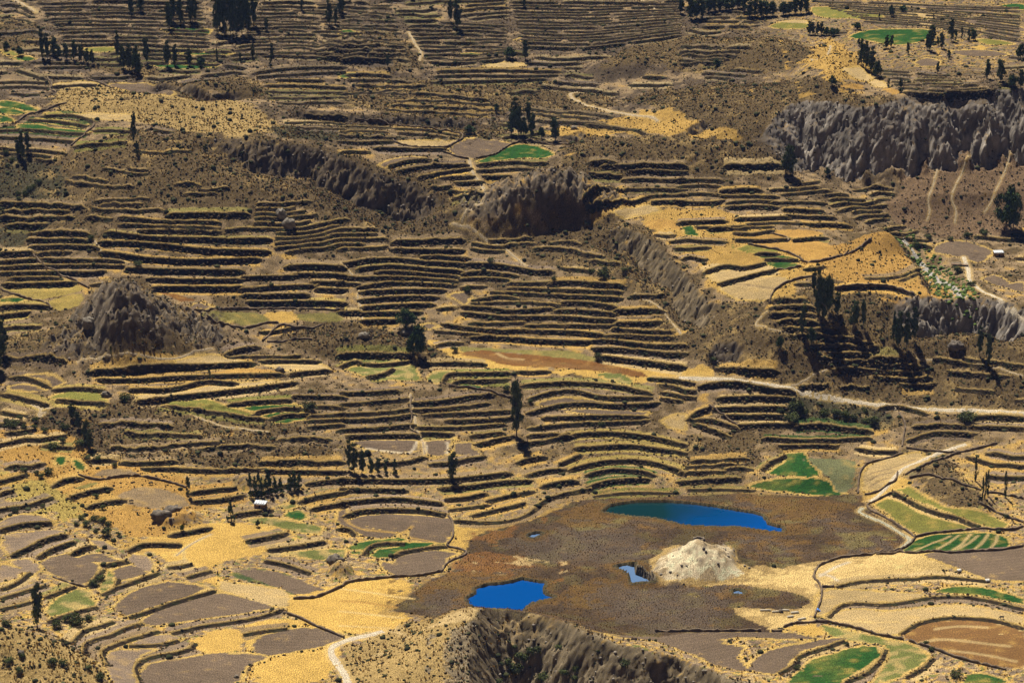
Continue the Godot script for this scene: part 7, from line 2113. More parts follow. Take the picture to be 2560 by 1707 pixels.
func build_wall(job: Array) -> void:
	var p: PackedVector2Array = job[1]
	var h: float = job[2]
	var v := PackedVector3Array()
	var c := PackedColorArray()
	var idx := PackedInt32Array()
	var stone := Vector3(0.19, 0.145, 0.105)
	var n := p.size()
	for k in n:
		var t := (p[mini(k + 1, n - 1)] - p[maxi(k - 1, 0)]).normalized()
		var out := Vector2(t.y, -t.x)
		var q := p[k]
		var b := v.size()
		var hh := h * (0.5 + 0.5 * rng.randf())
		if rng.randf() < 0.035: hh *= 0.35
		var offs := [-0.55, -0.42, -0.3, 0.3, 0.42, 0.55]
		var y0 := hat(q.x - out.x * 0.6, q.y - out.y * 0.6)
		var y1 := hat(q.x + out.x * 0.6, q.y + out.y * 0.6)
		var top := maxf(y0, y1) + hh
		var ys := [y0 - 0.3, lerpf(y0, top, 0.55), top - 0.1 * rng.randf(), top - 0.12 * rng.randf(), lerpf(y1, top, 0.55), y1 - 0.3]
		for m in 6:
			var w: float = offs[m] + rng.randf_range(-0.1, 0.1)
			v.append(Vector3(q.x + out.x * w, ys[m], -(q.y + out.y * w)))
			c.append(vcol(stone * rng.randf_range(0.6, 1.5)))
		if k > 0:
			for m in 5: idx.append_array([b - 6 + m, b + m, b + m + 1, b - 6 + m, b + m + 1, b - 6 + m + 1])
	for e in [0, v.size() - 6]:
		for m in [1, 2, 3, 4]: idx.append_array([e, e + m, e + m + 1])
	var o := node_of("stone_wall", mesh_from(v, c, idx), M.rock)
	tag(o, job[0], "stone wall", "dry stone walls of the valley")

func build_path(job: Array) -> void:
	var kind: String = job[1]
	var p: PackedVector2Array = job[2]
	var w: float = job[3]
	var v := PackedVector3Array()
	var c := PackedColorArray()
	var idx := PackedInt32Array()
	var tone := pal("white")
	if kind == "path": tone = Vector3(0.46, 0.37, 0.25)
	if kind == "channel": tone = Vector3(0.42, 0.40, 0.30)
	if kind == "river": tone = Vector3(0.40, 0.38, 0.36)
	var n := p.size()
	for k in n:
		var t := (p[mini(k + 1, n - 1)] - p[maxi(k - 1, 0)]).normalized()
		var out := Vector2(t.y, -t.x)
		var wide := w * (1.0 + 0.35 * line_noise.get_noise_2d(p[k].x * 0.15, p[k].y * 0.15))
		var b := v.size()
		for m in 5:
			var q := p[k] + out * wide * (m * 0.25 - 0.5)
			var edge := m == 0 or m == 4
			v.append(Vector3(q.x, hat(q.x, q.y) + (-0.06 if edge else 0.12), -q.y))
			c.append(vcol(tone * rng.randf_range(0.8, 1.1) * (0.85 if edge else 1.0)))
		if k > 0:
			for m in 4: idx.append_array([b - 5 + m, b + m + 1, b + m, b - 5 + m, b - 5 + m + 1, b + m + 1])
	var called: String = {"road": "road", "path": "path", "channel": "water_channel", "river": "stream_bed"}[kind]
	var o := node_of(called, mesh_from(v, c, idx), M.ground)
	tag(o, job[0], {"road": "road", "path": "path", "channel": "channel", "river": "stream"}[kind], "", "structure")
	if kind == "river":
		# boulders and white water in the bed
		for k in 110:
			var q := p[rng.randi() % n] + Vector2(rng.randf_range(-4, 4), rng.randf_range(-4, 4))
			add_shrub(Vector3(q.x, hat(q.x, q.y) - 0.2, -q.y), rng.randf_range(0.3, 0.75), Vector3(0.5, 0.48, 0.46) * rng.randf_range(0.5, 1.3))
		for k in 420:
			var q := p[rng.randi() % n] + Vector2(rng.randf_range(-11, 9), rng.randf_range(-9, 9))
			add_shrub(Vector3(q.x, hat(q.x, q.y) - 0.2, -q.y), rng.randf_range(0.6, 1.5), Vector3(0.10, 0.15, 0.04) * rng.randf_range(0.5, 1.3))

func build_pond(job: Array) -> void:
	var ring: PackedVector2Array = job[1]
	var lbl: String = job[0]
	var grown := Geometry2D.offset_polygon(ring, 1.6)
	if grown.size(): ring = grown[0]
	var box := fill_polygon(ring, 2)
	var v := PackedVector3Array()
	var nn := PackedVector3Array()
	var c := PackedColorArray()
	var idx := PackedInt32Array()
	var ids := {}
	var blue := Vector3(0.0005, 0.052, 0.235)
	var green := Vector3(0.004, 0.024, 0.026)
	if lbl.contains("grey") or lbl.contains("tiny"): blue = Vector3(0.085, 0.15, 0.29)
	for j in range(box[2], box[3]):
		for i in range(box[0], box[1]):
			var n := j * NX + i
			if mask[n] == 0 and mask[n + 1] == 0 and mask[n + NX] == 0 and mask[n + NX + 1] == 0: continue
			for q in [n, n + NX, n + NX + 1, n + 1]:
				if not ids.has(q):
					ids[q] = v.size()
					var qi: int = q % NX
					v.append(Vector3(X0 + qi * DX, -0.45, -(D0 + (q / NX) * DZ)))
					nn.append(Vector3.UP)
					var k := 0.0
					if lbl.begins_with("long"): k = clampf(1.5 - float(qi - box[0]) / float(box[1] - box[0]) * 1.7 + (j - (box[2] + box[3]) * 0.5) * 0.009 + (n_low[q] - 128) * 0.002, 0.0, 1.0)
					c.append(vcol(blue.lerp(green, k)))
			idx.append_array([ids[n], ids[n + NX], ids[n + NX + 1], ids[n], ids[n + NX + 1], ids[n + 1]])
	var o := node_of("pond", mesh_from(v, c, idx, nn), M.water)
	tag(o, lbl, "pond", "", "structure")


# ------------------------------------------------------------------ scattered plants
func shrub_mesh(sd: int, tall: float) -> ArrayMesh:
	var r := RandomNumberGenerator.new()
	r.seed = sd
	var v := PackedVector3Array()
	var idx := PackedInt32Array()
	var c := PackedColorArray()
	for ring in 3:
		for k in 7:
			var a := TAU * (k + 0.5 * ring) / 7.0
			var rad: float = [0.85, 1.0, 0.6][ring] * r.randf_range(0.65, 1.2)
			var y: float = [-0.15, 0.4, 0.8][ring] * tall * r.randf_range(0.75, 1.25)
			v.append(Vector3(cos(a) * rad, y, sin(a) * rad))
			var f: float = r.randf_range(0.6, 1.0)
			c.append(Color(f, f, f))
	v.append(Vector3(0, tall * 1.0, 0))
	c.append(Color(1, 1, 1))
	for ring in 2:
		for k in 7:
			var a := ring * 7 + k
			var b := ring * 7 + (k + 1) % 7
			idx.append_array([a, a + 7, b, b, a + 7, ring * 7 + 7 + (k + 1) % 7])
	for k in 7: idx.append_array([14 + k, 21, 14 + (k + 1) % 7])
	return mesh_from(v, c, idx, PackedVector3Array(), true)

func tuft_mesh() -> ArrayMesh:
	var r := RandomNumberGenerator.new()
	r.seed = 77
	var v := PackedVector3Array()
	var idx := PackedInt32Array()
	for k in 7:
		var a := TAU * k / 7.0 + r.randf_range(-0.3, 0.3)
		var d := Vector3(cos(a), 0, sin(a))
		var s := Vector3(-d.z, 0, d.x)
		var b := v.size()
		v.append(d * 0.15 - s * 0.35 - Vector3(0, 0.1, 0))
		v.append(d * 0.15 + s * 0.35 - Vector3(0, 0.1, 0))
		v.append(d * r.randf_range(0.5, 0.9) + Vector3(0, r.randf_range(0.7, 1.3), 0))
		idx.append_array([b, b + 1, b + 2])
	return mesh_from(v, PackedColorArray(), idx, PackedVector3Array(), true)

func multi(called: String, label: String, mesh: Mesh, where: Array[Transform3D], tints: PackedColorArray) -> void:
	var mm := MultiMesh.new()
	mm.transform_format = MultiMesh.TRANSFORM_3D
	mm.use_colors = true
	mm.mesh = mesh
	mm.instance_count = where.size()
	for k in where.size():
		mm.set_instance_transform(k, where[k])
		mm.set_instance_color(k, tints[k])
	var o := MultiMeshInstance3D.new()
	o.name = numbered(called)
	o.multimesh = mm
	o.material_override = M.grass if called.contains("grass") else M.plant
	add_child(o)
	tag(o, label, "grass" if called.contains("grass") else "shrubs", "", "stuff")

func scatter() -> void:
	var brown := Vector3(0.075, 0.056, 0.034)
	var olive := Vector3(0.05, 0.055, 0.026)
	var gold := Vector3(0.40, 0.27, 0.09)
	for j in range(1, NZ - 1):
		for i in range(1, NX - 1):
			var n := j * NX + i
			var k := SHR[n]
			if REG[n]:
				if n_marsh and REG[n] == n_marsh and absf(X0 + i * DX) < 220.0 and rng.randf() < 0.05 + 0.4 * n_low[n] / 255.0 and H[n] > -0.5:
					add_tuft(Vector3(X0 + (i + rng.randf()) * DX, H[n] - 0.1, -(D0 + (j + rng.randf()) * DZ)), rng.randf_range(0.22, 0.48), Vector3(0.22, 0.15, 0.075).lerp(Vector3(0.34, 0.21, 0.07), rng.randf() * n_mid[n] / 255.0) * rng.randf_range(0.85, 1.2))
				continue
			if ROCK[n] > 40 and rng.randf() < 0.035: add_shrub(Vector3(X0 + i * DX, H[n] - 0.2, -(D0 + j * DZ)), rng.randf_range(0.3, 0.9), Vector3(0.26, 0.23, 0.20) * rng.randf_range(0.5, 1.1))
			if k == 0: continue
			var x := X0 + i * DX
			var d := D0 + j * DZ
			if absf(x) > d * 0.235: continue
			var r := rng.randf()
			var clump := n_mid[n] / 255.0
			var p := k * 0.075 * (0.25 + 1.6 * clump * clump + (0.5 if n_fine[n] > 150 else 0.0))
			if r < p:
				var at := Vector3(x + rng.randf() * DX, 0, -(d + rng.randf() * DZ))
				at.y = H[n] - 0.1
				var q := rng.randf()
				if q < (0.62 if CR[n] > 0.24 else 0.36): add_tuft(at, rng.randf_range(0.35, 0.8), gold * rng.randf_range(0.55, 1.1))
				else:
					var size := rng.randf_range(0.3, 0.8)
					if q > 0.975: size *= 2.2
					var tone := brown if q < 0.82 else olive
					add_shrub(at, size, tone * rng.randf_range(0.5, 1.25))
	for s in 3:
		var where: Array[Transform3D] = []
		var tints := PackedColorArray()
		for k in range(s, shrubs.size(), 3):
			where.append(shrubs[k])
			tints.append(shrub_tint[k])
		multi("dry_shrubs", ["low brown dry shrubs scattered over the slopes", "low rounded dry shrubs scattered among the others", "taller dry shrubs scattered among the others"][s], shrub_mesh(100 + s, [0.8, 1.0, 1.3][s]), where, tints)
	multi("dry_grass", "tufts of golden dry grass along the terrace lips", tuft_mesh(), tufts, tuft_tint)
	print("shrubs ", shrubs.size(), " tufts ", tufts.size())


# ------------------------------------------------------------------ trees and bushes
func leaf_clump(v: PackedVector3Array, c: PackedColorArray, idx: PackedInt32Array, at: Vector3, rad: Vector3, count: int, size: float, tone: Vector3, r: RandomNumberGenerator) -> void:
	for k in count:
		var dir := Vector3(r.randfn(), r.randfn(), r.randfn()).normalized()
		var p := at + dir * rad * pow(r.randf(), 0.45)
		var nrm := (dir + Vector3(r.randfn(), r.randfn(), r.randfn()) * 0.6).normalized()
		var a := nrm.cross(Vector3(r.randfn(), r.randfn(), r.randfn())).normalized() * size * r.randf_range(0.6, 1.3)
		var b := nrm.cross(a).normalized() * size * r.randf_range(0.35, 0.7)
		var n := v.size()
		v.append(p - a)
		v.append(p + b)
		v.append(p + a)
		v.append(p - b)
		var col := vcol(tone * r.randf_range(0.6, 1.35))
		for z in 4: c.append(col)
		idx.append_array([n, n + 1, n + 2, n, n + 2, n + 3])

func limb(v: PackedVector3Array, idx: PackedInt32Array, a: Vector3, b: Vector3, ra: float, rb: float) -> void:
	var t := (b - a).normalized()
	var s := t.cross(Vector3(0.3, 0.1, 1.0)).normalized()
	var u := t.cross(s)
	var n := v.size()
	for e in 2:
		for k in 6:
			var ang := TAU * k / 6.0
			v.append((b if e else a) + (s * cos(ang) + u * sin(ang)) * (rb if e else ra))
	for k in 6:
		var q := (k + 1) % 6
		idx.append_array([n + k, n + q, n + 6 + k, n + q, n + 6 + q, n + 6 + k])

# a tree one unit tall and about one unit wide at its crown; scaled when it is planted
func make_tree(kind: String, sd: int) -> Node3D:
	var r := RandomNumberGenerator.new()
	r.seed = sd
	var root := Node3D.new()
	var tv := PackedVector3Array()
	var ti := PackedInt32Array()
	var cv := PackedVector3Array()
	var cc := PackedColorArray()
	var ci := PackedInt32Array()
	var tone := Vector3(0.075, 0.105, 0.052)
	if kind == "s": tone = Vector3(0.06, 0.10, 0.042)
	if kind == "b": tone = Vector3(0.055, 0.088, 0.036)
	var bend := Vector3(r.randf_range(-0.06, 0.06), 0, r.randf_range(-0.06, 0.06))
	var at := Vector3(0, -0.03, 0)
	var tops := []
	for k in 5:
		var to := Vector3(bend.x * k * 0.5, 0.18 * (k + 1), bend.z * k * 0.5)
		limb(tv, ti, at, to, 0.045 * (1.0 - k * 0.18), 0.045 * (1.0 - (k + 1) * 0.18))
		at = to
		tops.append(at)
	var blobs: Array[Vector3] = []
	for k in 9:
		var a := k * 2.4 + r.randf_range(-0.6, 0.6)
		var w := r.randf_range(0.08, 0.30) * sin(PI * (0.2 + 0.72 * k / 8.0))
		blobs.append(Vector3(cos(a) * w, 0.24 + 0.66 * k / 8.0 + r.randf_range(-0.03, 0.03), sin(a) * w))
	var n_clump: int = {"e": 60, "p": 34, "s": 40, "b": 54}[kind]
	for k in n_clump:
		var h := r.randf()
		var y := 0.0
		var rad := 0.0
		match kind:
			"e":
				y = 0.17 + 0.80 * h
				rad = 0.50 * pow(sin(PI * clampf(h * 0.86 + 0.12, 0.0, 1.0)), 0.75) * (0.65 + 0.35 * sin(h * 17.0 + sd))
			"p":
				y = 0.06 + 0.90 * h
				rad = 0.36 * pow(sin(PI * clampf(h * 0.85 + 0.14, 0.0, 1.0)), 0.6)
			"s":
				y = 0.06 + 0.88 * h
				rad = 0.50 * (1.0 - h) + 0.05
			"b":
				y = 0.22 + 0.68 * h
				rad = 0.48 * sqrt(maxf(0.0, 1.0 - pow((h - 0.42) / 0.62, 2.0)))
		var ang := r.randf() * TAU
		var rr := rad * sqrt(r.randf()) * r.randf_range(0.75, 1.1)
		if kind == "e":
			var bl: Vector3 = blobs[k % blobs.size()]
			rr = 0.20 * sqrt(r.randf())
			y = bl.y + r.randf_range(-0.09, 0.09)
			var p2 := Vector3(bl.x + cos(ang) * rr, y, bl.z + sin(ang) * rr)
			ang = atan2(p2.z, p2.x)
			rr = Vector2(p2.x, p2.z).length()
		var p := Vector3(cos(ang) * rr + bend.x * y * 2.0, y, sin(ang) * rr + bend.z * y * 2.0)
		if k % 3 == 0:
			var from: Vector3 = tops[clampi(int((y - 0.12) / 0.18), 0, 4)]
			limb(tv, ti, from - Vector3(0, 0.04, 0), p, 0.014, 0.005)
		var cr := r.randf_range(0.11, 0.20)
		var flat_y: float = {"e": 0.42, "p": 0.5, "s": 0.35, "b": 0.8}[kind]
		leaf_clump(cv, cc, ci, p, Vector3(cr, cr * flat_y, cr), 46, 0.045 if kind != "b" else 0.05, tone * r.randf_range(0.65, 1.4), r)
	var trunk := node_of("trunk", mesh_from(tv, PackedColorArray(), ti), M.bark, root)
	var crown := node_of("crown", mesh_from(cv, cc, ci, PackedVector3Array(), true), M.leaf, root)
	return root

func tree(kind: String, which: String, x: float, d: float, h: float, w: float) -> void:
	if tree_proto.is_empty():
		for k in ["e", "p", "s", "b"]:
			tree_proto[k] = []
			for q in (4 if k == "e" else 2): tree_proto[k].append(make_tree(k, 31 * (q + 1) + k.unicode_at(0)))
	var called: String = {"e": "eucalyptus_tree", "p": "poplar_tree", "s": "pine_tree", "b": "round_tree"}[kind]
	var label := which + " in " + place
	if which.begins_with(place.left(8)): label = which
	var group := ("%s in %s" % [called.replace("_", " ") + "s", place])
	var list: Array = tree_proto[kind]
	var proto: Node3D = list[rng.randi() % list.size()]
	var o: Node3D = proto.duplicate()
	o.name = numbered(called)
	add_child(o)
	o.position = Vector3(x, hat(x, d) - 0.1, -d)
	o.rotation.y = rng.randf() * TAU
	o.scale = Vector3(w * 1.05, h, w * 1.05)
	tag(o, label, "tree", group)

func bush(x: float, d: float, size: float) -> void:
	if bush_proto.is_empty():
		for k in 3:
			var r := RandomNumberGenerator.new()
			r.seed = 500 + k
			var v := PackedVector3Array()
			var c := PackedColorArray()
			var idx := PackedInt32Array()
			for q in 16:
				var a := r.randf() * TAU
				var rr := 0.30 * sqrt(r.randf())
				leaf_clump(v, c, idx, Vector3(cos(a) * rr, r.randf_range(0.12, 0.52), sin(a) * rr), Vector3(0.22, 0.2, 0.22), 34, 0.06, Vector3(0.07, 0.085, 0.032) * r.randf_range(0.6, 1.3), r)
			var o := MeshInstance3D.new()
			o.mesh = mesh_from(v, c, idx, PackedVector3Array(), true)
			o.material_override = M.leaf
			bush_proto.append(o)
	var b: MeshInstance3D = bush_proto[rng.randi() % 3].duplicate()
	order += 1
	var label := ("leftmost round bush " if order == 1 else ordinal(order) + " round bush from the left ") + place
	var group := "green bushes " + place
	b.name = numbered("bush")
	add_child(b)
	b.position = Vector3(x, hat(x, d) - 0.1, -d)
	b.rotation.y = rng.randf() * TAU
	b.scale = Vector3(size, size * 0.9, size)
	tag(b, label, "bush", group)

func trees() -> void:
	place = "the pair beside the centre knoll"
	tree("b", "leftmost broad round tree", -60.1, 1358.9, 12.3, 10.9)
	tree("b", "second from the left broad round tree", -56.8, 1327.1, 10.4, 4.9)
	tree("b", "rightmost broad round tree", -52.8, 1328.4, 18.6, 10.7)
	place = "tall tree standing alone among the centre terraces"
	tree("e", "tall tree standing alone among the centre terraces, dark green eucalyptus", 2.4, 1258.1, 31.9, 8.6)
	place = "lone tree above the shore terraces"
	tree("e", "lone tree above the shore terraces, dark green eucalyptus", -31.3, 1210.8, 15.6, 6.8)
	place = "lone tree at the lower left"
	tree("e", "lone tree at the lower left, dark green eucalyptus", -214.4, 1032.3, 21.6, 6.4)
	place = "the row of trees by the ploughed plot"
	tree("e", "leftmost dark eucalyptus", -84.6, 1212, 16.4, 3.8)
	tree("e", "second from the left dark eucalyptus", -81.8, 1209.9, 16.3, 5.3)
	tree("e", "third from the left dark eucalyptus", -77.7, 1209.9, 12.3, 4.6)
	tree("e", "fourth from the left dark eucalyptus", -72.7, 1208.9, 9.8, 3.8)
	tree("e", "rightmost dark eucalyptus", -69.3, 1210.1, 9, 3.8)
	tree("p", "slim dark poplar", -60.7, 1210.9, 9, 3.8)
	tree("s", "young pine", -65.6, 1210.1, 6.5, 3)
	place = "the pine clump above the small hut"
	tree("s", "leftmost young pine", -132.5, 1180.2, 12.9, 3.4)
	tree("s", "second from the left young pine", -130.3, 1180.5, 11.3, 3.7)
	tree("s", "third from the left young pine", -129.3, 1186.6, 8.9, 3.4)
	tree("s", "fourth from the left young pine", -127.4, 1181.1, 10.5, 3.7)
	tree("s", "fifth from the left young pine", -125, 1183.5, 8.9, 3.7)
	tree("s", "sixth from the left young pine", -124.3, 1188.4, 9.7, 3.4)
	tree("s", "seventh from the left young pine", -123.1, 1183.2, 12.1, 3.7)
	tree("s", "eighth from the left young pine", -120.3, 1185, 8.9, 3.7)
	tree("s", "ninth from the left young pine", -117.8, 1186.1, 8.1, 3.7)
	tree("s", "tenth from the left young pine", -113.1, 1188.3, 9.7, 4.1)
	tree("s", "eleventh from the left young pine", -111, 1189.3, 10.5, 5.3)
	tree("s", "rightmost young pine", -108.9, 1191, 8.9, 3.8)
	place = "the plots beside the small hut"
	tree("s", "young pine", -139.8, 1154, 10.3, 4.4)
	tree("p", "slim dark poplar", -163.6, 1174.6, 11.2, 3.4)
	tree("b", "leftmost broad round tree", -162.2, 1138.3, 3.5, 2.2)
	tree("b", "rightmost broad round tree", -126.2, 1150.4, 4, 2.2)
	place = "the clump on the upper plateau edge"
	tree("e", "leftmost dark eucalyptus", 170.6, 1353, 14, 3.3)
	tree("e", "second from the left dark eucalyptus", 171.1, 1336.7, 19.9, 5)
	tree("e", "third from the left dark eucalyptus", 171.8, 1331.9, 28.6, 4.9)
	tree("e", "fourth from the left dark eucalyptus", 174.2, 1331.3, 26, 9.1)
	tree("e", "fifth from the left dark eucalyptus", 177.7, 1337.2, 19.1, 5.8)
	tree("e", "rightmost dark eucalyptus", 182.1, 1335.7, 13, 5.8)
	place = "the hillside flight under the plateau"
	tree("e", "leftmost dark eucalyptus", 161.2, 1322.6, 17.2, 4.9)
	tree("e", "second from the left dark eucalyptus", 190.9, 1329.1, 15.6, 6.6)
	tree("e", "third from the left dark eucalyptus", 196.3, 1330.5, 16.5, 3.7)
	tree("e", "fourth from the left dark eucalyptus", 212.5, 1324.1, 17.4, 3.3)
	tree("e", "fifth from the left dark eucalyptus", 215, 1320.6, 21.7, 6.6)
	tree("e", "sixth from the left dark eucalyptus", 219.5, 1321.2, 20.8, 4.9)
	tree("e", "seventh from the left dark eucalyptus", 223.9, 1324.1, 19.1, 5)
	tree("e", "eighth from the left dark eucalyptus", 258.3, 1310.2, 17.3, 4.1)
	tree("e", "rightmost dark eucalyptus", 262.1, 1302.8, 19, 4.1)
	tree("b", "leftmost broad round tree", 148.2, 1316.1, 7.7, 4.1)
	tree("b", "rightmost broad round tree", 166.2, 1318.5, 10.3, 4.9)
	place = "the clump beside the white hut by the stream"
	tree("b", "leftmost broad round tree", 300.8, 1469, 27.4, 14.5)
	tree("b", "rightmost broad round tree", 305, 1467.4, 23.6, 9.1)
	place = "the tall poplars on the right hillock"
	tree("p", "leftmost slim dark poplar", 239.4, 1204.3, 14, 2.3)
	tree("p", "second from the left slim dark poplar", 239, 1182.7, 14.7, 2)
	tree("p", "third from the left slim dark poplar", 240.9, 1185.6, 16.4, 2)
	tree("p", "fourth from the left slim dark poplar", 243, 1189, 14.8, 2)
	tree("p", "rightmost slim dark poplar", 252.3, 1190, 14.8, 2.3)
	place = "the cypress above the left slope"
	tree("e", "dark eucalyptus", -231.8, 1494.8, 18.7, 4.2)
	tree("p", "slim dark poplar", -227.6, 1479.5, 8.4, 3.6)
	place = "the big grove on the far left slope"
	tree("e", "leftmost dark eucalyptus", -267.1, 1738, 13.8, 6.3)
	tree("e", "second from the left dark eucalyptus", -260.4, 1741.4, 11.7, 6.3)
	tree("e", "third from the left dark eucalyptus", -236.6, 1710.2, 18.9, 6.2)
	tree("e", "fourth from the left dark eucalyptus", -235.5, 1722.3, 21.1, 6.2)
	tree("e", "fifth from the left dark eucalyptus", -230.1, 1719.8, 18.9, 6.2)
	tree("e", "sixth from the left dark eucalyptus", -223.5, 1723.5, 20, 6.2)
	tree("e", "seventh from the left dark eucalyptus", -220.5, 1723.9, 20, 5.2)
	tree("e", "eighth from the left dark eucalyptus", -202.9, 1702.2, 26, 7.1)
	tree("e", "ninth from the left dark eucalyptus", -202.5, 1717, 24.1, 6.2)
	tree("e", "tenth from the left dark eucalyptus", -197.8, 1701.4, 31.2, 7.1)
	tree("e", "eleventh from the left dark eucalyptus", -193.7, 1700.5, 29.1, 6.1)
	tree("e", "twelfth from the left dark eucalyptus", -193.8, 1721.3, 24.2, 6.2)
	tree("e", "thirteenth from the left dark eucalyptus", -189.7, 1701.1, 31.2, 7.1)
	tree("e", "fourteenth from the left dark eucalyptus", -185.9, 1703.1, 29.2, 7.1)
	tree("e", "fifteenth from the left dark eucalyptus", -184.8, 1722.6, 23.1, 6.2)
	tree("e", "sixteenth from the left dark eucalyptus", -182.1, 1705.2, 27.1, 6.1)
	tree("e", "seventeenth from the left dark eucalyptus", -179.5, 1720.5, 26.2, 6.2)
	tree("e", "eighteenth from the left dark eucalyptus", -170.2, 1713.2, 8.4, 4.1)
	tree("e", "rightmost dark eucalyptus", -148.9, 1759.1, 9.6, 3.1)
	place = "the upper left trees along the ravine"
	tree("e", "leftmost dark eucalyptus", -314.4, 1650.7, 20.5, 5)
	tree("e", "second from the left dark eucalyptus", -311, 1650.7, 17.4, 5)
	tree("e", "third from the left dark eucalyptus", -307.4, 1655.7, 13.3, 6)
	tree("e", "fourth from the left dark eucalyptus", -303.2, 1650.8, 10.2, 5)
	tree("e", "fifth from the left dark eucalyptus", -298.1, 1649.7, 11.2, 5)
	tree("e", "sixth from the left dark eucalyptus", -293, 1648.5, 13.3, 6)
	tree("e", "seventh from the left dark eucalyptus", -287.8, 1646.1, 11.2, 5)
	tree("e", "eighth from the left dark eucalyptus", -283.5, 1643.8, 10.2, 5)
	tree("e", "ninth from the left dark eucalyptus", -279.9, 1642.6, 10.2, 4)
	tree("e", "tenth from the left dark eucalyptus", -264.1, 1651.5, 18.4, 4)
	tree("e", "eleventh from the left dark eucalyptus", -257.9, 1634.6, 16.2, 5.9)
	tree("e", "twelfth from the left dark eucalyptus", -253.7, 1632.4, 17.2, 5.9)
	tree("e", "thirteenth from the left dark eucalyptus", -250.2, 1634.9, 16.2, 5.9)
	tree("e", "fourteenth from the left dark eucalyptus", -243.7, 1644.9, 17.3, 5.5)
	tree("e", "fifteenth from the left dark eucalyptus", -229.5, 1640.8, 17.2, 5.9)
	tree("e", "sixteenth from the left dark eucalyptus", -225, 1643.6, 14.2, 5)
	tree("e", "seventeenth from the left dark eucalyptus", -215.3, 1644.3, 11.1, 5)
	tree("e", "eighteenth from the left dark eucalyptus", -174.6, 1661.9, 10.2, 3)
	tree("e", "rightmost dark eucalyptus", -162.2, 1666.7, 10.2, 3.5)
	tree("b", "leftmost broad round tree", -341.4, 1664.9, 6.2, 4.1)
	tree("b", "second from the left broad round tree", -329.9, 1655.2, 6.2, 5)
	tree("b", "third from the left broad round tree", -247.9, 1625.3, 15.1, 6.9)
	tree("b", "rightmost broad round tree", -207.3, 1642.5, 7.1, 5.9)
	tree("p", "leftmost slim dark poplar", -197.8, 1653.6, 9.1, 2.5)
	tree("p", "second from the left slim dark poplar", -182.1, 1652.9, 7.1, 2.5)
	tree("p", "rightmost slim dark poplar", -161.4, 1645.8, 9.1, 3)
	place = "the far slope at the top centre"
	tree("e", "leftmost dark eucalyptus", -127.6, 1734.3, 17.9, 5.2)
	tree("e", "second from the left dark eucalyptus", -123.7, 1736.6, 11.6, 4.1)
	tree("e", "third from the left dark eucalyptus", -121.8, 1755.8, 11.7, 5.2)
	tree("e", "fourth from the left dark eucalyptus", -120.4, 1761.8, 12.8, 5.3)
	tree("e", "fifth from the left dark eucalyptus", -83.8, 1660.9, 8.1, 3)
	tree("e", "sixth from the left dark eucalyptus", -44.1, 1758, 17.1, 4.2)
	tree("e", "seventh from the left dark eucalyptus", -38.6, 1745.5, 21.2, 7.8)
	tree("e", "eighth from the left dark eucalyptus", 8.5, 1795.3, 7.6, 3.2)
	tree("e", "ninth from the left dark eucalyptus", 9.1, 1698.5, 13.5, 6.1)
	tree("e", "rightmost dark eucalyptus", 123.1, 1792.4, 7.6, 4.3)
	tree("b", "leftmost broad round tree", -1.5, 1699.1, 8.3, 8.1)
	tree("b", "rightmost broad round tree", 63.9, 1709.8, 4.2, 2.6)
	place = "the ravine clump left of the green plot"
	tree("e", "leftmost dark eucalyptus", -0.4, 1563, 14.5, 6.6)
	tree("e", "second from the left dark eucalyptus", 1.9, 1582.9, 17.6, 5.7)
	tree("e", "third from the left dark eucalyptus", 4.3, 1561.1, 19.3, 6.6)
	tree("e", "fourth from the left dark eucalyptus", 10.9, 1583.9, 14.7, 5.7)
	tree("e", "fifth from the left dark eucalyptus", 12.7, 1562, 15.5, 5.6)
	tree("e", "rightmost dark eucalyptus", 27.5, 1553.5, 15.4, 7.5)
	tree("b", "leftmost broad round tree", -26.5, 1556.5, 5.8, 6.5)
	tree("b", "second from the left broad round tree", -10, 1603.2, 5.9, 3.8)
	tree("b", "third from the left broad round tree", 7.5, 1561.5, 10.6, 5.6)
	tree("b", "rightmost broad round tree", 18.7, 1556.9, 7.7, 4.7)
	place = "the dark wood at the top right"
	tree("e", "leftmost dark eucalyptus", 121.1, 1782.3, 10.3, 5.3)
	tree("e", "second from the left dark eucalyptus", 127.8, 1770, 15.9, 7.1)
	tree("e", "third from the left dark eucalyptus", 132, 1770.9, 15.2, 8.9)
	tree("e", "fourth from the left dark eucalyptus", 136.2, 1771.8, 14.4, 6.4)
	tree("e", "fifth from the left dark eucalyptus", 141.4, 1785.2, 10.5, 8.3)
	tree("e", "sixth from the left dark eucalyptus", 145.7, 1786.2, 9.8, 5.9)
	tree("e", "seventh from the left dark eucalyptus", 150, 1787.3, 9, 7.7)
	tree("e", "eighth from the left dark eucalyptus", 154.2, 1788.4, 8.3, 9.5)
	tree("e", "ninth from the left dark eucalyptus", 158.5, 1789.4, 7.5, 7)
	tree("e", "tenth from the left dark eucalyptus", 162.9, 1790.5, 13.3, 8.9)
	tree("e", "eleventh from the left dark eucalyptus", 166.3, 1780.9, 14.6, 6.4)
	tree("e", "twelfth from the left dark eucalyptus", 169.3, 1767.3, 13.8, 8.1)
	tree("e", "thirteenth from the left dark eucalyptus", 173.5, 1768.1, 13, 5.7)
	tree("e", "fourteenth from the left dark eucalyptus", 177.7, 1768.8, 12.3, 7.5)
	tree("e", "fifteenth from the left dark eucalyptus", 182, 1769.6, 11.5, 9.3)
	tree("e", "sixteenth from the left dark eucalyptus", 186.2, 1770.3, 10.8, 6.9)
	tree("e", "seventeenth from the left dark eucalyptus", 193.6, 1770.3, 10, 8.7)
	tree("e", "eighteenth from the left dark eucalyptus", 197.9, 1770.9, 9.3, 6.3)
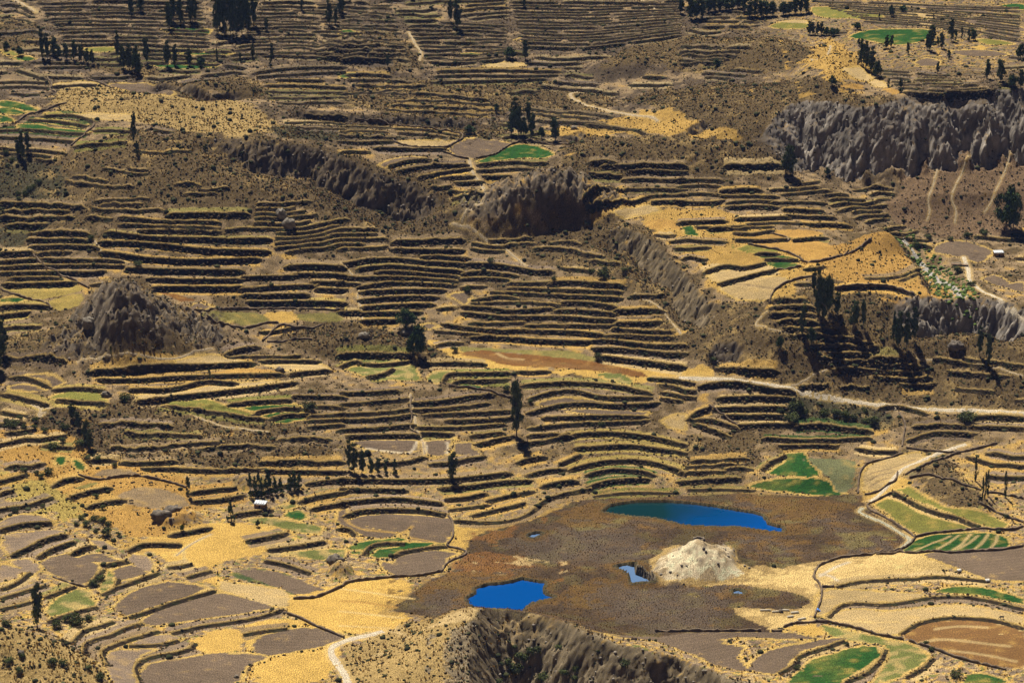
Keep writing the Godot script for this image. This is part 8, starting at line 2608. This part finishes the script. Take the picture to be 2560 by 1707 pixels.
	tree("e", "nineteenth from the left dark eucalyptus", 202.1, 1771.5, 15, 8.1)
	tree("e", "twentieth from the left dark eucalyptus", 206.3, 1772, 14.3, 5.6)
	tree("e", "rightmost dark eucalyptus", 210.5, 1772.5, 13.5, 7.4)
	place = "the row beside the pale green plot"
	tree("e", "leftmost dark eucalyptus", 206.1, 1715.1, 9.4, 4.6)
	tree("e", "second from the left dark eucalyptus", 208.5, 1714.2, 8.9, 4.1)
	tree("e", "third from the left dark eucalyptus", 211.2, 1711.2, 9.4, 4.1)
	tree("e", "rightmost dark eucalyptus", 213.8, 1712.1, 9.4, 4.1)
	tree("b", "leftmost broad round tree", 217, 1708.8, 6.3, 5.1)
	tree("b", "second from the left broad round tree", 220.6, 1705.4, 5.7, 6.1)
	tree("b", "third from the left broad round tree", 223.7, 1706, 5.2, 4.1)
	tree("b", "rightmost broad round tree", 239.5, 1715.8, 5.3, 5.2)
	place = "the trees round the big far green field"
	tree("e", "leftmost dark eucalyptus", 251.7, 1658.3, 9.2, 4)
	tree("e", "second from the left dark eucalyptus", 255, 1661.1, 8.2, 3.5)
	tree("e", "third from the left dark eucalyptus", 263, 1638.4, 8.1, 3)
	tree("e", "fourth from the left dark eucalyptus", 276.8, 1646.8, 10.2, 4)
	tree("e", "fifth from the left dark eucalyptus", 278.1, 1642.6, 17.2, 5)
	tree("e", "sixth from the left dark eucalyptus", 284.7, 1669.3, 11.3, 4.5)
	tree("e", "seventh from the left dark eucalyptus", 285.8, 1657.1, 6.1, 2.5)
	tree("e", "eighth from the left dark eucalyptus", 286.9, 1649, 11.2, 4.5)
	tree("e", "ninth from the left dark eucalyptus", 296.3, 1667.7, 15.4, 5)
	tree("e", "rightmost dark eucalyptus", 311.7, 1668.5, 8.3, 6.1)
	tree("p", "leftmost slim dark poplar", 257.6, 1737.5, 5.3, 2.1)
	tree("p", "second from the left slim dark poplar", 295.3, 1736.6, 3.2, 1.6)
	tree("p", "third from the left slim dark poplar", 299.6, 1669.4, 7.2, 3)
	tree("p", "fourth from the left slim dark poplar", 304.5, 1675.2, 8.3, 2.5)
	tree("p", "rightmost slim dark poplar", 308, 1666.7, 9.3, 3)
	tree("b", "leftmost broad round tree", 267.5, 1746, 7.5, 4.2)
	tree("b", "rightmost broad round tree", 277.4, 1757.3, 4.8, 5.3)
	place = "the trees right of the golden ridge"
	tree("e", "leftmost dark eucalyptus", 235.1, 1673.6, 5.1, 3)
	tree("e", "second from the left dark eucalyptus", 228.8, 1614.4, 16.9, 5.8)
	tree("e", "third from the left dark eucalyptus", 231.1, 1609.6, 18.9, 5.8)
	tree("e", "fourth from the left dark eucalyptus", 233.8, 1601.1, 17.8, 5.8)
	tree("e", "fifth from the left dark eucalyptus", 246.2, 1556.3, 5.8, 3.3)
	tree("e", "sixth from the left dark eucalyptus", 274.2, 1586.8, 7.9, 2.9)
	tree("e", "seventh from the left dark eucalyptus", 287.4, 1622, 6, 2.9)
	tree("e", "eighth from the left dark eucalyptus", 302.8, 1567.8, 12.7, 4.8)
	tree("e", "ninth from the left dark eucalyptus", 309.7, 1557.7, 14.6, 6.6)
	tree("e", "rightmost dark eucalyptus", 320.6, 1548.3, 11.6, 5.7)
	tree("b", "leftmost broad round tree", 138.6, 1665.3, 5.1, 5)
	tree("b", "second from the left broad round tree", 203.4, 1559, 6.7, 4.7)
	tree("b", "third from the left broad round tree", 236, 1589, 11.8, 5.8)
	tree("b", "fourth from the left broad round tree", 245, 1547.4, 2.9, 2.8)
	tree("b", "fifth from the left broad round tree", 315.3, 1549.8, 8.7, 5.7)
	tree("b", "rightmost broad round tree", 334.1, 1619.6, 11.1, 5.9)
	tree("p", "slim dark poplar", 239.9, 1567, 5.8, 2.8)
	place = "the gully beside the big cliff"
	tree("e", "leftmost dark eucalyptus", 169, 1503.1, 14.1, 7.3)
	tree("e", "rightmost dark eucalyptus", 172.6, 1502.8, 18.9, 8.2)
	tree("b", "broad round tree", 196.5, 1512.9, 5.7, 3.7)
	place = "the slope below the upper left plots"
	tree("e", "leftmost dark eucalyptus", -302.5, 1491.7, 12.3, 4.6)
	tree("e", "second from the left dark eucalyptus", -299.3, 1488.7, 17, 4.6)
	tree("e", "rightmost dark eucalyptus", -297, 1493.7, 13.2, 4.6)
	tree("p", "slim dark poplar", -187.3, 1488.4, 5.6, 2.3)
	place = "the left edge beside the scrubby mound"
	tree("e", "leftmost dark eucalyptus", -278.9, 1287.4, 22.3, 7.3)
	tree("e", "rightmost dark eucalyptus", -279.3, 1302.8, 22.5, 7.4)
	place = "the gully at the left below the white track"
	tree("e", "leftmost dark eucalyptus", -231.5, 1238.2, 9.2, 4.7)
	tree("e", "second from the left dark eucalyptus", -227.2, 1229.9, 9.9, 4.7)
	tree("e", "third from the left dark eucalyptus", -221.5, 1217.4, 12.3, 4.6)
	tree("e", "rightmost dark eucalyptus", -218.2, 1210.6, 10.7, 4.6)
	tree("p", "leftmost slim dark poplar", -218.6, 1293.2, 5.1, 1.6)
	tree("p", "rightmost slim dark poplar", -164.9, 1287, 6.8, 2.4)
	for k in tree_proto:
		for o in tree_proto[k]: o.free()

func bushes() -> void:
	place = "in the gully below the left road"
	order = 0
	bush(-265.2, 1233.2, 3.9)
	bush(-261.4, 1229, 8.6)
	bush(-258.9, 1236.6, 4.7)
	bush(-255.1, 1227.9, 4.7)
	bush(-249.9, 1228.3, 4.7)
	bush(-250.3, 1235.6, 3.9)
	bush(-244.1, 1225.8, 4.7)
	bush(-237, 1210.2, 6.9)
	bush(-233.5, 1216.4, 5.4)
	bush(-234, 1229.4, 6.2)
	bush(-223.8, 1212.9, 7.7)
	place = "on the gold ground at the lower left"
	order = 0
	bush(-245.2, 1146.2, 5.2)
	bush(-247.7, 1185, 4.5)
	bush(-240.8, 1183.6, 3.8)
	bush(-238, 1180.3, 4.5)
	bush(-232.5, 1152.1, 3.7)
	bush(-235.1, 1185, 6)
	bush(-213.6, 1137.3, 3.7)
	bush(-212, 1143.4, 4.4)
	bush(-208.5, 1136.7, 5.8)
	bush(-218.3, 1201.3, 4.6)
	bush(-205.9, 1142.9, 5.1)
	bush(-203.4, 1131.6, 3.6)
	bush(-208.5, 1165.6, 4.5)
	bush(-213, 1200.5, 4.6)
	bush(-202.1, 1142, 5.9)
	bush(-203.3, 1154.9, 4.4)
	bush(-197.5, 1129.7, 7.3)
	bush(-198.2, 1139.7, 4.4)
	bush(-203.4, 1196, 3.8)
	bush(-192.2, 1130.5, 3.6)
	place = "along the narrow lower left gully"
	order = 0
	bush(-221.1, 999.9, 5.3)
	bush(-205.6, 1034.1, 6.8)
	bush(-202.7, 1040.8, 6.1)
	bush(-197.8, 1038.7, 9.5)
	bush(-193.3, 1044.1, 5.4)
	bush(-196.2, 1079.9, 6.3)
	bush(-194.5, 1086.2, 5.6)
	place = "on the scrubby corner hill"
	order = 0
	bush(-216.2, 975.5, 5.8)
	bush(-210.3, 970, 5.1)
	bush(-210.5, 979.1, 3.9)
	bush(-197.5, 976.1, 6.4)
	bush(-192.6, 976.5, 5.1)
	bush(-182.5, 978.6, 3.9)
	bush(-176.5, 972.2, 5.8)
	place = "on the dark earth face at the bottom"
	order = 0
	bush(-6.2, 1013.6, 5.9)
	bush(-4.9, 1026.1, 4)
	bush(-1.6, 1029.8, 5.3)
	bush(1, 1036.7, 4)
	bush(1.7, 1028.7, 8.7)
	bush(4.4, 1032.9, 8)
	bush(8.3, 1033.4, 6)
	bush(11.6, 1033, 5.4)
	bush(13.6, 1023.8, 7.3)
	bush(21.5, 1029.9, 5.3)
	bush(23.3, 1018.5, 5.3)
	bush(27.8, 1016.1, 5.3)
	bush(28.5, 1018.6, 4)
	bush(50.5, 1012.8, 5.9)
	place = "in the shrub belt under the road"
	order = 0
	bush(111.6, 1318.2, 5.7)
	bush(146.4, 1282.4, 5.6)
	bush(151.4, 1275.7, 9.6)
	bush(155.3, 1283.6, 11.2)
	bush(159, 1281, 6.4)
	bush(170.2, 1281.5, 7.2)
	bush(175.8, 1280.8, 7.2)
	bush(181.2, 1280, 8)
	bush(185.9, 1279, 5.6)
	bush(191.2, 1276.6, 4.8)
	bush(192.8, 1283.7, 4)
	bush(195.6, 1274, 9.6)
	bush(245.2, 1268.1, 11.2)
	place = "on the terraces of the centre"
	order = 0
	bush(-229, 1256.8, 1.6)
	bush(-246, 1408.6, 5.2)
	bush(-206.7, 1259.4, 7.9)
	bush(-215.9, 1385.8, 6)
	bush(-108.7, 1262.5, 8.7)
	bush(-32.5, 1337.5, 5.8)
	bush(-26, 1397.3, 6)
	bush(-12.5, 1422.2, 5.2)
	bush(-2.8, 1296, 5.6)
	bush(10, 1286.4, 4)
	bush(24.5, 1402.7, 4.3)
	bush(46.8, 1405.9, 5.1)
	bush(48.5, 1331.4, 6.6)
	bush(48.7, 1271.1, 5.5)
	bush(53.4, 1398.5, 10.3)
	bush(54.4, 1404.9, 4.3)
	bush(65.4, 1400.2, 5.1)
	bush(68.8, 1401.7, 4.3)
	place = "by the side valley stream"
	order = 0
	bush(244, 1450.5, 6.3)
	bush(251.9, 1457.3, 5.4)
	bush(265.1, 1456.3, 4.5)
	bush(261.5, 1406.8, 7.8)
	bush(275.4, 1460, 6.3)
	bush(265.3, 1379.5, 5.1)
	bush(286.3, 1461.4, 5.4)
	place = "beside the right hand plots"
	order = 0
	bush(126.3, 1007.8, 3.9)
	bush(151.4, 1031.5, 3.4)
	bush(197.3, 1201.8, 3.1)
	bush(186.8, 1030, 4)
	bush(188.5, 1023.8, 4)
	bush(195.1, 996.6, 6.6)
	bush(286, 1465, 5.4)
	bush(248.7, 1168.1, 3.8)
	place = "in the green corner at the left edge"
	order = 0
	bush(-310, 1493.7, 5.5)
	bush(-305.3, 1486.8, 4.6)
	bush(-296.7, 1455.5, 4.5)
	bush(-294.7, 1448.6, 4.5)
	bush(-291.9, 1453.4, 5.4)
	bush(-290, 1458.3, 5.4)
	bush(-287.7, 1460.5, 3.6)
	bush(-285.6, 1464, 5.4)
	for o in bush_proto: o.free()


# ------------------------------------------------------------------ rocks, huts, animals
func rock(label: String, x: float, d: float, size: float) -> void:
	var r := RandomNumberGenerator.new()
	r.seed = label.hash()
	var nz := FastNoiseLite.new()
	nz.seed = label.hash() % 1000
	nz.frequency = 1.1
	var v := PackedVector3Array()
	var c := PackedColorArray()
	var idx := PackedInt32Array()
	var stretch := Vector3(r.randf_range(0.9, 1.3), r.randf_range(0.6, 0.95), r.randf_range(0.7, 1.0))
	if label.contains("pinnacle"): stretch = Vector3(0.9, 1.15, 0.7)
	var tone := Vector3(0.30, 0.27, 0.23) if label.contains("pale") or label.contains("white") else Vector3(0.19, 0.165, 0.14)
	for a in 11:
		for b in 16:
			var th := PI * a / 10.0
			var ph := TAU * b / 16.0
			var p := Vector3(sin(th) * cos(ph), cos(th), sin(th) * sin(ph))
			var f := 1.0 + 0.6 * nz.get_noise_3dv(p * 1.4) + 0.35 * nz.get_noise_3dv(p * 4.0)
			v.append(p * f * stretch * size * 0.5)
			c.append(vcol(tone * r.randf_range(0.6, 1.35)))
			if a < 10:
				var n := a * 16 + b
				var m := a * 16 + (b + 1) % 16
				idx.append_array([n, m, n + 16, m, m + 16, n + 16])
	var o := node_of("boulder", mesh_from(v, c, idx, PackedVector3Array(), true), M.rock)
	o.position = Vector3(x, hat(x, d) + size * 0.1, -d)
	tag(o, label, "rock")

func rocks() -> void:
	rock("pale boulder beside the dark tree on the knoll", -61.1, 1353.6, 4.5)
	rock("grey rock heap at the right end of the ochre terrace", -127.5, 1300.4, 4)
	rock("brown boulder beside the pale green plot", -217.3, 1262.3, 5)
	rock("grey rock at the bottom edge of the pale ground", -121.1, 997.3, 2.2)
	rock("stony grey outcrop beside the long green plot", -85.6, 1118.6, 8)
	rock("grey rock heap on the gold ground with cattle", -173.3, 1147.1, 8)
	rock("second grey rock of the heap on the gold ground", -168.7, 1156.6, 7)
	rock("grey rock at the corner hill", -211.4, 980.8, 3.2)
	rock("pale rock on the knoll flank", -83.1, 1337.4, 5)
	rock("grey boulder beside the footpath fork", -166.5, 1353.8, 2.6)
	rock("stone block beside the outlet of the marsh", 125.2, 1067.4, 2.5)
	rock("white rock on the left flank of the rocky hill", -233.1, 1309.6, 7)
	rock("pinnacle of pale rock on the left slope", -137.1, 1436.6, 7)
	rock("second pinnacle of pale rock below the first", -132.3, 1429.8, 8)
	rock("pale rock slab at the end of the scrub dome", 39.9, 1566.7, 4)
	rock("boulder set in the right hillside cliff", 246.5, 1317.5, 8)

func box(v: PackedVector3Array, idx: PackedInt32Array, lo: Vector3, hi: Vector3) -> void:
	var n := v.size()
	for k in 8: v.append(Vector3(hi.x if k & 1 else lo.x, hi.y if k & 2 else lo.y, hi.z if k & 4 else lo.z))
	for f in [[0, 2, 3, 1], [4, 5, 7, 6], [0, 1, 5, 4], [2, 6, 7, 3], [0, 4, 6, 2], [1, 3, 7, 5]]:
		idx.append_array([n + f[0], n + f[1], n + f[2], n + f[0], n + f[2], n + f[3]])

func box_part(called: String, lo: Vector3, hi: Vector3, mat: Material, parent: Node) -> MeshInstance3D:
	var v := PackedVector3Array()
	var idx := PackedInt32Array()
	box(v, idx, lo, hi)
	return node_of(called, mesh_from(v, PackedColorArray(), idx, PackedVector3Array(), true), mat, parent)

func hut(label: String, x: float, d: float, size: Vector3, turn: float) -> void:
	var o := Node3D.new()
	o.name = numbered("hut")
	add_child(o)
	o.position = Vector3(x, hat(x, d) - 0.2, -d)
	o.rotation_degrees.y = turn
	var s := size * 0.5
	box_part("wall", Vector3(-s.x, 0, s.z - 0.3), Vector3(s.x, size.y, s.z), M.adobe, o)
	box_part("wall", Vector3(-s.x, 0, -s.z), Vector3(s.x, size.y + 0.5, -s.z + 0.3), M.adobe, o)
	box_part("wall", Vector3(-s.x, 0, -s.z + 0.3), Vector3(-s.x + 0.3, size.y + 0.2, s.z - 0.3), M.adobe, o)
	box_part("wall", Vector3(s.x - 0.3, 0, -s.z + 0.3), Vector3(s.x, size.y + 0.2, s.z - 0.3), M.adobe, o)
	box_part("door", Vector3(-0.45, 0, s.z + 0.003), Vector3(0.45, minf(1.8, size.y * 0.8), s.z + 0.06), M.dark, o)
	var roof := Node3D.new()
	roof.name = "roof"
	o.add_child(roof)
	roof.position = Vector3(0, size.y + 0.42, 0)
	roof.rotation.x = 0.5 / size.z
	var nsheet := maxi(2, int(size.x / 1.1))
	for k in nsheet:
		var a := -s.x - 0.3 + (size.x + 0.6) * k / nsheet
		box_part("tin_sheet", Vector3(a + 0.02, 0.0, -s.z - 0.35), Vector3(a + (size.x + 0.6) / nsheet - 0.02, 0.07 + 0.03 * (k % 2), s.z + 0.35), M.tin if size.x > 3.0 else M.old_tin, roof)
	tag(o, label, "hut")

func buildings() -> void:
	hut("small adobe hut with pale tin roof below the pine clump", -126.5, 1169.5, Vector3(5.6, 2.2, 3.6), -14.0)
	hut("white roofed hut under the dark trees by the side stream", 290.3, 1434.4, Vector3(5.5, 2.2, 3.6), 6.0)
	hut("tiny white roofed shelter on the bank left of the ploughed field", 215.4, 1108.5, Vector3(1.4, 1.0, 1.1), 20.0)
	hut("tiny white roofed shelter at the end of the dark bank", 226.9, 1097.1, Vector3(1.5, 0.8, 1.2), 10.0)
	ruin(93.2, 1153.2)
	footbridge(264.7, 1418.5)
	spring(125.2, 1067.4)
	var o := Node3D.new()
	o.name = "blue_tarpaulin"
	add_child(o)
	var q := Vector2(142.7, 1068.6)
	o.position = Vector3(q.x, hat(q.x, q.y), -q.y)
	var v := PackedVector3Array()
	var idx := PackedInt32Array()
	for j in 5:
		for i in 5:
			v.append(Vector3(i * 0.55 - 1.1, 0.25 + 0.85 * (1.0 - absf(i - 2) / 2.0) * (0.8 + 0.2 * ((i * 7 + j * 3) % 3)), j * 0.45 - 0.9))
			if i < 4 and j < 4:
				var n := j * 5 + i
				idx.append_array([n, n + 1, n + 6, n, n + 6, n + 5])
	node_of("cloth", mesh_from(v, PackedColorArray(), idx), M.blue, o)
	tag(o, "bright blue tarpaulin against the stone wall by the spring", "tarpaulin")

func ruin(x: float, d: float) -> void:
	# a low ring of stones on the top of the pale mound
	var o := Node3D.new()
	o.name = "stone_ring"
	add_child(o)
	o.position = Vector3(x, hat(x, d), -d)
	var mat := StandardMaterial3D.new()
	mat.albedo_color = lin(0.16, 0.13, 0.10)
	for k in 14:
		var a := TAU * k / 14.0
		var p := Vector3(cos(a) * 2.6, 0, sin(a) * 1.7)
		p.y = hat(x + p.x, d - p.z) - o.position.y
		var st := box_part("stone", Vector3(-0.6, -0.5, -0.35), Vector3(0.6, 0.75 + 0.35 * ((k * 5) % 3) / 2.0, 0.35), mat, o)
		st.position = p
		st.rotation.y = -a + PI / 2.0
	tag(o, "low ring of dark stones on the top of the pale mound", "ruin")

func footbridge(x: float, d: float) -> void:
	var o := Node3D.new()
	o.name = "footbridge"
	add_child(o)
	o.position = Vector3(x, hat(x, d) + 0.8, -d)
	o.rotation_degrees.y = -14.0
	for k in 12: box_part("plank", Vector3(-4.8 + k * 0.8, 0.0, -0.9), Vector3(-4.06 + k * 0.8, 0.12, 0.9), M.adobe, o)
	for z in [-0.95, 0.85]: box_part("beam", Vector3(-5, -0.4, z), Vector3(5, -0.003, z + 0.1), M.dark, o)
	for z in [-0.95, 0.85]: box_part("rail", Vector3(-5, 0.75, z), Vector3(5, 0.85, z + 0.1), M.tin, o)
	for e in [-4.9, 4.7]:
		for z in [-0.95, 0.85]: box_part("post", Vector3(e, 0.0, z), Vector3(e + 0.15, 0.75, z + 0.1), M.tin, o)
	tag(o, "small footbridge over the white stream bed", "bridge")

func spring(x: float, d: float) -> void:
	# cut stone slabs and basins at the outlet of the marsh
	var places := [[-7.0, 1.5, 5.0, 0.9, 0.0], [-2.0, 0.0, 4.0, 0.9, 6.0], [2.6, 1.6, 3.2, 1.0, -8.0], [6.5, -1.0, 3.6, 1.4, 12.0], [4.0, -5.5, 3.0, 1.2, 20.0], [9.0, -8.0, 4.0, 1.2, 24.0]]
	var names := ["left end", "left middle", "right middle", "right end", "low middle", "low right"]
	var mat := StandardMaterial3D.new()
	mat.albedo_color = lin(0.40, 0.36, 0.29)
	mat.roughness = 0.9
	for k in places.size():
		var q: Array = places[k]
		var px: float = x + q[0]
		var pd: float = d + q[1]
		var o := node_of("stone_slab", BoxMesh.new(), mat)
		var v := PackedVector3Array()
		var idx := PackedInt32Array()
		box(v, idx, Vector3(-q[2] * 0.5, -0.3, -q[3] * 0.5), Vector3(q[2] * 0.5, 0.45, q[3] * 0.5))
		box(v, idx, Vector3(-q[2] * 0.45, 0.447, -q[3] * 0.4), Vector3(q[2] * 0.42, 0.56, q[3] * 0.38))
		o.mesh = mesh_from(v, PackedColorArray(), idx, PackedVector3Array(), true)
		o.position = Vector3(px, hat(px, pd) + 0.1, -pd)
		o.rotation_degrees.y = q[4]
		tag(o, "pale cut stone slab at the spring beside the marsh, %s of the row" % names[k], "stone slab", "stone slabs at the spring")

func animals() -> void:
	animal("cow", "black cow standing alone on the bare oval plot", -190.5, 1163.1, 20)
	animal("cow", "dark cow near the low wall above the oval plot", -183.1, 1181.9, 200)
	animal("cow", "dark cow beside the grey rock heap", -168.3, 1161.9, 80)
	animal("cow", "dark cow at the left of the group on the gold ground", -158.9, 1102.7, 100)
	animal("cow", "brown cow behind the first of the group", -150.9, 1100.9, 160)
	animal("cow", "black and white cow beside the green and brown plot", -140.6, 1100, 95)
	animal("cow", "black cow lowest in the group by the green plot", -135.5, 1095.6, 10)
	animal("horse", "dark horse grazing on the tan field at the lower right", 225.8, 1055.2, 180)

# one skin over a skeleton of tapered bones: surface nets on the smooth union of the bones
func skin(bones: Array, cell: float) -> ArrayMesh:
	var lo := Vector3.ONE * 99.0
	var hi := Vector3.ONE * -99.0
	for b in bones:
		for e in 2:
			var rr: float = b[2 + e]
			lo = lo.min(b[e] - Vector3.ONE * (rr + 0.08))
			hi = hi.max(b[e] + Vector3.ONE * (rr + 0.08))
	var sz := Vector3i(((hi - lo) / cell).ceil()) + Vector3i.ONE * 2
	var f := PackedFloat32Array()
	f.resize(sz.x * sz.y * sz.z)
	for z in sz.z:
		for y in sz.y:
			for x in sz.x:
				var p := lo + Vector3(x, y, z) * cell
				var acc := 0.0
				for b in bones:
					var a: Vector3 = b[0]
					var ab: Vector3 = b[1] - a
					var t := clampf((p - a).dot(ab) / ab.length_squared(), 0.0, 1.0)
					acc += exp(-(p.distance_to(a + ab * t) - lerpf(b[2], b[3], t)) * 28.0)
				f[(z * sz.y + y) * sz.x + x] = -log(maxf(acc, 1e-30)) / 28.0
	var at := {}
	var v := PackedVector3Array()
	var idx := PackedInt32Array()
	var step := [1, sz.x, sz.x * sz.y]
	for z in sz.z - 1:
		for y in sz.y - 1:
			for x in sz.x - 1:
				var n := (z * sz.y + y) * sz.x + x
				var inside := 0
				var sum := Vector3.ZERO
				var cuts := 0
				for k in 8:
					if f[n + (k & 1) + ((k >> 1) & 1) * step[1] + ((k >> 2) & 1) * step[2]] < 0.0: inside += 1
				if inside == 0 or inside == 8: continue
				for k in 8:
					for ax in 3:
						if k & (1 << ax): continue
						var e0: int = n + (k & 1) + ((k >> 1) & 1) * step[1] + ((k >> 2) & 1) * step[2]
						var f0 := f[e0]
						var f1 := f[e0 + step[ax]]
						if (f0 < 0.0) != (f1 < 0.0):
							var c := Vector3(k & 1, (k >> 1) & 1, (k >> 2) & 1)
							c[ax] += f0 / (f0 - f1)
							sum += c
							cuts += 1
				at[n] = v.size()
				v.append(lo + (Vector3(x, y, z) + sum / cuts) * cell)
	for n in at:
		for ax in 3:
			var f0 := f[n]
			var f1 := f[n + step[ax]]
			if (f0 < 0.0) == (f1 < 0.0): continue
			var s1: int = step[(ax + 1) % 3]
			var s2: int = step[(ax + 2) % 3]
			if not (at.has(n - s1) and at.has(n - s2) and at.has(n - s1 - s2)): continue
			var q := [at[n], at[n - s1], at[n - s1 - s2], at[n - s2]]
			if f0 >= 0.0: q.reverse()
			idx.append_array([q[0], q[2], q[1], q[0], q[3], q[2]])
	return mesh_from(v, PackedColorArray(), idx)


func animal(kind: String, label: String, x: float, d: float, turn: float) -> void:
	if not animal_mesh.has(kind):
		var s := 1.0 if kind == "cow" else 1.06
		var bones := []
		bones.append([Vector3(-0.55, 1.02, 0) * s, Vector3(0.5, 1.0, 0) * s, 0.30, 0.33])
		bones.append([Vector3(-0.62, 1.08, 0) * s, Vector3(-0.5, 0.95, 0) * s, 0.24, 0.26])
		bones.append([Vector3(0.55, 1.1, 0) * s, Vector3(0.95, 0.85 if kind == "cow" else 0.75, 0) * s, 0.22, 0.13])
		bones.append([Vector3(0.95, 0.85 if kind == "cow" else 0.72, 0) * s, Vector3(1.2, 0.55 if kind == "cow" else 0.32, 0) * s, 0.13, 0.08])
		for z in [-0.17, 0.17]:
			bones.append([Vector3(0.45, 0.8, z) * s, Vector3(0.47, 0.42, z) * s, 0.12, 0.065])
			bones.append([Vector3(0.47, 0.42, z) * s, Vector3(0.45, 0.03, z) * s, 0.06, 0.055])
			bones.append([Vector3(-0.55, 0.85, z) * s, Vector3(-0.48, 0.55, z) * s, 0.17, 0.09])
			bones.append([Vector3(-0.48, 0.55, z) * s, Vector3(-0.62, 0.36, z) * s, 0.08, 0.06])
			bones.append([Vector3(-0.62, 0.36, z) * s, Vector3(-0.6, 0.03, z) * s, 0.055, 0.055])
			bones.append([Vector3(0.95, 0.95 if kind == "cow" else 0.85, z * 0.4) * s, Vector3(0.93, 1.03 if kind == "cow" else 0.98, z * 0.9) * s, 0.04, 0.025])
		bones.append([Vector3(-0.84, 1.1, 0) * s, Vector3(-0.92, 0.5, 0) * s, 0.035, 0.05])
		animal_mesh[kind] = skin(bones, 0.055)
	var mat := StandardMaterial3D.new()
	mat.albedo_color = lin(0.022, 0.018, 0.015)
	if label.contains("brown"): mat.albedo_color = lin(0.09, 0.045, 0.02)
	mat.roughness = 0.8
	var o := node_of(kind, animal_mesh[kind], mat)
	o.position = Vector3(x, hat(x, d), -d)
	o.rotation_degrees.y = turn
	o.scale = Vector3.ONE * 1.15
	tag(o, label, kind, "cattle on the gold ground" if kind == "cow" else "")
